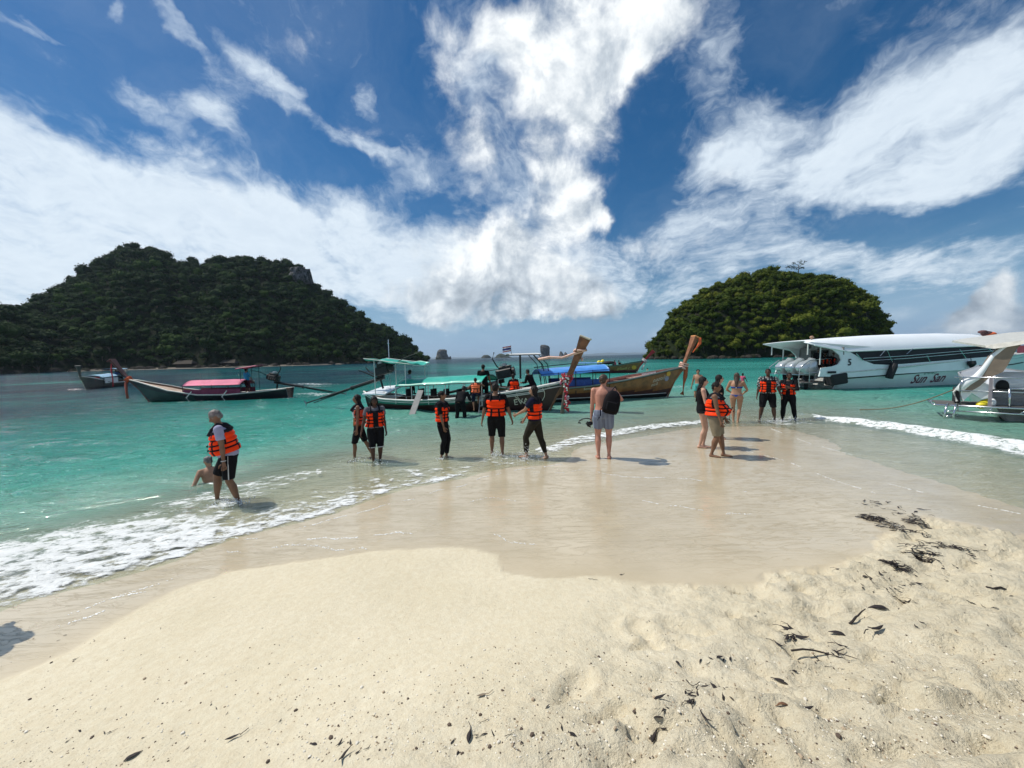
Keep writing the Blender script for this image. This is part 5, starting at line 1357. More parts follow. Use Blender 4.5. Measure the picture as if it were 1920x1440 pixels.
mb = MB(); q = gp(1857, 735, -1.45); mb.box((q.x, -1.45, (zr1+zP)/2), (.07, .05, zr1-zP)); mb.build('rail_post', mat('mauve_grey', (.28, .24, .26), .5), eg)
mb = MB()
for px in (1775, 1792):
    a, b = gp(px, 759, -1.55), gp(px-5, 783, -1.75); mb.tube([a+Vector((.04, .1, .02)), a, b], .03, 6)
mb.tube([gp(1773, 771, -1.65), gp(1789, 771, -1.65)], .02, 6); mb.tube([gp(1771, 780, -1.73), gp(1787, 780, -1.73)], .02, 6); mb.build('ladder', M_STEEL, eg, True)
mb = MB(); q = gp(1793, 740, -.9); mb.box((q.x, -.9, q.z), (.12, .5, .48), bev=.02); mb.build('rear_pad', M_BLACK, eg)
mb = MB(); q = gp(1795, 735, -1.2); mb.tube([q+Vector((0, 0, -.3)), q+Vector((-.08, 0, 0)), q+Vector((.1, 0, .28))], .03, 6); mb.build('white_handle', M_OFFW, eg)
# yellow float lying on the platform, looped line
q = fg.world(gp(1846, 757, -1.2)); mb = MB(); d = Vector((.9, .1, .28)).normalized()
mb.tube([q-d*.26, q-d*.18, q+d*.05, q+d*.22, q+d*.27], [.05, .11, .13, .10, .04], 12); o = mb.build('float', M_YEL, smooth=True); tag(o, 'yellow float lying on the stern platform of the right edge boat', 'float')
q = fg.world(gp(1861, 755, -1.3)); mb = MB(); mb.ell(q, (.08, .08, .13)); o = mb.build('bottle', M_WHITE, smooth=True); tag(o, 'small white bottle standing beside the yellow float on the stern platform', 'bottle')
mb = MB(); mb.box((gp(1916, 662, -1.2).x+.7, 1.4, gp(1916, 662, -1.2).z+.1), (.6, .04, .25)); mb.build('life_buoy_panel', M_PINK, eg)
# flexible mooring line
a = fg.world(gp(1797, 727, -1.2)); b = P(1612, 768, .02); mb = MB()
mb.tube([a.lerp(b, i/16)+Vector((0, 0, -.22*math.sin(math.pi*i/16))) for i in range(17)], .018, 6); o = mb.build('mooring_line', mat('brown_rope', (.16, .13, .08), .9), smooth=True); tag(o, 'thin brown mooring line running from the right boat down into the water', 'rope')

# ---- small craft moored under the left island
for i, (px, py, w, c_, lab) in enumerate([(155, 695.5, 34, M_OFFW, 'leftmost of the tiny white boats moored under the left island'), (243, 691.5, 30, M_WHITE, 'tiny white boat moored under the island above the tall prow'), (265, 690, 26, M_OFFW, 'tiny white boat just right of the brighter one under the island'),
                                   (296, 689.5, 30, M_WHITE, 'rightmost of the tiny white boats moored under the left island')]):
    p = P(px, py, 0); s = p.y/F; e = empty('moored_boat', p, .05, lab, 'boat', 'tiny boats under the left island')
    L = w*s; h = Hull(L, .8, [(0, .6), (.6, .8), (1, 1.4)], [(0, 1.0), (.6, 1.1), (1, .05)])
    h.skin([c_, NA, M_WOOD], e, lambda z, u, s_: 0 if z > .3 else 1, 12, 5)
    mb = MB(); mb.box((L*.4, 0, 1.9), (L*.4, 1.6, .1), bev=.03)
    for q in (-1, 1):
        for r_ in (-.7, .7): mb.tube([(L*(.4+.18*q), r_, .4), (L*(.4+.18*q), r_, 1.9)], .05, 5)
    mb.build('canopy', c_, e)
# ------------------------------------------------------------ people
def skin_mat(name, c): return mat('skin_'+name, c, .55, var=.14, nscale=6, spec=.28)
SK = {'brown': skin_mat('brown', (.20, .105, .062)), 'dark': skin_mat('dark', (.085, .043, .028)), 'tan': skin_mat('tan', (.36, .20, .125)), 'fair': skin_mat('fair', (.52, .31, .22)), 'pink': skin_mat('pink', (.50, .235, .165))}
HAIR = {'black': mat('hair_black', (.009, .007, .006), .6, spec=.25, var=.3, nscale=30, bump=.6, bscale=90), 'grey': mat('hair_grey', (.13, .125, .12), .6, var=.6, nscale=14, bump=.6, bscale=90), 'brown': mat('hair_brown', (.05, .028, .016), .5, var=.4, nscale=20, bump=.6, bscale=90)}
ORANGE = mat('jacket_orange', (1.0, .052, .005), .55, var=.10, nscale=9, bump=.5, bscale=18)
ORANGE.node_tree.nodes['Principled BSDF'].inputs['Specular IOR Level'].default_value = .10
ORANGE2 = mat('jacket_pale_orange', (.95, .17, .045), .55, var=.08, nscale=9, bump=.5, bscale=18)
WEB = mat('black_webbing', (.009, .008, .010), .8, spec=.15); YOKE = mat('jacket_yoke', (.012, .012, .017), .85, bump=.4, bscale=30, spec=.15)
EYEM = mat('eye_dark', (.02, .015, .012), .3); LIPM = mat('lip', (.22, .08, .06), .5)
def fabric(name, c, **k): return mat('fabric_'+name, tuple(q*.8 for q in c), .9, bump=.6, bscale=22, spec=.12, **k)
def stripes_mat(name, a, b, scale, axis=0):
    m = bpy.data.materials.new(name); m.use_nodes = True; k = NT(m.node_tree); bs = k.n['Principled BSDF']
    t = k.sep(k.new('ShaderNodeTexCoord').outputs['Object'])
    ang = k.math('ADD', k.math('MULTIPLY', t[axis], scale), k.math('MULTIPLY', t[1-axis], scale*.0))
    w = k.math('SINE', ang); k.put(bs.inputs['Base Color'], k.mix(k.maprange(w, .35, .6), a, b)); bs.inputs['Roughness'].default_value = .85; return m
def pattern_mat(name, a, b, scale):
    m = bpy.data.materials.new(name); m.use_nodes = True; k = NT(m.node_tree); bs = k.n['Principled BSDF']
    n = k.noise(k.new('ShaderNodeTexCoord').outputs['Object'], scale, 2, .5); k.put(bs.inputs['Base Color'], k.mix(k.maprange(n, .5, .56), a, b)); bs.inputs['Roughness'].default_value = .85; return m

def remeshed(mb, voxel, smooth=4):
    """melt overlapping volumes into one continuous skin; returns (verts, faces)"""
    me = bpy.data.meshes.new('tmp'); me.from_pydata([tuple(v) for v in mb.v], [], mb.f); me.update()
    bm = bmesh.new(); bm.from_mesh(me); bmesh.ops.recalc_face_normals(bm, faces=bm.faces[:]); bm.to_mesh(me); bm.free()
    o = bpy.data.objects.new('tmp', me); COL.objects.link(o)
    m1 = o.modifiers.new('r', 'REMESH'); m1.mode = 'VOXEL'; m1.voxel_size = voxel; m1.adaptivity = 0
    m2 = o.modifiers.new('s', 'SMOOTH'); m2.iterations = smooth; m2.factor = .5
    dg = bpy.context.evaluated_depsgraph_get(); ev = bpy.data.meshes.new_from_object(o.evaluated_get(dg))
    n = len(ev.vertices); co = np.empty(n*3, np.float32); ev.vertices.foreach_get('co', co)
    fs = [tuple(p.vertices) for p in ev.polygons]
    bpy.data.objects.remove(o); bpy.data.meshes.remove(me); bpy.data.meshes.remove(ev)
    return co.reshape(-1, 3), fs
def ellring(c, rx, ry, X, Y, n=14, p=1.0):
    out = []
    for i in range(n):
        a = 2*math.pi*i/n; ca, sa = math.cos(a), math.sin(a)
        out.append(c + X*(rx*math.copysign(abs(ca)**p, ca)) + Y*(ry*math.copysign(abs(sa)**p, sa)))
    return out
def ik(a, b, l1, l2, pole):
    d = b-a; L = min(d.length, (l1+l2)*.999); d = d.normalized(); x = (l1*l1-l2*l2+L*L)/(2*L); h = math.sqrt(max(1e-6, l1*l1-x*x))
    q = (pole - d*pole.dot(d)).normalized(); return a+d*x+q*h, a+d*L

def person(label, at, face, H=1.70, w=1.0, belly=0.0, bust=0.0, lean=0.0, side=0.0, turn=0.0, head=(0, 0), feet=((-.10, 0, 0), (.10, 0, 0)), hands=None, skin='brown', hair='black', hairlen=0, beard=False,
           top=None, sleeves=0, bottom=None, leglen=0, jacket=False, jopen=0, jmat=None, hip=None, voxel=.013, group='people on the sandbar', seat=None, knees=None, elbows=None, extra=None, hipw=1.0, bare_feet=True, twist=0.0):
    """at: ground point of the figure; face: compass turn of the body, 0 looks away from the beach, 180 looks at the camera.
    feet/hands: targets in body axes (x right, y forward, z up) as shares of the height"""
    e = empty('person', at, -R(face) - math.atan2(at.x, at.y), label, 'person', group)
    ZV = Vector((0, 0, 1)); H *= .985; S = H
    PH = (hip if hip is not None else .541)*S
    pel = Vector((0, 0, PH)) if seat is None else Vector((0, 0, seat*S))
    # spine leans forward (y) and sideways
    lf, ls = R(lean), R(side)
    up = Vector((math.sin(ls), math.sin(lf), math.cos(lf)*math.cos(ls))).normalized()
    rt_p = Vector((1, 0, 0)); ct, st = math.cos(R(twist)), math.sin(R(twist)); rt = Vector((ct, -st, 0)); rt = (rt-up*rt.dot(up)).normalized(); fw = up.cross(rt).normalized()
    X, Y = rt, fw
    fp = Vector((0, 1, 0))
    T = lambda h: pel+up*(h*S)         # point up the spine
    chest = T(.20); shl = T(.286); neck = T(.315); 
    shw = .104*S*w**.5
    Rs, Ls = shl+X*shw, shl-X*shw
    hy, hp = R(head[0]), R(head[1])
    hup = (up*.6+ZV*.4).normalized()
    hf = (fw*math.cos(hy)+X*math.sin(hy)); hf = (hf-hup*hf.dot(hup)).normalized(); hf = (hf*math.cos(hp)-hup*math.sin(hp)).normalized(); hx = hf.cross(hup).normalized(); hu = hx.cross(hf).normalized()
    hc = neck + hup*(.088*S) + hf*.012*S
    k = S
    # ---- limbs
    legs = []
    for sgn, ft, i in ((-1, feet[0], 0), (1, feet[1], 1)):
        hj = pel + Vector((sgn*.055*k*hipw, 0, -.015*k)); an = Vector((ft[0]*k, ft[1]*k, ft[2]*k+.045*k))
        pole = Vector((sgn*.12, 1, 0)) if not knees else Vector(knees[i])
        kn, an = ik(hj, an, .245*k, .246*k, pole); legs.append((hj, kn, an, ft))
    arms = []
    hd = hands or ((-.15, .03, .45), (.15, .03, .45))
    for sgn, ht, sp, i in ((-1, hd[0], Ls, 0), (1, hd[1], Rs, 1)):
        wr = Vector((ht[0]*k, ht[1]*k, ht[2]*k)); pole = Vector((sgn*.35, -1, -.15)) if not elbows or not elbows[i] else Vector(elbows[i])
        el, wr = ik(sp-up*.012*k, wr, .172*k, .150*k, pole); arms.append((sp, el, wr))
    # ---- section radii (shares of height)
    W_ = w; D_ = (w+1)/2
    tors = [(-.045, .083*W_*hipw, .062*D_), (0.0, .098*W_*hipw, .072*D_+belly*.012), (.045, .092*W_*hipw**.5, .067*D_+belly*.035), (.09, .081*W_, .062*D_+belly*.05), (.14, .083*W_, .064*D_+belly*.035+bust*.004), (.19, .095*W_**.8, .068*D_+bust*.014+belly*.01), (.235, .100*W_**.7, .066*D_+bust*.010), (.270, .092*W_**.6, .055*D_), (.297, .062, .042), (.318, .034, .034)]
    def fwd_shift(h): return belly*.03*math.exp(-((h-.09)/.06)**2) + bust*.010*math.exp(-((h-.19)/.04)**2)
    def torso_rings(lo, hi, off, n=16, step=.02, p=.86, fn=None):
        out = []; h = lo
        hs = []
        while h < hi-1e-6: hs.append(h); h += step
        hs.append(hi)
        for h in hs:
            for (a, b, c), (a2, b2, c2) in zip(tors, tors[1:]):
                if h <= a2: q = max(0, (h-a)/(a2-a)); rx, ry = b+(b2-b)*q, c+(c2-c)*q; break
            else: rx, ry = tors[-1][1:]
            o_ = off if fn is None else fn(h)
            tw = min(1, max(0, h/.25)); XX = (rt_p*(1-tw)+X*tw).normalized(); UU = up; YY = UU.cross(XX).normalized(); XX = YY.cross(UU)
            out.append(ellring(T(h)+YY*fwd_shift(h)*k, rx*k+o_, ry*k+o_, XX, YY, n, p))
        return out
    def limb(mb, pts, rads, off=0.0, n=10, mi=0):
        mb.tube(pts, [(r_[0]*k+off, r_[1]*k+off) if isinstance(r_, tuple) else r_*k+off for r_ in rads], n, mi, True, up=Vector((.05, 1, .02)))
    lw = W_**.75
    def leg_pts(L, a, b):       # part of a leg between a (0 hip) and b (2 ankle)
        hj, kn, an, _ = L
        tab = [(0, hj, .056*lw*hipw**.6), (.25, hj.lerp(kn, .25), .053*lw), (.6, hj.lerp(kn, .6), .044*lw), (.9, hj.lerp(kn, .9), .034*lw), (1.0, kn, .033*lw), (1.12, kn.lerp(an, .12), .0315*lw), (1.33, kn.lerp(an, .33)-fp*.006*k, .034*lw), (1.6, kn.lerp(an, .6), .027*lw), (1.88, kn.lerp(an, .88), .0205), (2.0, an, .0205)]
        return [t for t in tab if a-1e-6 <= t[0] <= b+1e-6] if (a, b) != (None, None) else tab
    def cut(tab, b):
        out = []
        for q0, q1 in zip(tab, tab[1:]):
            out.append(q0)
            if q0[0] < b < q1[0]:
                f = (b-q0[0])/(q1[0]-q0[0]); out.append((b, q0[1].lerp(q1[1], f), q0[2]+(q1[2]-q0[2])*f)); return out
            if abs(q1[0]-b) < 1e-6: out.append(q1); return out
        return out
    # ---- body skin, one surface
    mb = MB(); mb.loft(torso_rings(-.045, .318, 0))
    limb(mb, [T(.285), T(.34), hc-hup*.02*k], [.036, .031, .031])
    for L in legs: t = leg_pts(L, 0, 2); limb(mb, [q[1] for q in t], [q[2] for q in t])
    aw = W_**.5
    for (sp, el, wr) in arms:
        limb(mb, [sp-up*.004*k, sp.lerp(el, .2), sp.lerp(el, .55), el, el.lerp(wr, .2), el.lerp(wr, .55), wr], [.029*aw, .031*aw, .028*aw, .0225, .0245*aw, .020, .0145])
        mb.ell(sp-up*.006*k, (.034*k*aw, .034*k*aw, .034*k*aw), nu=12, nv=8); limb(mb, [T(.268)+(sp-shl)*.2, T(.272)+(sp-shl)*.85], [.036*aw, .031*aw])
        limb(mb, [T(.312), T(.296)+(sp-shl)*.5, sp+up*.006*k], [.022, .022, .02])
    Mh = Matrix((hx, hf, hu)).transposed()
    mb.ell(hc+hu*.008*k-hf*.006*k, (.0435*k, .054*k, .056*k), Mh, 14, 10)
    mb.ell(hc-hu*.028*k+hf*.014*k, (.034*k, .036*k, .036*k), Mh, 12, 8)
    nose = [hc+hf*.050*k+hu*.008*k, hc+hf*.0615*k-hu*.008*k, hc+hf*.052*k-hu*.015*k]
    mb.tube(nose, [.008*k, .011*k, .009*k], 6)
    for s_ in (-1, 1): mb.ell(hc+hx*s_*.0445*k-hu*.003*k-hf*.004*k, (.008*k, .013*k, .018*k), Mh, 8, 6)
    for L in legs:               # feet
        an, ft = L[2], L[3]; yaw = ft[3] if len(ft) > 3 else L[3][0]*1.2
        tilt = ft[4] if len(ft) > 4 else 0.0
        d = Vector((math.sin(yaw), math.cos(yaw), -math.tan(tilt))).normalized()
        g = an-Vector((0, 0, .030*k))
        mb.tube([g-d*.032*k, g-d*.02*k, g+d*.045*k-ZV*.003*k, g+d*.085*k-ZV*.006*k, g+d*.112*k-ZV*.008*k], [(.018*k, .016*k), (.022*k, .019*k), (.026*k, .017*k), (.029*k, .012*k), (.021*k, .009*k)], 10, up=ZV)
        mb.tube([an+ZV*.01*k, g], [.021*k, .021*k], 8)
    hand_parts = MB()
    for (sp, el, wr), sgn, i in ((arms[0], -1, 0), (arms[1], 1, 1)):
        d = (wr-el).normalized(); inn = Vector((-sgn, .25, 0)); inn = (inn-d*inn.dot(d)).normalized(); wd = d.cross(inn).normalized()
        if wd.y < 0 and abs(wd.y) > .3: wd = -wd
        palm = [wr-d*.01*k, wr+d*.02*k, wr+d*.052*k]
        mb.tube(palm, [(.015*k, .014*k), (.021*k, .012*k), (.023*k, .0115*k)], 8, up=inn)
        for j in range(4):      # fingers, gently curled
            o_ = wd*(.018-.012*j)*k; L_ = (.040, .045, .042, .034)[j]*k; b_ = wr+d*.046*k+o_; c1 = b_+d*L_*.5+inn*.004*k; c2 = c1+(d*.75+inn*.65).normalized()*L_*.33; c3 = c2+(d*.4+inn*.9).normalized()*L_*.25
            hand_parts.tube([b_, c1, c2, c3], [.0058*k, .0054*k, .005*k, .004*k], 6)
        tb = wr+d*.018*k+wd*.018*k; hand_parts.tube([tb, tb+(d*.6+wd*.7+inn*.2).normalized()*.026*k, tb+(d*.85+wd*.5+inn*.3).normalized()*.046*k], [.0075*k, .0065*k, .0045*k], 6)
    V, Fc = remeshed(mb, voxel)
    o = len(V); V = list(map(tuple, V)) + hand_parts.v; fm = [0]*len(Fc); Fc = Fc+[tuple(i+o for i in f) for f in hand_parts.f]; fm += [0]*len(hand_parts.f)
    face_ = MB()
    for s_ in (-1, 1):
        face_.ell(hc+hf*.0475*k+hx*s_*.0175*k+hu*.010*k, (.0085*k, .004*k, .0045*k), Mh, 8, 6, 0); face_.ell(hc+hf*.049*k+hx*s_*.0175*k+hu*.021*k, (.012*k, .003*k, .0025*k), Mh, 8, 4, 0)
    face_.ell(hc+hf*.0495*k-hu*.0265*k, (.014*k, .004*k, .0035*k), Mh, 8, 4, 1)
    o = len(V); V += face_.v; Fc += [tuple(i+o for i in f) for f in face_.f]; fm += [1+q for q in face_.m]
    body = meshobj('body', V, Fc, [SK[skin], EYEM, LIPM], e, fm)
    # ---- hair
    if hair:
        mb = MB(); hb = .0
        mb.ell(hc+hu*.016*k-hf*.012*k, (.0485*k, .0545*k, .0555*k), Mh, 16, 12)
        if hairlen == 0: mb.ell(hc-hu*.012*k-hf*.03*k, (.041*k, .030*k, .034*k), Mh, 12, 8)
        if hairlen >= 1:
            z = .10*hairlen
            mb.tube([hc+hu*.01*k-hf*.022*k, hc-hu*.045*k-hf*.032*k, neck-up*.02*k-fw*.055*k, T(.315-z)-Y*(.072+.01*W_)*k], [(.048*k, .036*k), (.040*k, .027*k), (.036*k, .018*k), (.018*k, .010*k)], 12, up=hf)
            for s_ in (-1, 1): mb.tube([hc+hu*.02*k+hx*s_*.038*k, hc-hu*.04*k+hx*s_*.044*k-hf*.01*k, neck+hx*s_*.036*k-fw*.03*k-up*.01*k], [.016*k, .013*k, .008*k], 8)
        # keep the face clear: push the front of the cap back
        V2, F2 = remeshed(mb, .009, 2)
        keep = []
        for v in V2:
            v = Vector(v); q = v-hc; f_, u_ = q.dot(hf), q.dot(hu)
            lim = .030*k if u_ < .034*k else .2
            if f_ > lim*(.4 if u_ < 0 else 1): v = v-hf*(f_-lim*(.4 if u_ < 0 else 1))
            v = v+(v-hc).normalized()*.006*k*mnoise.noise(v*38)
            keep.append(v)
        meshobj('hair', keep, F2, HAIR[hair], e)
    if beard:
        mb = MB(); mb.ell(hc-hu*.036*k+hf*.022*k, (.036*k, .034*k, .026*k), Mh, 12, 8); mb.build('beard', HAIR['brown'], e, True)
    # ---- clothes
    def cloth(name, mb, m, vox=.014, sm=3, disp=.006):
        V3, F3 = remeshed(mb, vox, sm)
        out = []
        for v in V3:
            v = Vector(v); n_ = mnoise.noise(Vector((v.x*9+S*7, v.y*9, v.z*5)))
            c_ = Vector((0, 0, v.z)); q = v-pel; q.z = 0
            out.append(v+(q.normalized() if q.length > .01 else q)*disp*n_)
        return meshobj(name, out, F3, m, e)
    if top:
        lo = .02 if not (isinstance(top, dict) and top.get('crop')) else .15
        tm = top['m'] if isinstance(top, dict) else top; hem = top.get('hem', 0.0) if isinstance(top, dict) else 0.0
        mb = MB(); mb.loft(torso_rings(hem, .300, .016, step=.02))
        if sleeves > 0:
            for (sp, el, wr) in arms:
                mb.ell(sp-up*.006*k, (.034*k*aw+.012,)*3, nu=12, nv=8); limb(mb, [T(.266)+(sp-shl)*.2, T(.270)+(sp-shl)*.85], [.040*aw, .036*aw]); limb(mb, [T(.305), T(.296)+(sp-shl)*.5, sp+up*.004*k], [.026, .025, .024])
                pts_ = [sp, sp.lerp(el, .3), sp.lerp(el, min(1, sleeves))]; rr_ = [.036*aw, .036*aw, .035*aw]
                if sleeves > 1: pts_ += [el.lerp(wr, (sleeves-1)*.6), el.lerp(wr, sleeves-1)]; rr_ += [.030*aw, .024*aw]
                limb(mb, pts_, rr_, .006)
        else:
            for s_ in (-1, 1): limb(mb, [T(.24)+X*s_*.06*k, T(.295)+X*s_*.058*k], [.034, .022])
        cloth('shirt', mb, tm)
    if bottom:
        mb = MB(); mb.loft(torso_rings(-.045, .055, .014))
        for L in legs:
            t = cut(leg_pts(L, 0, 2), leglen); fl_ = .012 if leglen < 1.5 else .010
            limb(mb, [q[1] for q in t], [q[2]+ (.004+fl_*.6*(q[0]/2) if leglen < 1.7 else .005) for q in t], fl_, 12)
        cloth('trousers' if leglen > 1.5 else 'shorts', mb, bottom, disp=.010)
    if jacket:
        jm = jmat or ORANGE
        j = empty('life_jacket'); j.parent = e; bpy.data.objects.remove(j)
        lo, hi = (.03, .245)
        bands = [.085, .130, .178]
        jr = random.Random(int(at.x*977+at.y*31)); base = jr.uniform(.044, .062); fl_j = jr.uniform(-.02, .10); ph_ = jr.uniform(0, 6)
        def puff(h):
            return base + fl_j*max(0, .12-h) + .004*math.sin(h*90+ph_) - .020*max(math.exp(-((h-b_)/.009)**2) for b_ in bands) - .012*max(0, (h-.2)/.035)
        rings = torso_rings(lo, hi, 0, n=28, step=.0075, p=.80, fn=lambda h: puff(h))
        V4 = [p+(p-pel-up*((p-pel).dot(up))).normalized()*.012*mnoise.noise(p*7+Vector((ph_, 0, 0))) for r_ in rings for p in r_]; n4 = len(rings[0]); F4 = []; m4 = []
        nr = len(rings)
        for i in range(nr-1):
            h = lo+.0075*i
            for q in range(n4):
                a = i*n4+q; b_ = i*n4+(q+1) % n4
                ang = (q+.5)/n4*360     # 0 right, 90 front, 270 back
                if jopen and abs(ang-90) < jopen: continue
                F4.append((a, b_, b_+n4, a+n4))
                band = min(abs(h+.0035-b__) for b__ in (bands if ang < 180 else bands[:2])) < .0075
                frontzip = abs(ang-90) < 7; v_belt = (min(abs(ang-50), abs(ang-130)) < 7 and h < .175) or (min(abs(ang-250), abs(ang-290)) < 7 and h < .135)
                sidegap = (abs(ang-0) < 12 or abs(ang-360) < 12 or abs(ang-180) < 12) and h > .125
                yoke = h > .205 and (35 < ang < 145) and (abs(ang-90) > 38 or h > .225 or abs(ang-90) < 12)
                m4.append(1 if (band or frontzip or v_belt) else (2 if (sidegap or yoke) else 0))
        if not jopen:
            F4.append(tuple(range(n4))[::-1]); m4.append(2); F4.append(tuple(range((nr-1)*n4, nr*n4))); m4.append(2)
        jo = meshobj('life_jacket', V4, F4, [jm, WEB, YOKE], e, m4)
        if jopen:
            sd = jo.modifiers.new('thick', 'SOLIDIFY'); sd.thickness = .035; sd.offset = -1
        # shoulder straps and collar as one yoke
        mb = MB()
        for s_ in (-1, 1):
            mb.tube([T(.225)+X*s_*.060*k+Y*(.066+.012*bust)*k*D_+Y*.03, T(.275)+X*s_*.062*k+Y*.05*k, T(.312)+X*s_*.060*k, T(.285)+X*s_*.062*k-Y*.045*k, T(.225)+X*s_*.062*k-Y*.060*k*D_-Y*.03], [(.030*k, .012*k)]*5, 8, up=X)
        yo = mb.build('shoulder_strap', YOKE, jo, True)
        mb = MB(); mb.loft(torso_rings(.225, .262, .040, n=18, step=.012)); cb = mb.build('collar', YOKE, jo, True)
        if not jopen:
            bk = MB()
            for b_ in bands[:2]:
                c_ = T(b_)+Y*(.072*D_+.05*belly+fwd_shift(b_)+.0)*k+Y*.045; bk.box(c_, (.05, .02, .03), Matrix((X, Y, up)).transposed(), bev=.004)
            tag(bk.build('buckles', WEB, jo), kind='stuff')
            st_ = MB(); a = T(.06)+Y*(.075*D_+.05*belly)*k+Y*.03+X*.02*k; st_.tube([a, a+Vector((0, .01, -.09*k)), a+Vector((.008, .02, -.15*k))], [(.010, .004)]*3, 6, up=fp); st_.build('hanging_strap', WEB, jo)
    ctx = dict(e=e, T=T, X=X, Y=Y, up=up, k=k, hc=hc, arms=arms, legs=legs, hf=hf, hx=hx, hu=hu, torso_rings=torso_rings, cloth=cloth, limb=limb, pel=pel, neck=neck)
    if extra: extra(ctx)
    return ctx
def G(px, py, z=None):
    p = P(px, py, 0.0)
    if z is None:
        for _ in range(3): z0_ = H1(p.x, p.y); p = P(px, py, z0_)
        z = z0_
        return Vector((p.x, p.y, z))
    return P(px, py, z)
def on_boat(fr, x, y, z): return fr.world((x, y, z))
BLK = fabric('black', (.012, .012, .014)); NAVY = fabric('navy', (.015, .018, .045)); LILAC = fabric('lilac', (.42, .42, .58)); KHAKI = fabric('khaki', (.30, .25, .17)); TURQ = fabric('turquoise', (.12, .50, .47)); CYAN = fabric('sky_blue', (.04, .28, .48)); OLIVE = fabric('dark_olive', (.035, .03, .022))
WHITEF = fabric('white', (.7, .7, .68)); COBALT = fabric('cobalt', (.03, .10, .42)); PINKF = fabric('pink', (.6, .12, .2)); GREYF = fabric('heather_grey', (.16, .16, .18)); AMBER = fabric('amber', (.22, .10, .03)); PBLUE = fabric('pale_blue', (.35, .48, .58))
PATT = pattern_mat('patterned_shirt', (.02, .02, .025), (.35, .38, .36), 26); STRIPE = stripes_mat('pin_stripes', (.025, .035, .085), (.42, .48, .58), 230)

# 1 grey haired man wading at the left
def x1_(c):
    st = MB(); k = c['k']
    for L in c['legs'][:1]:
        hj, kn = L[0], L[1]; o_ = Vector((-.075*k, 0, 0)); st.tube([hj+o_+Vector((0, 0, .02)), hj.lerp(kn, .5)+o_*.92, hj.lerp(kn, .93)+o_*.75], [(.009, .005)]*3, 6)
    st.build('side_stripe', WHITEF, c['e'])
    b = MB(); el, wr = c['arms'][0][1], c['arms'][0][2]; b.tube([wr.lerp(el, .05), wr.lerp(el, .1)], .036, 10); b.build('bracelet', WHITEF, c['e'])
person('grey haired man in lilac shirt and orange life jacket wading along the left shore', G(436, 947), -86, 1.66, 1.18, belly=.55, lean=12, head=(-4, 30), feet=((-.07, -.06, 0, .1), (.09, .13, .02, .0, .5)), hands=((-.17, .03, .43), (.17, .06, .43)), skin='brown', hair='grey', top={'m': LILAC, 'hem': -.03}, sleeves=.62, bottom=BLK, leglen=.95, jacket=True, extra=x1_)
# 2 bather sitting behind him
person('bare backed bather sitting in the shallow water behind the grey haired man', P(391, 904, 0)+Vector((0, .10, -.34)), -18, 1.50, 1.08, belly=.4, lean=14, head=(-20, 20), seat=.09, feet=((-.12, .42, 0), (.12, .42, 0)), knees=((-.2, .3, .25), (.2, .3, .25)), hands=((-.27, .02, .10), (.16, .30, .16)), skin='tan', hair='grey', bottom=BLK, leglen=.5, group='bathers in the water')
# 3 woman in profile, open jacket
def x3_(c):
    mb = MB(); mb.loft(c['torso_rings'](-.005, .13, .019)); c['cloth']('amber_panel', mb, AMBER)
person('woman in profile with pulled back hair and an open orange life jacket', G(676, 863), -88, 1.60, .92, bust=.5, head=(0, 4), feet=((-.05, .08, 0), (.06, -.17, .02, 0, .6)), hands=((-.14, .03, .43), (.13, -.03, .42)), skin='brown', hair='black', hairlen=1, top={'m': WHITEF, 'hem': .11}, sleeves=0, bottom=BLK, leglen=1.05, jacket=True, jopen=62, jmat=mat('jacket_deep_orange', (.45, .05, .015), .6), extra=x3_)
# 4 facing the camera
def x4_(c):
    mb = MB()
    for L in c['legs']: p = L[1]+Vector((0, 0, -.04)); mb.tube([p, p+Vector((0, 0, .018))], .078, 12)
    mb.build('trouser_piping', WHITEF, c['e'])
person('person facing the beach in orange life jacket and knee length black shorts', G(707, 869), 174, 1.58, 1.08, bust=.4, head=(0, 12), feet=((-.045, .0, 0), (.055, .06, 0)), hands=((-.15, .04, .44), (.22, .08, .44)), skin='dark', hair='black', hairlen=1, top=GREYF, sleeves=.55, bottom=BLK, leglen=1.12, jacket=True, extra=x4_)
# 5 slim woman looking right
person('slim smiling woman in black track suit and orange life jacket looking right', G(832, 860), 112, 1.62, .88, bust=.4, head=(-12, -2), feet=((-.035, .03, 0), (.03, -.02, 0)), hands=((-.13, .02, .43), (.12, .08, .42)), skin='brown', hair='black', hairlen=0, top=BLK, sleeves=.8, bottom=BLK, leglen=1.88, jacket=True)
# 6 dark figure bending at the hull
person('figure all in black bending over at the hull of the EVA boat', G(864, 797, -.3), 20, 1.70, 1.12, lean=48, head=(0, 20), feet=((-.10, -.02, 0), (.10, .02, 0)), hands=((-.14, .36, .52), (.14, .36, .55)), skin='dark', hair='black', top=BLK, sleeves=1.7, bottom=BLK, leglen=1.9)
# 7 climbing the ladder
person('boy in pale orange life jacket and navy shorts climbing the boat ladder', fc.world(fc.local(893, 772, -1.25))+Vector((0, 0, -.02)), 0, 1.45, .95, lean=18, head=(0, 30), feet=((-.06, .0, .05), (.06, .08, .24)), hands=((-.16, .22, .72), (.17, .22, .78)), skin='brown', hair='black', top=ORANGE2, sleeves=0, bottom=NAVY, leglen=1.1, jacket=True, jmat=ORANGE2, group='people getting on the EVA boat')
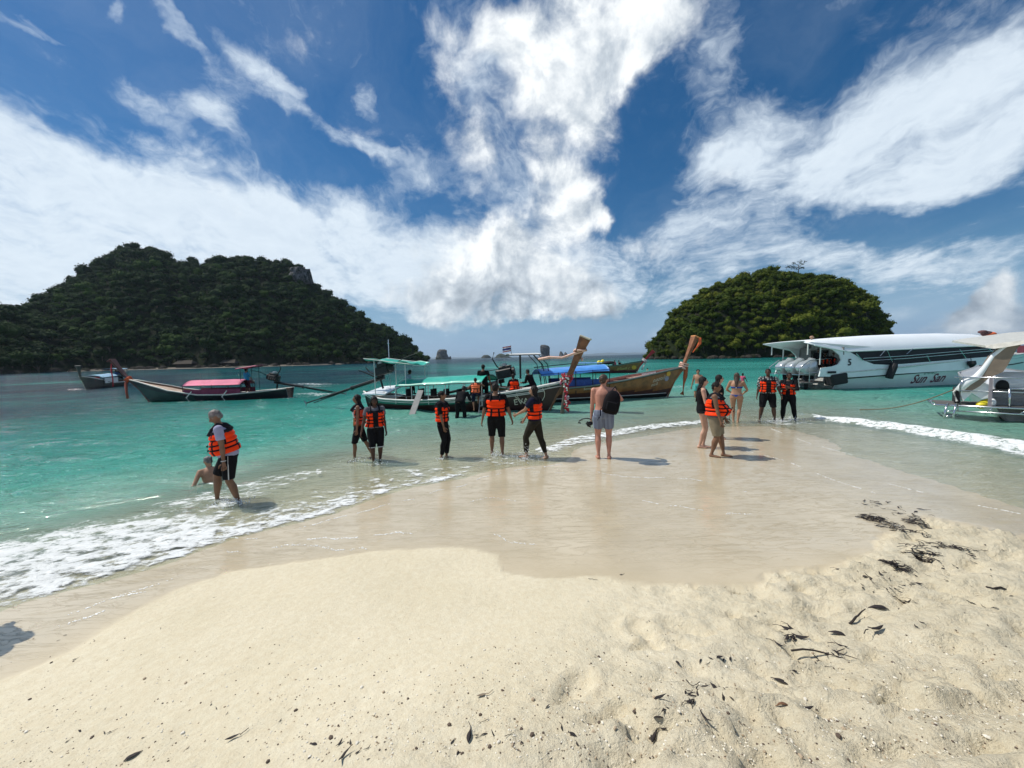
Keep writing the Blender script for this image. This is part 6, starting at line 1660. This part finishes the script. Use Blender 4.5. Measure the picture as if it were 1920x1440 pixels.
# 8 standing on the boat
person('man in black standing on the EVA boat beside the engine', fc.world(fc.local(908, 770, -.3)*1.0-Vector((0, 0, fc.local(908, 770, -.3).z))+Vector((0, 0, .28))), 8, 1.74, 1.08, head=(-6, 0), feet=((-.07, 0, 0), (.07, 0, 0)), hands=((-.16, .08, .48), (.17, .10, .50)), skin='brown', hair='black', top=BLK, sleeves=.6, bottom=BLK, leglen=1.0, group='people getting on the EVA boat')
# 9, 10 sitting on the boat behind
z9 = .62
person('passenger in orange life jacket sitting on the EVA boat rail with back turned', fc.world((fc.local(965, 735, .3).x, .3, .30)), -25, 1.62, 1.0, lean=12, head=(-8, 12), seat=.33, feet=((-.16, .24, 0), (.02, .24, 0)), hands=((-.12, .25, .42), (.14, .22, .4)), skin='dark', hair='black', top=BLK, sleeves=.9, bottom=BLK, leglen=1.8, jacket=True, group='people getting on the EVA boat')
person('passenger in a black jacket leaning forward under the white helm shade', fc.world((fc.local(1000, 730, .75).x, .75, .45)), -58, 1.70, 1.0, lean=26, head=(0, 12), seat=.34, feet=((-.10, .26, 0), (.10, .26, 0)), hands=((-.10, .30, .42), (.14, .26, .42)), skin='brown', hair='black', top=BLK, sleeves=1.8, bottom=BLK, leglen=1.9, group='people getting on the EVA boat')
# 11 man seen from behind
person('man seen from behind in orange life jacket with arms out from his sides', G(932, 855), 6, 1.76, 1.10, head=(8, 6), feet=((-.075, .05, 0), (.08, -.05, 0)), hands=((-.21, -.03, .42), (.24, .03, .42)), elbows=((-1, -.6, 0), (1, -.6, .1)), skin='brown', hair='black', top=BLK, sleeves=.85, bottom=BLK, leglen=1.08, jacket=True)
# 12 woman gesturing
def x12_(c):
    b = MB(); T, X, Y, k = c['T'], c['X'], c['Y'], c['k']; b.tube([T(.295)+X*.04*k+Y*.04*k, T(.22)+Y*.115*k-X*.02*k, T(.15)+Y*.125*k-X*.03*k], [(.012, .004)]*3, 6, up=X); b.build('lanyard', WHITEF, c['e'])
person('woman with dark ponytail in navy shirt and orange life jacket gesturing to the left', G(1004, 861), -72, 1.68, 1.02, bust=.6, head=(-8, 0), feet=((-.03, .12, .02), (.05, -.14, .01, .1, .3)), hands=((-.05, .24, .62), (.08, .20, .50)), elbows=((-.6, -.7, -.6), (.6, -1, -.3)), skin='tan', hair='black', hairlen=1, top=NAVY, sleeves=.65, bottom=OLIVE, leglen=1.85, jacket=True, extra=x12_)
# 13 helmsman seated in the green boat
person('helmsman in pale shirt slumped on the green canopied boat', fc.world((fc.local(757, 705, .2).x, .2, .62)), 70, 1.65, 1.0, lean=30, head=(0, 10), seat=.30, feet=((-.10, .30, -.02), (.10, .28, -.02)), hands=((-.12, .3, .3), (.12, .3, .3)), skin='dark', hair='black', top=PBLUE, sleeves=.6, bottom=BLK, leglen=1.7, group='boatmen', voxel=.016)
# 14 shirtless man with backpack and snorkel mask strap
def x14_(c): pass
c14 = person('shirtless sunburnt man in pin striped swim shorts seen from behind', G(1132, 860), -4, 1.87, 1.14, head=(34, 4), feet=((-.062, .0, 0, -.1), (.062, .0, 0, .1)), hands=((-.14, .06, .50), (.115, .10, .79)), elbows=(None, (1, .1, -1)), skin='pink', hair='brown', beard=True, bottom=STRIPE, leglen=.66)
# 15 man standing off shore
person('shirtless slim man in turquoise shorts standing in the water by the brown prow', G(1308, 757, -.28), 200, 1.76, .92, head=(-25, 0), feet=((-.06, .04, 0), (.06, -.02, 0)), hands=((-.13, .02, .45), (.19, -.02, .47)), skin='tan', hair='black', bottom=TURQ, leglen=.62, voxel=.015)
# 16, 17 women behind the man in khaki
person('long haired woman in black swimsuit standing left of the man in khaki shorts', G(1316, 839), 84, 1.72, 1.0, bust=.7, head=(10, 5), feet=((-.03, .02, 0), (.03, -.03, 0)), hands=((-.11, .10, .58), (.10, .16, .58)), skin='fair', hair='black', hairlen=2, top={'m': BLK, 'hem': -.03}, sleeves=0, bottom=BLK, leglen=.08, hipw=1.08)
person('dark haired person half hidden between the swimsuit woman and the man in khaki', G(1346, 822), 80, 1.70, .95, head=(0, 5), feet=((-.05, 0, 0), (.05, 0, 0)), skin='fair', hair='black', hairlen=1, top=BLK, sleeves=.5, bottom=BLK, leglen=.9, voxel=.016)
# 18 stout man in khaki
person('stout man in khaki shorts and orange life jacket standing in side view', G(1340, 855), 96, 1.64, 1.30, belly=1.25, head=(12, 10), feet=((-.05, .10, 0), (.06, -.03, 0)), hands=((-.1, .14, .44), (.16, .10, .43)), skin='brown', hair='black', top=GREYF, sleeves=.0, bottom=KHAKI, leglen=.98, jacket=True, jmat=ORANGE)
# 19 woman in blue bikini
def x19_(c):
    T, X, Y, k = c['T'], c['X'], c['Y'], c['k']
    mb = MB(); mb.loft(c['torso_rings'](.165, .192, .010)); mb.build('bikini_top', COBALT, c['e'], True)
    mb = MB(); mb.box(T(.178)-Y*.083*k, (.02, .02, .07), bev=.004); mb.build('bow', WHITEF, c['e'])
    mb = MB(); q = [T(.040)-X*.062*k-Y*.085*k, T(.040)+X*.062*k-Y*.085*k, T(-.02)-Y*.094*k, T(-.045)-Y*.075*k]
    mb.loft([[a+Y*.02, a-Y*.012, a-Y*.012+Vector((0, 0, -.012)), a+Y*.02+Vector((0, 0, -.012))] for a in (T(.030)-X*.105*k-Y*.02*k, T(.034)-X*.06*k-Y*.080*k, T(.028)-Y*.093*k, T(.034)+X*.06*k-Y*.080*k, T(.030)+X*.105*k-Y*.02*k)])
    b_ = [T(.032)-X*.045*k-Y*.092*k, T(.032)+X*.045*k-Y*.092*k, T(-.004)+X*.006*k-Y*.097*k, T(-.004)-X*.006*k-Y*.097*k]
    mb.add(b_+[p+Y*.03 for p in b_], [(0, 1, 2, 3), (7, 6, 5, 4), (0, 4, 5, 1), (1, 5, 6, 2), (2, 6, 7, 3), (3, 7, 4, 0)]); mb.build('bikini_bottom', COBALT, c['e'])
person('woman in cobalt blue bikini seen from behind standing at the water edge', G(1380, 793), 6, 1.68, 1.06, bust=.3, hipw=1.14, head=(-5, 8), feet=((-.05, .03, 0), (.03, -.02, 0)), hands=((-.12, .16, .60), (.12, .16, .60)), elbows=((-1, -.8, -.4), (1, -.8, -.4)), skin='tan', hair='brown', hairlen=1.3, extra=x19_)
# 20 child in pink
person('small person in a pink top wading beyond the blue bikini woman', G(1392, 735, -.75), 30, 1.45, .9, head=(0, 0), hands=((-.12, .1, .5), (.22, .1, .5)), skin='dark', hair='black', top=PINKF, sleeves=.4, bottom=BLK, leglen=.8, voxel=.018, group='bathers in the water')
# 21, 22 couple right
person('tall person in patterned shirt, orange life jacket and black shorts near the speedboat', G(1438, 790), 172, 1.78, 1.22, bust=.2, belly=.3, head=(12, 0), feet=((-.12, .02, .0, -.2), (.12, .02, 0, .25)), hands=((-.22, .08, .45), (.19, .06, .43)), skin='dark', hair='black', top=PATT, sleeves=.9, bottom=BLK, leglen=1.02, jacket=True)
person('person in black trousers and orange life jacket with hands at the chin', G(1477, 790), 186, 1.64, 1.08, bust=.4, head=(-20, 4), feet=((-.12, -.05, .01, -.2), (.09, .02, 0)), hands=((-.03, .12, .72), (.04, .13, .70)), elbows=((-1, -.3, -.9), (1, -.2, -.9)), skin='dark', hair='black', hairlen=0, top=BLK, sleeves=1.4, bottom=BLK, leglen=1.9, jacket=True)
# 23-26 on the speedboat
SB_ = 'people on the Sun San boat'
person('dark figure standing at the stern of the white speedboat', ff.world((-.35, -.5, .85)), 200, 1.55, 1.0, hands=((-.15, .1, .5), (.15, .1, .5)), skin='dark', hair='black', top=BLK, sleeves=1.2, bottom=BLK, leglen=1.8, voxel=.02, group=SB_)
for i, (px, y_, jk, lab) in enumerate([(1546, -.7, 1, 'left one of the passengers in orange jackets sitting under the speedboat roof'), (1563, -.9, 1, 'right one of the passengers in orange jackets sitting under the speedboat roof'), (1534, .3, 0, 'passenger in dark blue sitting left of the orange jackets under the speedboat roof')]):
    x = ff.local(px, 690, y_).x
    person(lab, ff.world((x, y_, .95)), (170, 200, 150)[i], 1.65, 1.05, head=((0, -30, 20)[i], 5), seat=.28, feet=((-.1, .28, 0), (.1, .28, 0)), hands=((-.1, .24, .34), (.1, .24, .34)), skin='dark', hair='black', top=(BLK, BLK, NAVY)[i], sleeves=.7, bottom=BLK, leglen=1.2, jacket=bool(jk), voxel=.02, group=SB_)
# 27 boatman on the pink canopied boat
person('boatman in sky blue shirt standing at the stern of the pink canopied boat', fa.world((fa.local(464, 735).x, 0, .30)), 60, 1.66, 1.0, head=(0, 0), hands=((-.14, .04, .48), (.24, .14, .44)), skin='brown', hair='black', top=CYAN, sleeves=.9, bottom=fabric('wine', (.07, .02, .03)), leglen=1.2, voxel=.017, group='boatmen')
# 28 boatman far left
person('boatman in dark blue sitting at the stern of the small far left boat', fb.world((1.9, .1, .6)), 60, 1.65, 1.0, seat=.3, feet=((-.1, .28, 0), (.1, .28, 0)), hands=((-.2, .25, .4), (.2, .25, .4)), skin='dark', hair='black', top=mat('fabric_royal', (.02, .08, .25), .8), sleeves=.9, bottom=BLK, leglen=1.6, voxel=.024, group='boatmen')
# 29, 30 people on the distant prow
for i, (px, lab) in enumerate(((1154, 'person with raised knees on the bow of the distant boat, left one'), (1163, 'person resting on the bow of the distant boat, right one'))):
    x = fe.local(px, 690).x; person(lab, fe.world((x, 0, .72)), (-60, 60)[i], 1.65, 1.0, seat=.09, lean=-20 if i else 10, feet=((-.1, .3, 0), (.1, .3, 0)), knees=((-.2, .2, 1), (.2, .2, 1)), hands=((-.15, .1, .1), (.15, .22, .2)), skin='tan', hair='black', top=(PINKF, BLK)[i], sleeves=.4, bottom=BLK, leglen=.9, voxel=.03, group='people on the distant boat')
# 31 swimmer between the boats
person('swimmer with only a dark head above water behind the brown boat', P(1214, 694, 0)+Vector((0, 0, -1.32)), 30, 1.65, 1.0, voxel=.03, skin='tan', hair='black', bottom=BLK, leglen=.6, group='bathers in the water')
# 32 somebody outside the picture whose shadow reaches into it
sh_tip = P(12, 1225, .06)
person('person in white shirt standing left of the photographer with shadow on wet sand', Vector((sh_tip.x-1.62*.56/.86-.06, sh_tip.y+1.62*.17/.86, H1(sh_tip.x-1.1, sh_tip.y+.3))), 20, 1.72, 1.1, skin='tan', hair='black', top=WHITEF, sleeves=.5, bottom=NAVY, leglen=.9, voxel=.02)

# ---- carried things
k = c14['k']; T, X, Y, up = c14['T'], c14['X'], c14['Y'], c14['up']; org = c14['e']; Mw = Matrix.Translation(org.location) @ Matrix.Rotation(org.rotation_euler.z, 4, 'Z')
bp_c = T(.155)+X*.085*k-Y*.135*k
e = empty('backpack', (0, 0, 0), 0, 'black backpack slung over the right shoulder of the shirtless man', 'backpack'); e.matrix_world = Mw @ Matrix.Translation(bp_c) @ Matrix.Rotation(R(13), 4, 'Y')
mb = MB(); rings = []
for (z, wx, wy, dy) in [(-.25, .09, .05, .0), (-.235, .15, .09, 0), (-.14, .175, .115, -.01), (0, .175, .115, -.005), (.12, .155, .10, 0), (.20, .115, .08, .01), (.245, .06, .045, .02)]:
    rings.append([Vector((wx*math.copysign(abs(math.cos(a))**.7, math.cos(a)), dy+wy*math.copysign(abs(math.sin(a))**.7, math.sin(a)), z)) for a in [i*6.283/18 for i in range(18)]])
mb.loft(rings); mb.build('bag', mat('black_nylon', (.008, .007, .009), .8, bump=.4, bscale=30, spec=.12), e, True)
mb = MB(); mb.box((0, -.115, -.08), (.22, .05, .20), bev=.02); mb.build('front_pocket', BLK, e)
mb = MB(); mb.tube([(.03, .05, .22), (.04, .03, .29), (.0, .06, .34), (-.05, .16, .2), (-.11, .1, -.02), (-.13, .05, -.16)], [(.025, .006)]*6, 6, up=Vector((1, 0, 0))); mb.tube([(-.13, .02, -.12), (-.20, .0, -.2), (-.17, -.02, -.32), (-.2, 0, -.44)], .008, 5); mb.build('shoulder_strap', BLK, e)
wr = c14['arms'][0][2]; e = empty('snorkel_mask', (0, 0, 0), 0, 'black snorkel mask strap held low in the left hand of the shirtless man', 'snorkel mask'); e.matrix_world = Mw @ Matrix.Translation(wr+Vector((-.06, .0, -.09)))
mb = MB(); mb.tube([(.07, 0, .02), (-.02, -.02, .05), (-.12, -.03, .04), (-.20, -.03, 0), (-.22, -.02, -.05), (-.17, 0, -.06)], [.013, .012, .012, .013, .017, .013], 8); mb.build('strap', M_BLACK, e, True)
mb = MB(); mb.ell((.03, 0, -.07), (.06, .05, .05)); mb.tube([(-.02, 0, -.02), (-.05, 0, -.07), (-.02, 0, -.12), (.05, 0, -.15)], .016, 8); mb.build('mask_frame', M_BLACK, e, True)
# ------------------------------------------------------------ what the sea left on the sand
rd = random.Random(21)
DEB = mat('dark_leaf', (.022, .015, .014), .75, var=.5, nscale=40, bump=.5, bscale=60); DEB2 = mat('brown_leaf', (.16, .075, .035), .8, var=.4, nscale=30); TWIG = mat('dark_twig', (.03, .022, .018), .85, var=.4, nscale=30)
def gz(x, y):
    """height of the built sand at a point"""
    i = int(np.clip(np.searchsorted(gx, x)-1, 0, len(gx)-2)); j = int(np.clip(np.searchsorted(gy, y)-1, 0, len(gy)-2))
    u = (x-gx[i])/(gx[i+1]-gx[i]); v = (y-gy[j])/(gy[j+1]-gy[j])
    return float((GZ[j, i]*(1-u)+GZ[j, i+1]*u)*(1-v)+(GZ[j+1, i]*(1-u)+GZ[j+1, i+1]*u)*v)
def leaf_shape(L, w, curl, seed, stem=0):
    r = random.Random(seed); mb = MB(); n = 7; rings = []
    for i in range(n+1):
        t = i/n; x = L*(t-.5); ww = max(.0012, w*math.sin(math.pi*min(.97, max(.04, t**.8)))); z = .006+curl*L*(t-.5)**2*2 + .006*r.random(); yb = curl*.3*L*math.sin(t*3)
        rings.append([Vector((x, yb+ww, z+.2*ww)), Vector((x, yb, z-.002)), Vector((x, yb-ww, z+.45*ww)), Vector((x, yb, z+.003))])
    mb.loft(rings)
    if stem: mb.tube([(L*.45, curl*.3*L*.2, .008), (L*.7, .01, .012), (L*1.0, .03, .006)], .0025, 5)
    return mb
def twig_shape(L, r0, seed, forks=2):
    r = random.Random(seed); mb = MB(); pts_ = []; y = 0
    for i in range(6): y += r.uniform(-.06, .06)*L; pts_.append(Vector((L*(i/5-.5), y, r0*.9+.012*r.random())))
    mb.tube(pts_, [r0, r0*.95, r0*.85, r0*.75, r0*.6, r0*.35], 6)
    for i in range(forks):
        a = pts_[r.randint(1, 4)]; d = Vector((r.uniform(.1, .3)*L, r.choice((-1, 1))*r.uniform(.08, .25)*L, .008)); mb.tube([a, a+d*.6, a+d], [r0*.6, r0*.45, r0*.2], 5)
    return mb
protos = []
for i in range(6): protos.append((leaf_shape(.10, (.011, .014, .008, .018, .012, .01)[i], (.22, -.12, .35, .1, .28, -.2)[i], i, i % 3 == 0), 'leaf', DEB))
for i in range(4): protos.append((twig_shape(.12, (.003, .004, .0025, .0035)[i], 30+i, i % 3), 'twig', TWIG))
PM = []
for mb, nm, m in protos:
    o = mb.build(nm, m, smooth=True); me = o.data; bpy.data.objects.remove(o); PM.append((me, nm))
def drop(px, py, size, kind=None, rot=None, label=None, mtl=None, flat=None):
    p = P(px, py, .2)
    for _ in range(4): p = P(px, py, gz(p.x, p.y))
    cand = [q for q in PM if kind is None or q[1] == kind]; me, nm = cand[rd.randrange(len(cand))]
    if mtl: me = me.copy(); me.materials.clear(); me.materials.append(mtl)
    o = bpy.data.objects.new(nm, me); COL.objects.link(o); o.location = (p.x, p.y, gz(p.x, p.y)+.001)
    s = size/.10; o.scale = (s, s*rd.uniform(.8, 1.3), s*rd.uniform(.8, 1.2)); o.rotation_euler = (rd.uniform(-.15, .15), rd.uniform(-.1, .1), rot if rot is not None else rd.uniform(0, 6.28))
    where = ('on the smooth dry sand at the lower left' if px < 700 else 'on the smooth sand in the lower centre' if px < 1180 else 'on the wet sand edge' if py < 1120 and px < 1560 else 'among the leaf piles in the lower right' if px < 1600 and py > 1150 else 'beside the seaweed drifts' if py < 1135 else 'on the trampled sand at the right edge')
    tag(o, label or (('black scrap of dried leaf ' if nm == 'leaf' else 'thin dark twig ')+where), nm, 'leaf litter washed up on the sand')
    return o
BIG = [(1647, 1142, .17, 'leaf', 2.9, 'broad dark leaf with a stalk on the sand right of centre', None), (1615, 1165, .26, 'twig', .35, 'long bent dark stick on the sand right of the broad leaf', None), (1640, 1186, .16, 'leaf', 3.3, 'curved dark leaf just below the long bent stick', None),
       (1570, 1190, .12, 'leaf', 2.5, 'pointed dark leaf left of the long bent stick', None), (1475, 1180, .10, 'leaf', 2.2, 'upper dark leaf of the pile by the forked twig', None), (1500, 1196, .12, 'leaf', 2.6, 'lower dark leaf of the pile by the forked twig', None),
       (1460, 1210, .09, 'leaf', 2.0, 'dark rounded leaf below the pile by the forked twig', None), (1530, 1224, .34, 'twig', -.08, 'long forked dark stick on the trampled sand', None), (1465, 1280, .13, 'leaf', 2.4, 'bent narrow leaf below the long forked stick', None),
       (1468, 1325, .085, 'leaf', 3.0, 'small reddish brown leaf on the trampled sand', DEB2), (1512, 1329, .08, 'leaf', 3.1, 'small black leaf just right of the reddish brown leaf', None), (1348, 1233, .08, 'leaf', .2, 'dark leaf lying level left of the leaf piles', None), (1270, 1242, .055, 'leaf', 1.9, 'small oval black leaf alone on the smooth sand', None),
       (1338, 1293, .08, 'leaf', 1.7, 'upper leaf of the small dark heap in the lower right', None), (1238, 1319, .09, 'leaf', .3, 'short curved black leaf left of the small dark heap', None), (1228, 1358, .11, 'leaf', .9, 'black split leaf near the footprint', None), (1322, 1345, .09, 'leaf', 1.9, 'hooked dark leaf right of the footprint', None),
       (905, 1306, .075, 'leaf', .2, 'pale brown crumpled leaf on the sand left of centre', mat('pale_leaf', (.25, .19, .13), .8)), (437, 1386, .08, 'leaf', .5, 'curled dark leaf in the lower left foreground', None), (250, 1418, .085, 'leaf', .8, 'dark slanting leaf in the bottom left corner', None), (1888, 1112, .26, 'twig', -.3, 'long thin dark branch at the right edge', None),
       (140, 1237, .03, 'leaf', 1, 'small dark pebble like scrap on the wet sand at left', None), (1060, 1172, .02, 'twig', 1.3, 'short upright looking twig on the smooth sand at centre', None), (1165, 1078, .05, 'leaf', .3, 'black scrap on the edge of the wet sand', None), (1112, 1088, .09, 'twig', -.3, 'thin stick on the wet sand edge left of the black scrap', None), (880, 1382, .09, 'leaf', 1.5, 'upright dark leaf scrap in the lower centre', None), (648, 1420, .10, 'leaf', 1.2, 'dark leaf scrap on the bottom edge', None)]
for (px, py, s, kd, ro, lab, mm) in BIG: drop(px, py, s*.85, kd, ro, lab, mm)
CL = [(1655, 945, 45, 6, 12, .07), (1700, 960, 50, 9, 14, .07), (1640, 1083, 26, 8, 9, .05), (1680, 1090, 50, 14, 12, .05), (1660, 1105, 30, 10, 8, .045), (1690, 1118, 14, 18, 9, .05), (1620, 1080, 60, 20, 8, .035), (1480, 1190, 22, 12, 9, .05), (1560, 1225, 30, 10, 8, .05),
      (1345, 1240, 40, 10, 5, .04), (1300, 1305, 24, 16, 14, .045), (1350, 1300, 28, 12, 10, .04), (1500, 1260, 80, 30, 8, .03), (1230, 1350, 20, 14, 5, .05), (1760, 1080, 110, 30, 16, .05), (1850, 1040, 60, 20, 8, .06), (1870, 1130, 60, 30, 8, .04), (1700, 1150, 120, 30, 14, .025),
      (1040, 1375, 90, 40, 12, .028), (870, 1390, 60, 30, 9, .03), (640, 1410, 60, 24, 8, .03), (400, 1330, 160, 60, 9, .02), (180, 1400, 120, 40, 8, .022), (1300, 1180, 260, 60, 18, .018), (1000, 1290, 220, 90, 22, .014), (1100, 1180, 240, 60, 8, .015), (700, 1270, 260, 90, 10, .014), (500, 1150, 200, 60, 5, .015), (120, 1190, 90, 20, 4, .02), (1400, 1120, 220, 30, 9, .02)]
for (cx, cy, rx, ry, n, s) in CL:
    for i in range(n): 
        px, py = cx+rd.gauss(0, rx*.55), cy+rd.gauss(0, ry*.6)
        if py > 1436 or px > 1925: continue
        drop(px, py, s*rd.uniform(.5, 1.5), None if rd.random() < .7 else 'leaf')
# matted seaweed, two drifts
def drift(segs, n, seed):
    r = random.Random(seed); mb = MB()
    for i in range(n):
        (ax, ay), (bx, by), sp = segs[r.randrange(len(segs))]; t = r.random()
        px, py = ax+(bx-ax)*t+r.gauss(0, sp), ay+(by-ay)*t+r.gauss(0, sp*.28); p = P(px, py, .1); p = P(px, py, gz(p.x, p.y)); z = gz(p.x, p.y)
        a = r.gauss(-.35, .6); L = r.uniform(.012, .065); d = Vector((math.cos(a), math.sin(a), 0)); s_ = Vector((-d.y, d.x, 0))*r.uniform(.002, .006); b0 = Vector((p.x, p.y, z+r.uniform(.002, .022)))
        q = [b0-d*L, b0+s_*r.uniform(-2, 2)+Vector((0, 0, r.uniform(0, .012))), b0+d*L]
        V = []
        for c in q: V += [c+s_, c-s_, c-Vector((0, 0, .004))]
        mb.add(V, [(0, 1, 4, 3), (3, 4, 7, 6), (1, 2, 5, 4), (4, 5, 8, 7), (2, 0, 3, 5), (5, 3, 6, 8)])
    o = mb.build('seaweed', DEB); return tag(o, kind='stuff')
drift([((1625, 972), (1690, 990), 7), ((1640, 985), (1745, 1008), 7), ((1615, 968), (1660, 975), 6), ((1700, 975), (1735, 985), 8)], 200, 3)
drift([((1715, 1018), (1810, 1030), 5), ((1710, 1028), (1755, 1045), 9), ((1700, 1025), (1740, 1050), 8), ((1660, 1055), (1705, 1070), 4), ((1650, 1050), (1680, 1056), 4)], 200, 4)
# coral crumbs and grit
r = random.Random(9); mb = MB(); 
for i in range(4200):
    px, py = r.uniform(-60, 1980), 1180+260*r.random()**.7
    if px < 500 and r.random() < .6: continue
    if px < 900 and r.random() < .35: continue
    p = P(px, py, .3); p = P(px, py, gz(p.x, p.y)); s = r.uniform(.0016, .0050)*(1+1.2*(r.random() < .05))
    mb.ell((p.x, p.y, gz(p.x, p.y)+s*.3), (s*r.uniform(.8, 1.7), s*r.uniform(.8, 1.3), s*.7), Matrix.Rotation(r.uniform(0, 3), 3, 'Z'), 5, 4, mi=r.choice((0, 0, 1, 2)))
o = mb.build('coral_grit', [mat('grit_pale', (.72, .67, .56), .8), mat('grit_tan', (.40, .31, .21), .8), mat('grit_dark', (.10, .07, .05), .8)]); tag(o, kind='stuff')

# ------------------------------------------------------------ thin edges of foam left by the swash, and splashes
r = random.Random(13); mb = MB()
LINES = [([(430, 1003), (520, 1006), (620, 1010), (700, 1006), (770, 1006)], 1.0), ([(430, 1028), (520, 1030), (600, 1024), (690, 1036)], .5), ([(1160, 890), (1240, 897), (1300, 901), (1360, 912), (1400, 922)], .9),
         ([(1640, 900), (1720, 920), (1800, 938), (1880, 952), (1960, 968)], 1.0), ([(1200, 935), (1280, 950), (1350, 960), (1410, 965)], .7), ([(1440, 800), (1520, 830), (1600, 850), (1690, 862)], .6),
         ([(920, 1000), (960, 1020), (1010, 1032)], .4), ([(0, 1210), (60, 1190), (140, 1170), (200, 1150)], .8), ([(210, 1122), (270, 1118)], .8), ([(1000, 885), (1080, 880), (1160, 888)], .7), ([(870, 940), (930, 932), (1000, 938)], .4), ([(1380, 840), (1470, 862), (1560, 900), (1650, 930)], .6), ([(560, 990), (700, 950), (840, 915), (960, 880), (1060, 868)], .8), ([(60, 1170), (190, 1130), (330, 1085)], .5)]
for ln, dens in LINES:
    W3 = [P(a, b, .04) for a, b in ln]
    for a, b in zip(W3, W3[1:]):
        L = (b-a).length; n = int(L*160*dens)
        for i in range(n):
            t = r.random(); q = a.lerp(b, t); wob = mnoise.noise(Vector((q.x*1.6, q.y*1.6, 3)))*.22+mnoise.noise(Vector((q.x*6, q.y*6, 3)))*.05
            if mnoise.noise(Vector((q.x*3, q.y*3, 9))) < -.12: continue
            x, y = q.x+r.gauss(0, .006), q.y+wob+r.gauss(0, .009); s = r.uniform(.0025, .008)
            mb.ell((x, y, gz(x, y)+.002), (s*r.uniform(1, 2.4), s, s*.5), None, 5, 3)
FOAMM = mat('foam_white', (.88, .88, .84), .6, var=.03)
o = mb.build('swash_foam', FOAMM); tag(o, kind='stuff')
SPL = bpy.data.materials.new('splash_water'); SPL.use_nodes = True
pb = SPL.node_tree.nodes['Principled BSDF']; pb.inputs['Base Color'].default_value = (.93, .95, .95, 1); pb.inputs['Roughness'].default_value = .15; pb.inputs['Transmission Weight'].default_value = .25; pb.inputs['IOR'].default_value = 1.33
mb = MB()
for (px, py, n, w, h) in [(930, 856, 90, .16, .16), (985, 862, 190, .26, .30), (1010, 858, 60, .2, .14), (1440, 792, 110, .28, .22), (1465, 790, 80, .25, .18), (1492, 788, 80, .25, .25), (425, 946, 60, .2, .12), (450, 944, 40, .15, .1), (665, 866, 40, .2, .1), (706, 872, 30, .15, .08), (828, 862, 20, .1, .06)]:
    c = G(px, py, .0)
    for i in range(n):
        a = r.uniform(0, 6.28); q = abs(r.gauss(0, 1)); z = h*abs(r.gauss(0, .5))*math.exp(-q*.4); s = r.uniform(.003, .0085)*(1.5 if z < .04 else 1)
        mb.ell(c+Vector((math.cos(a)*q*w, math.sin(a)*q*w*.7, .01+z)), (s, s, s*r.uniform(.8, 1.8)), Matrix.Rotation(r.uniform(-.8, .8), 3, 'Y'), 6, 4)
o = mb.build('splash', SPL, smooth=True); tag(o, kind='stuff')
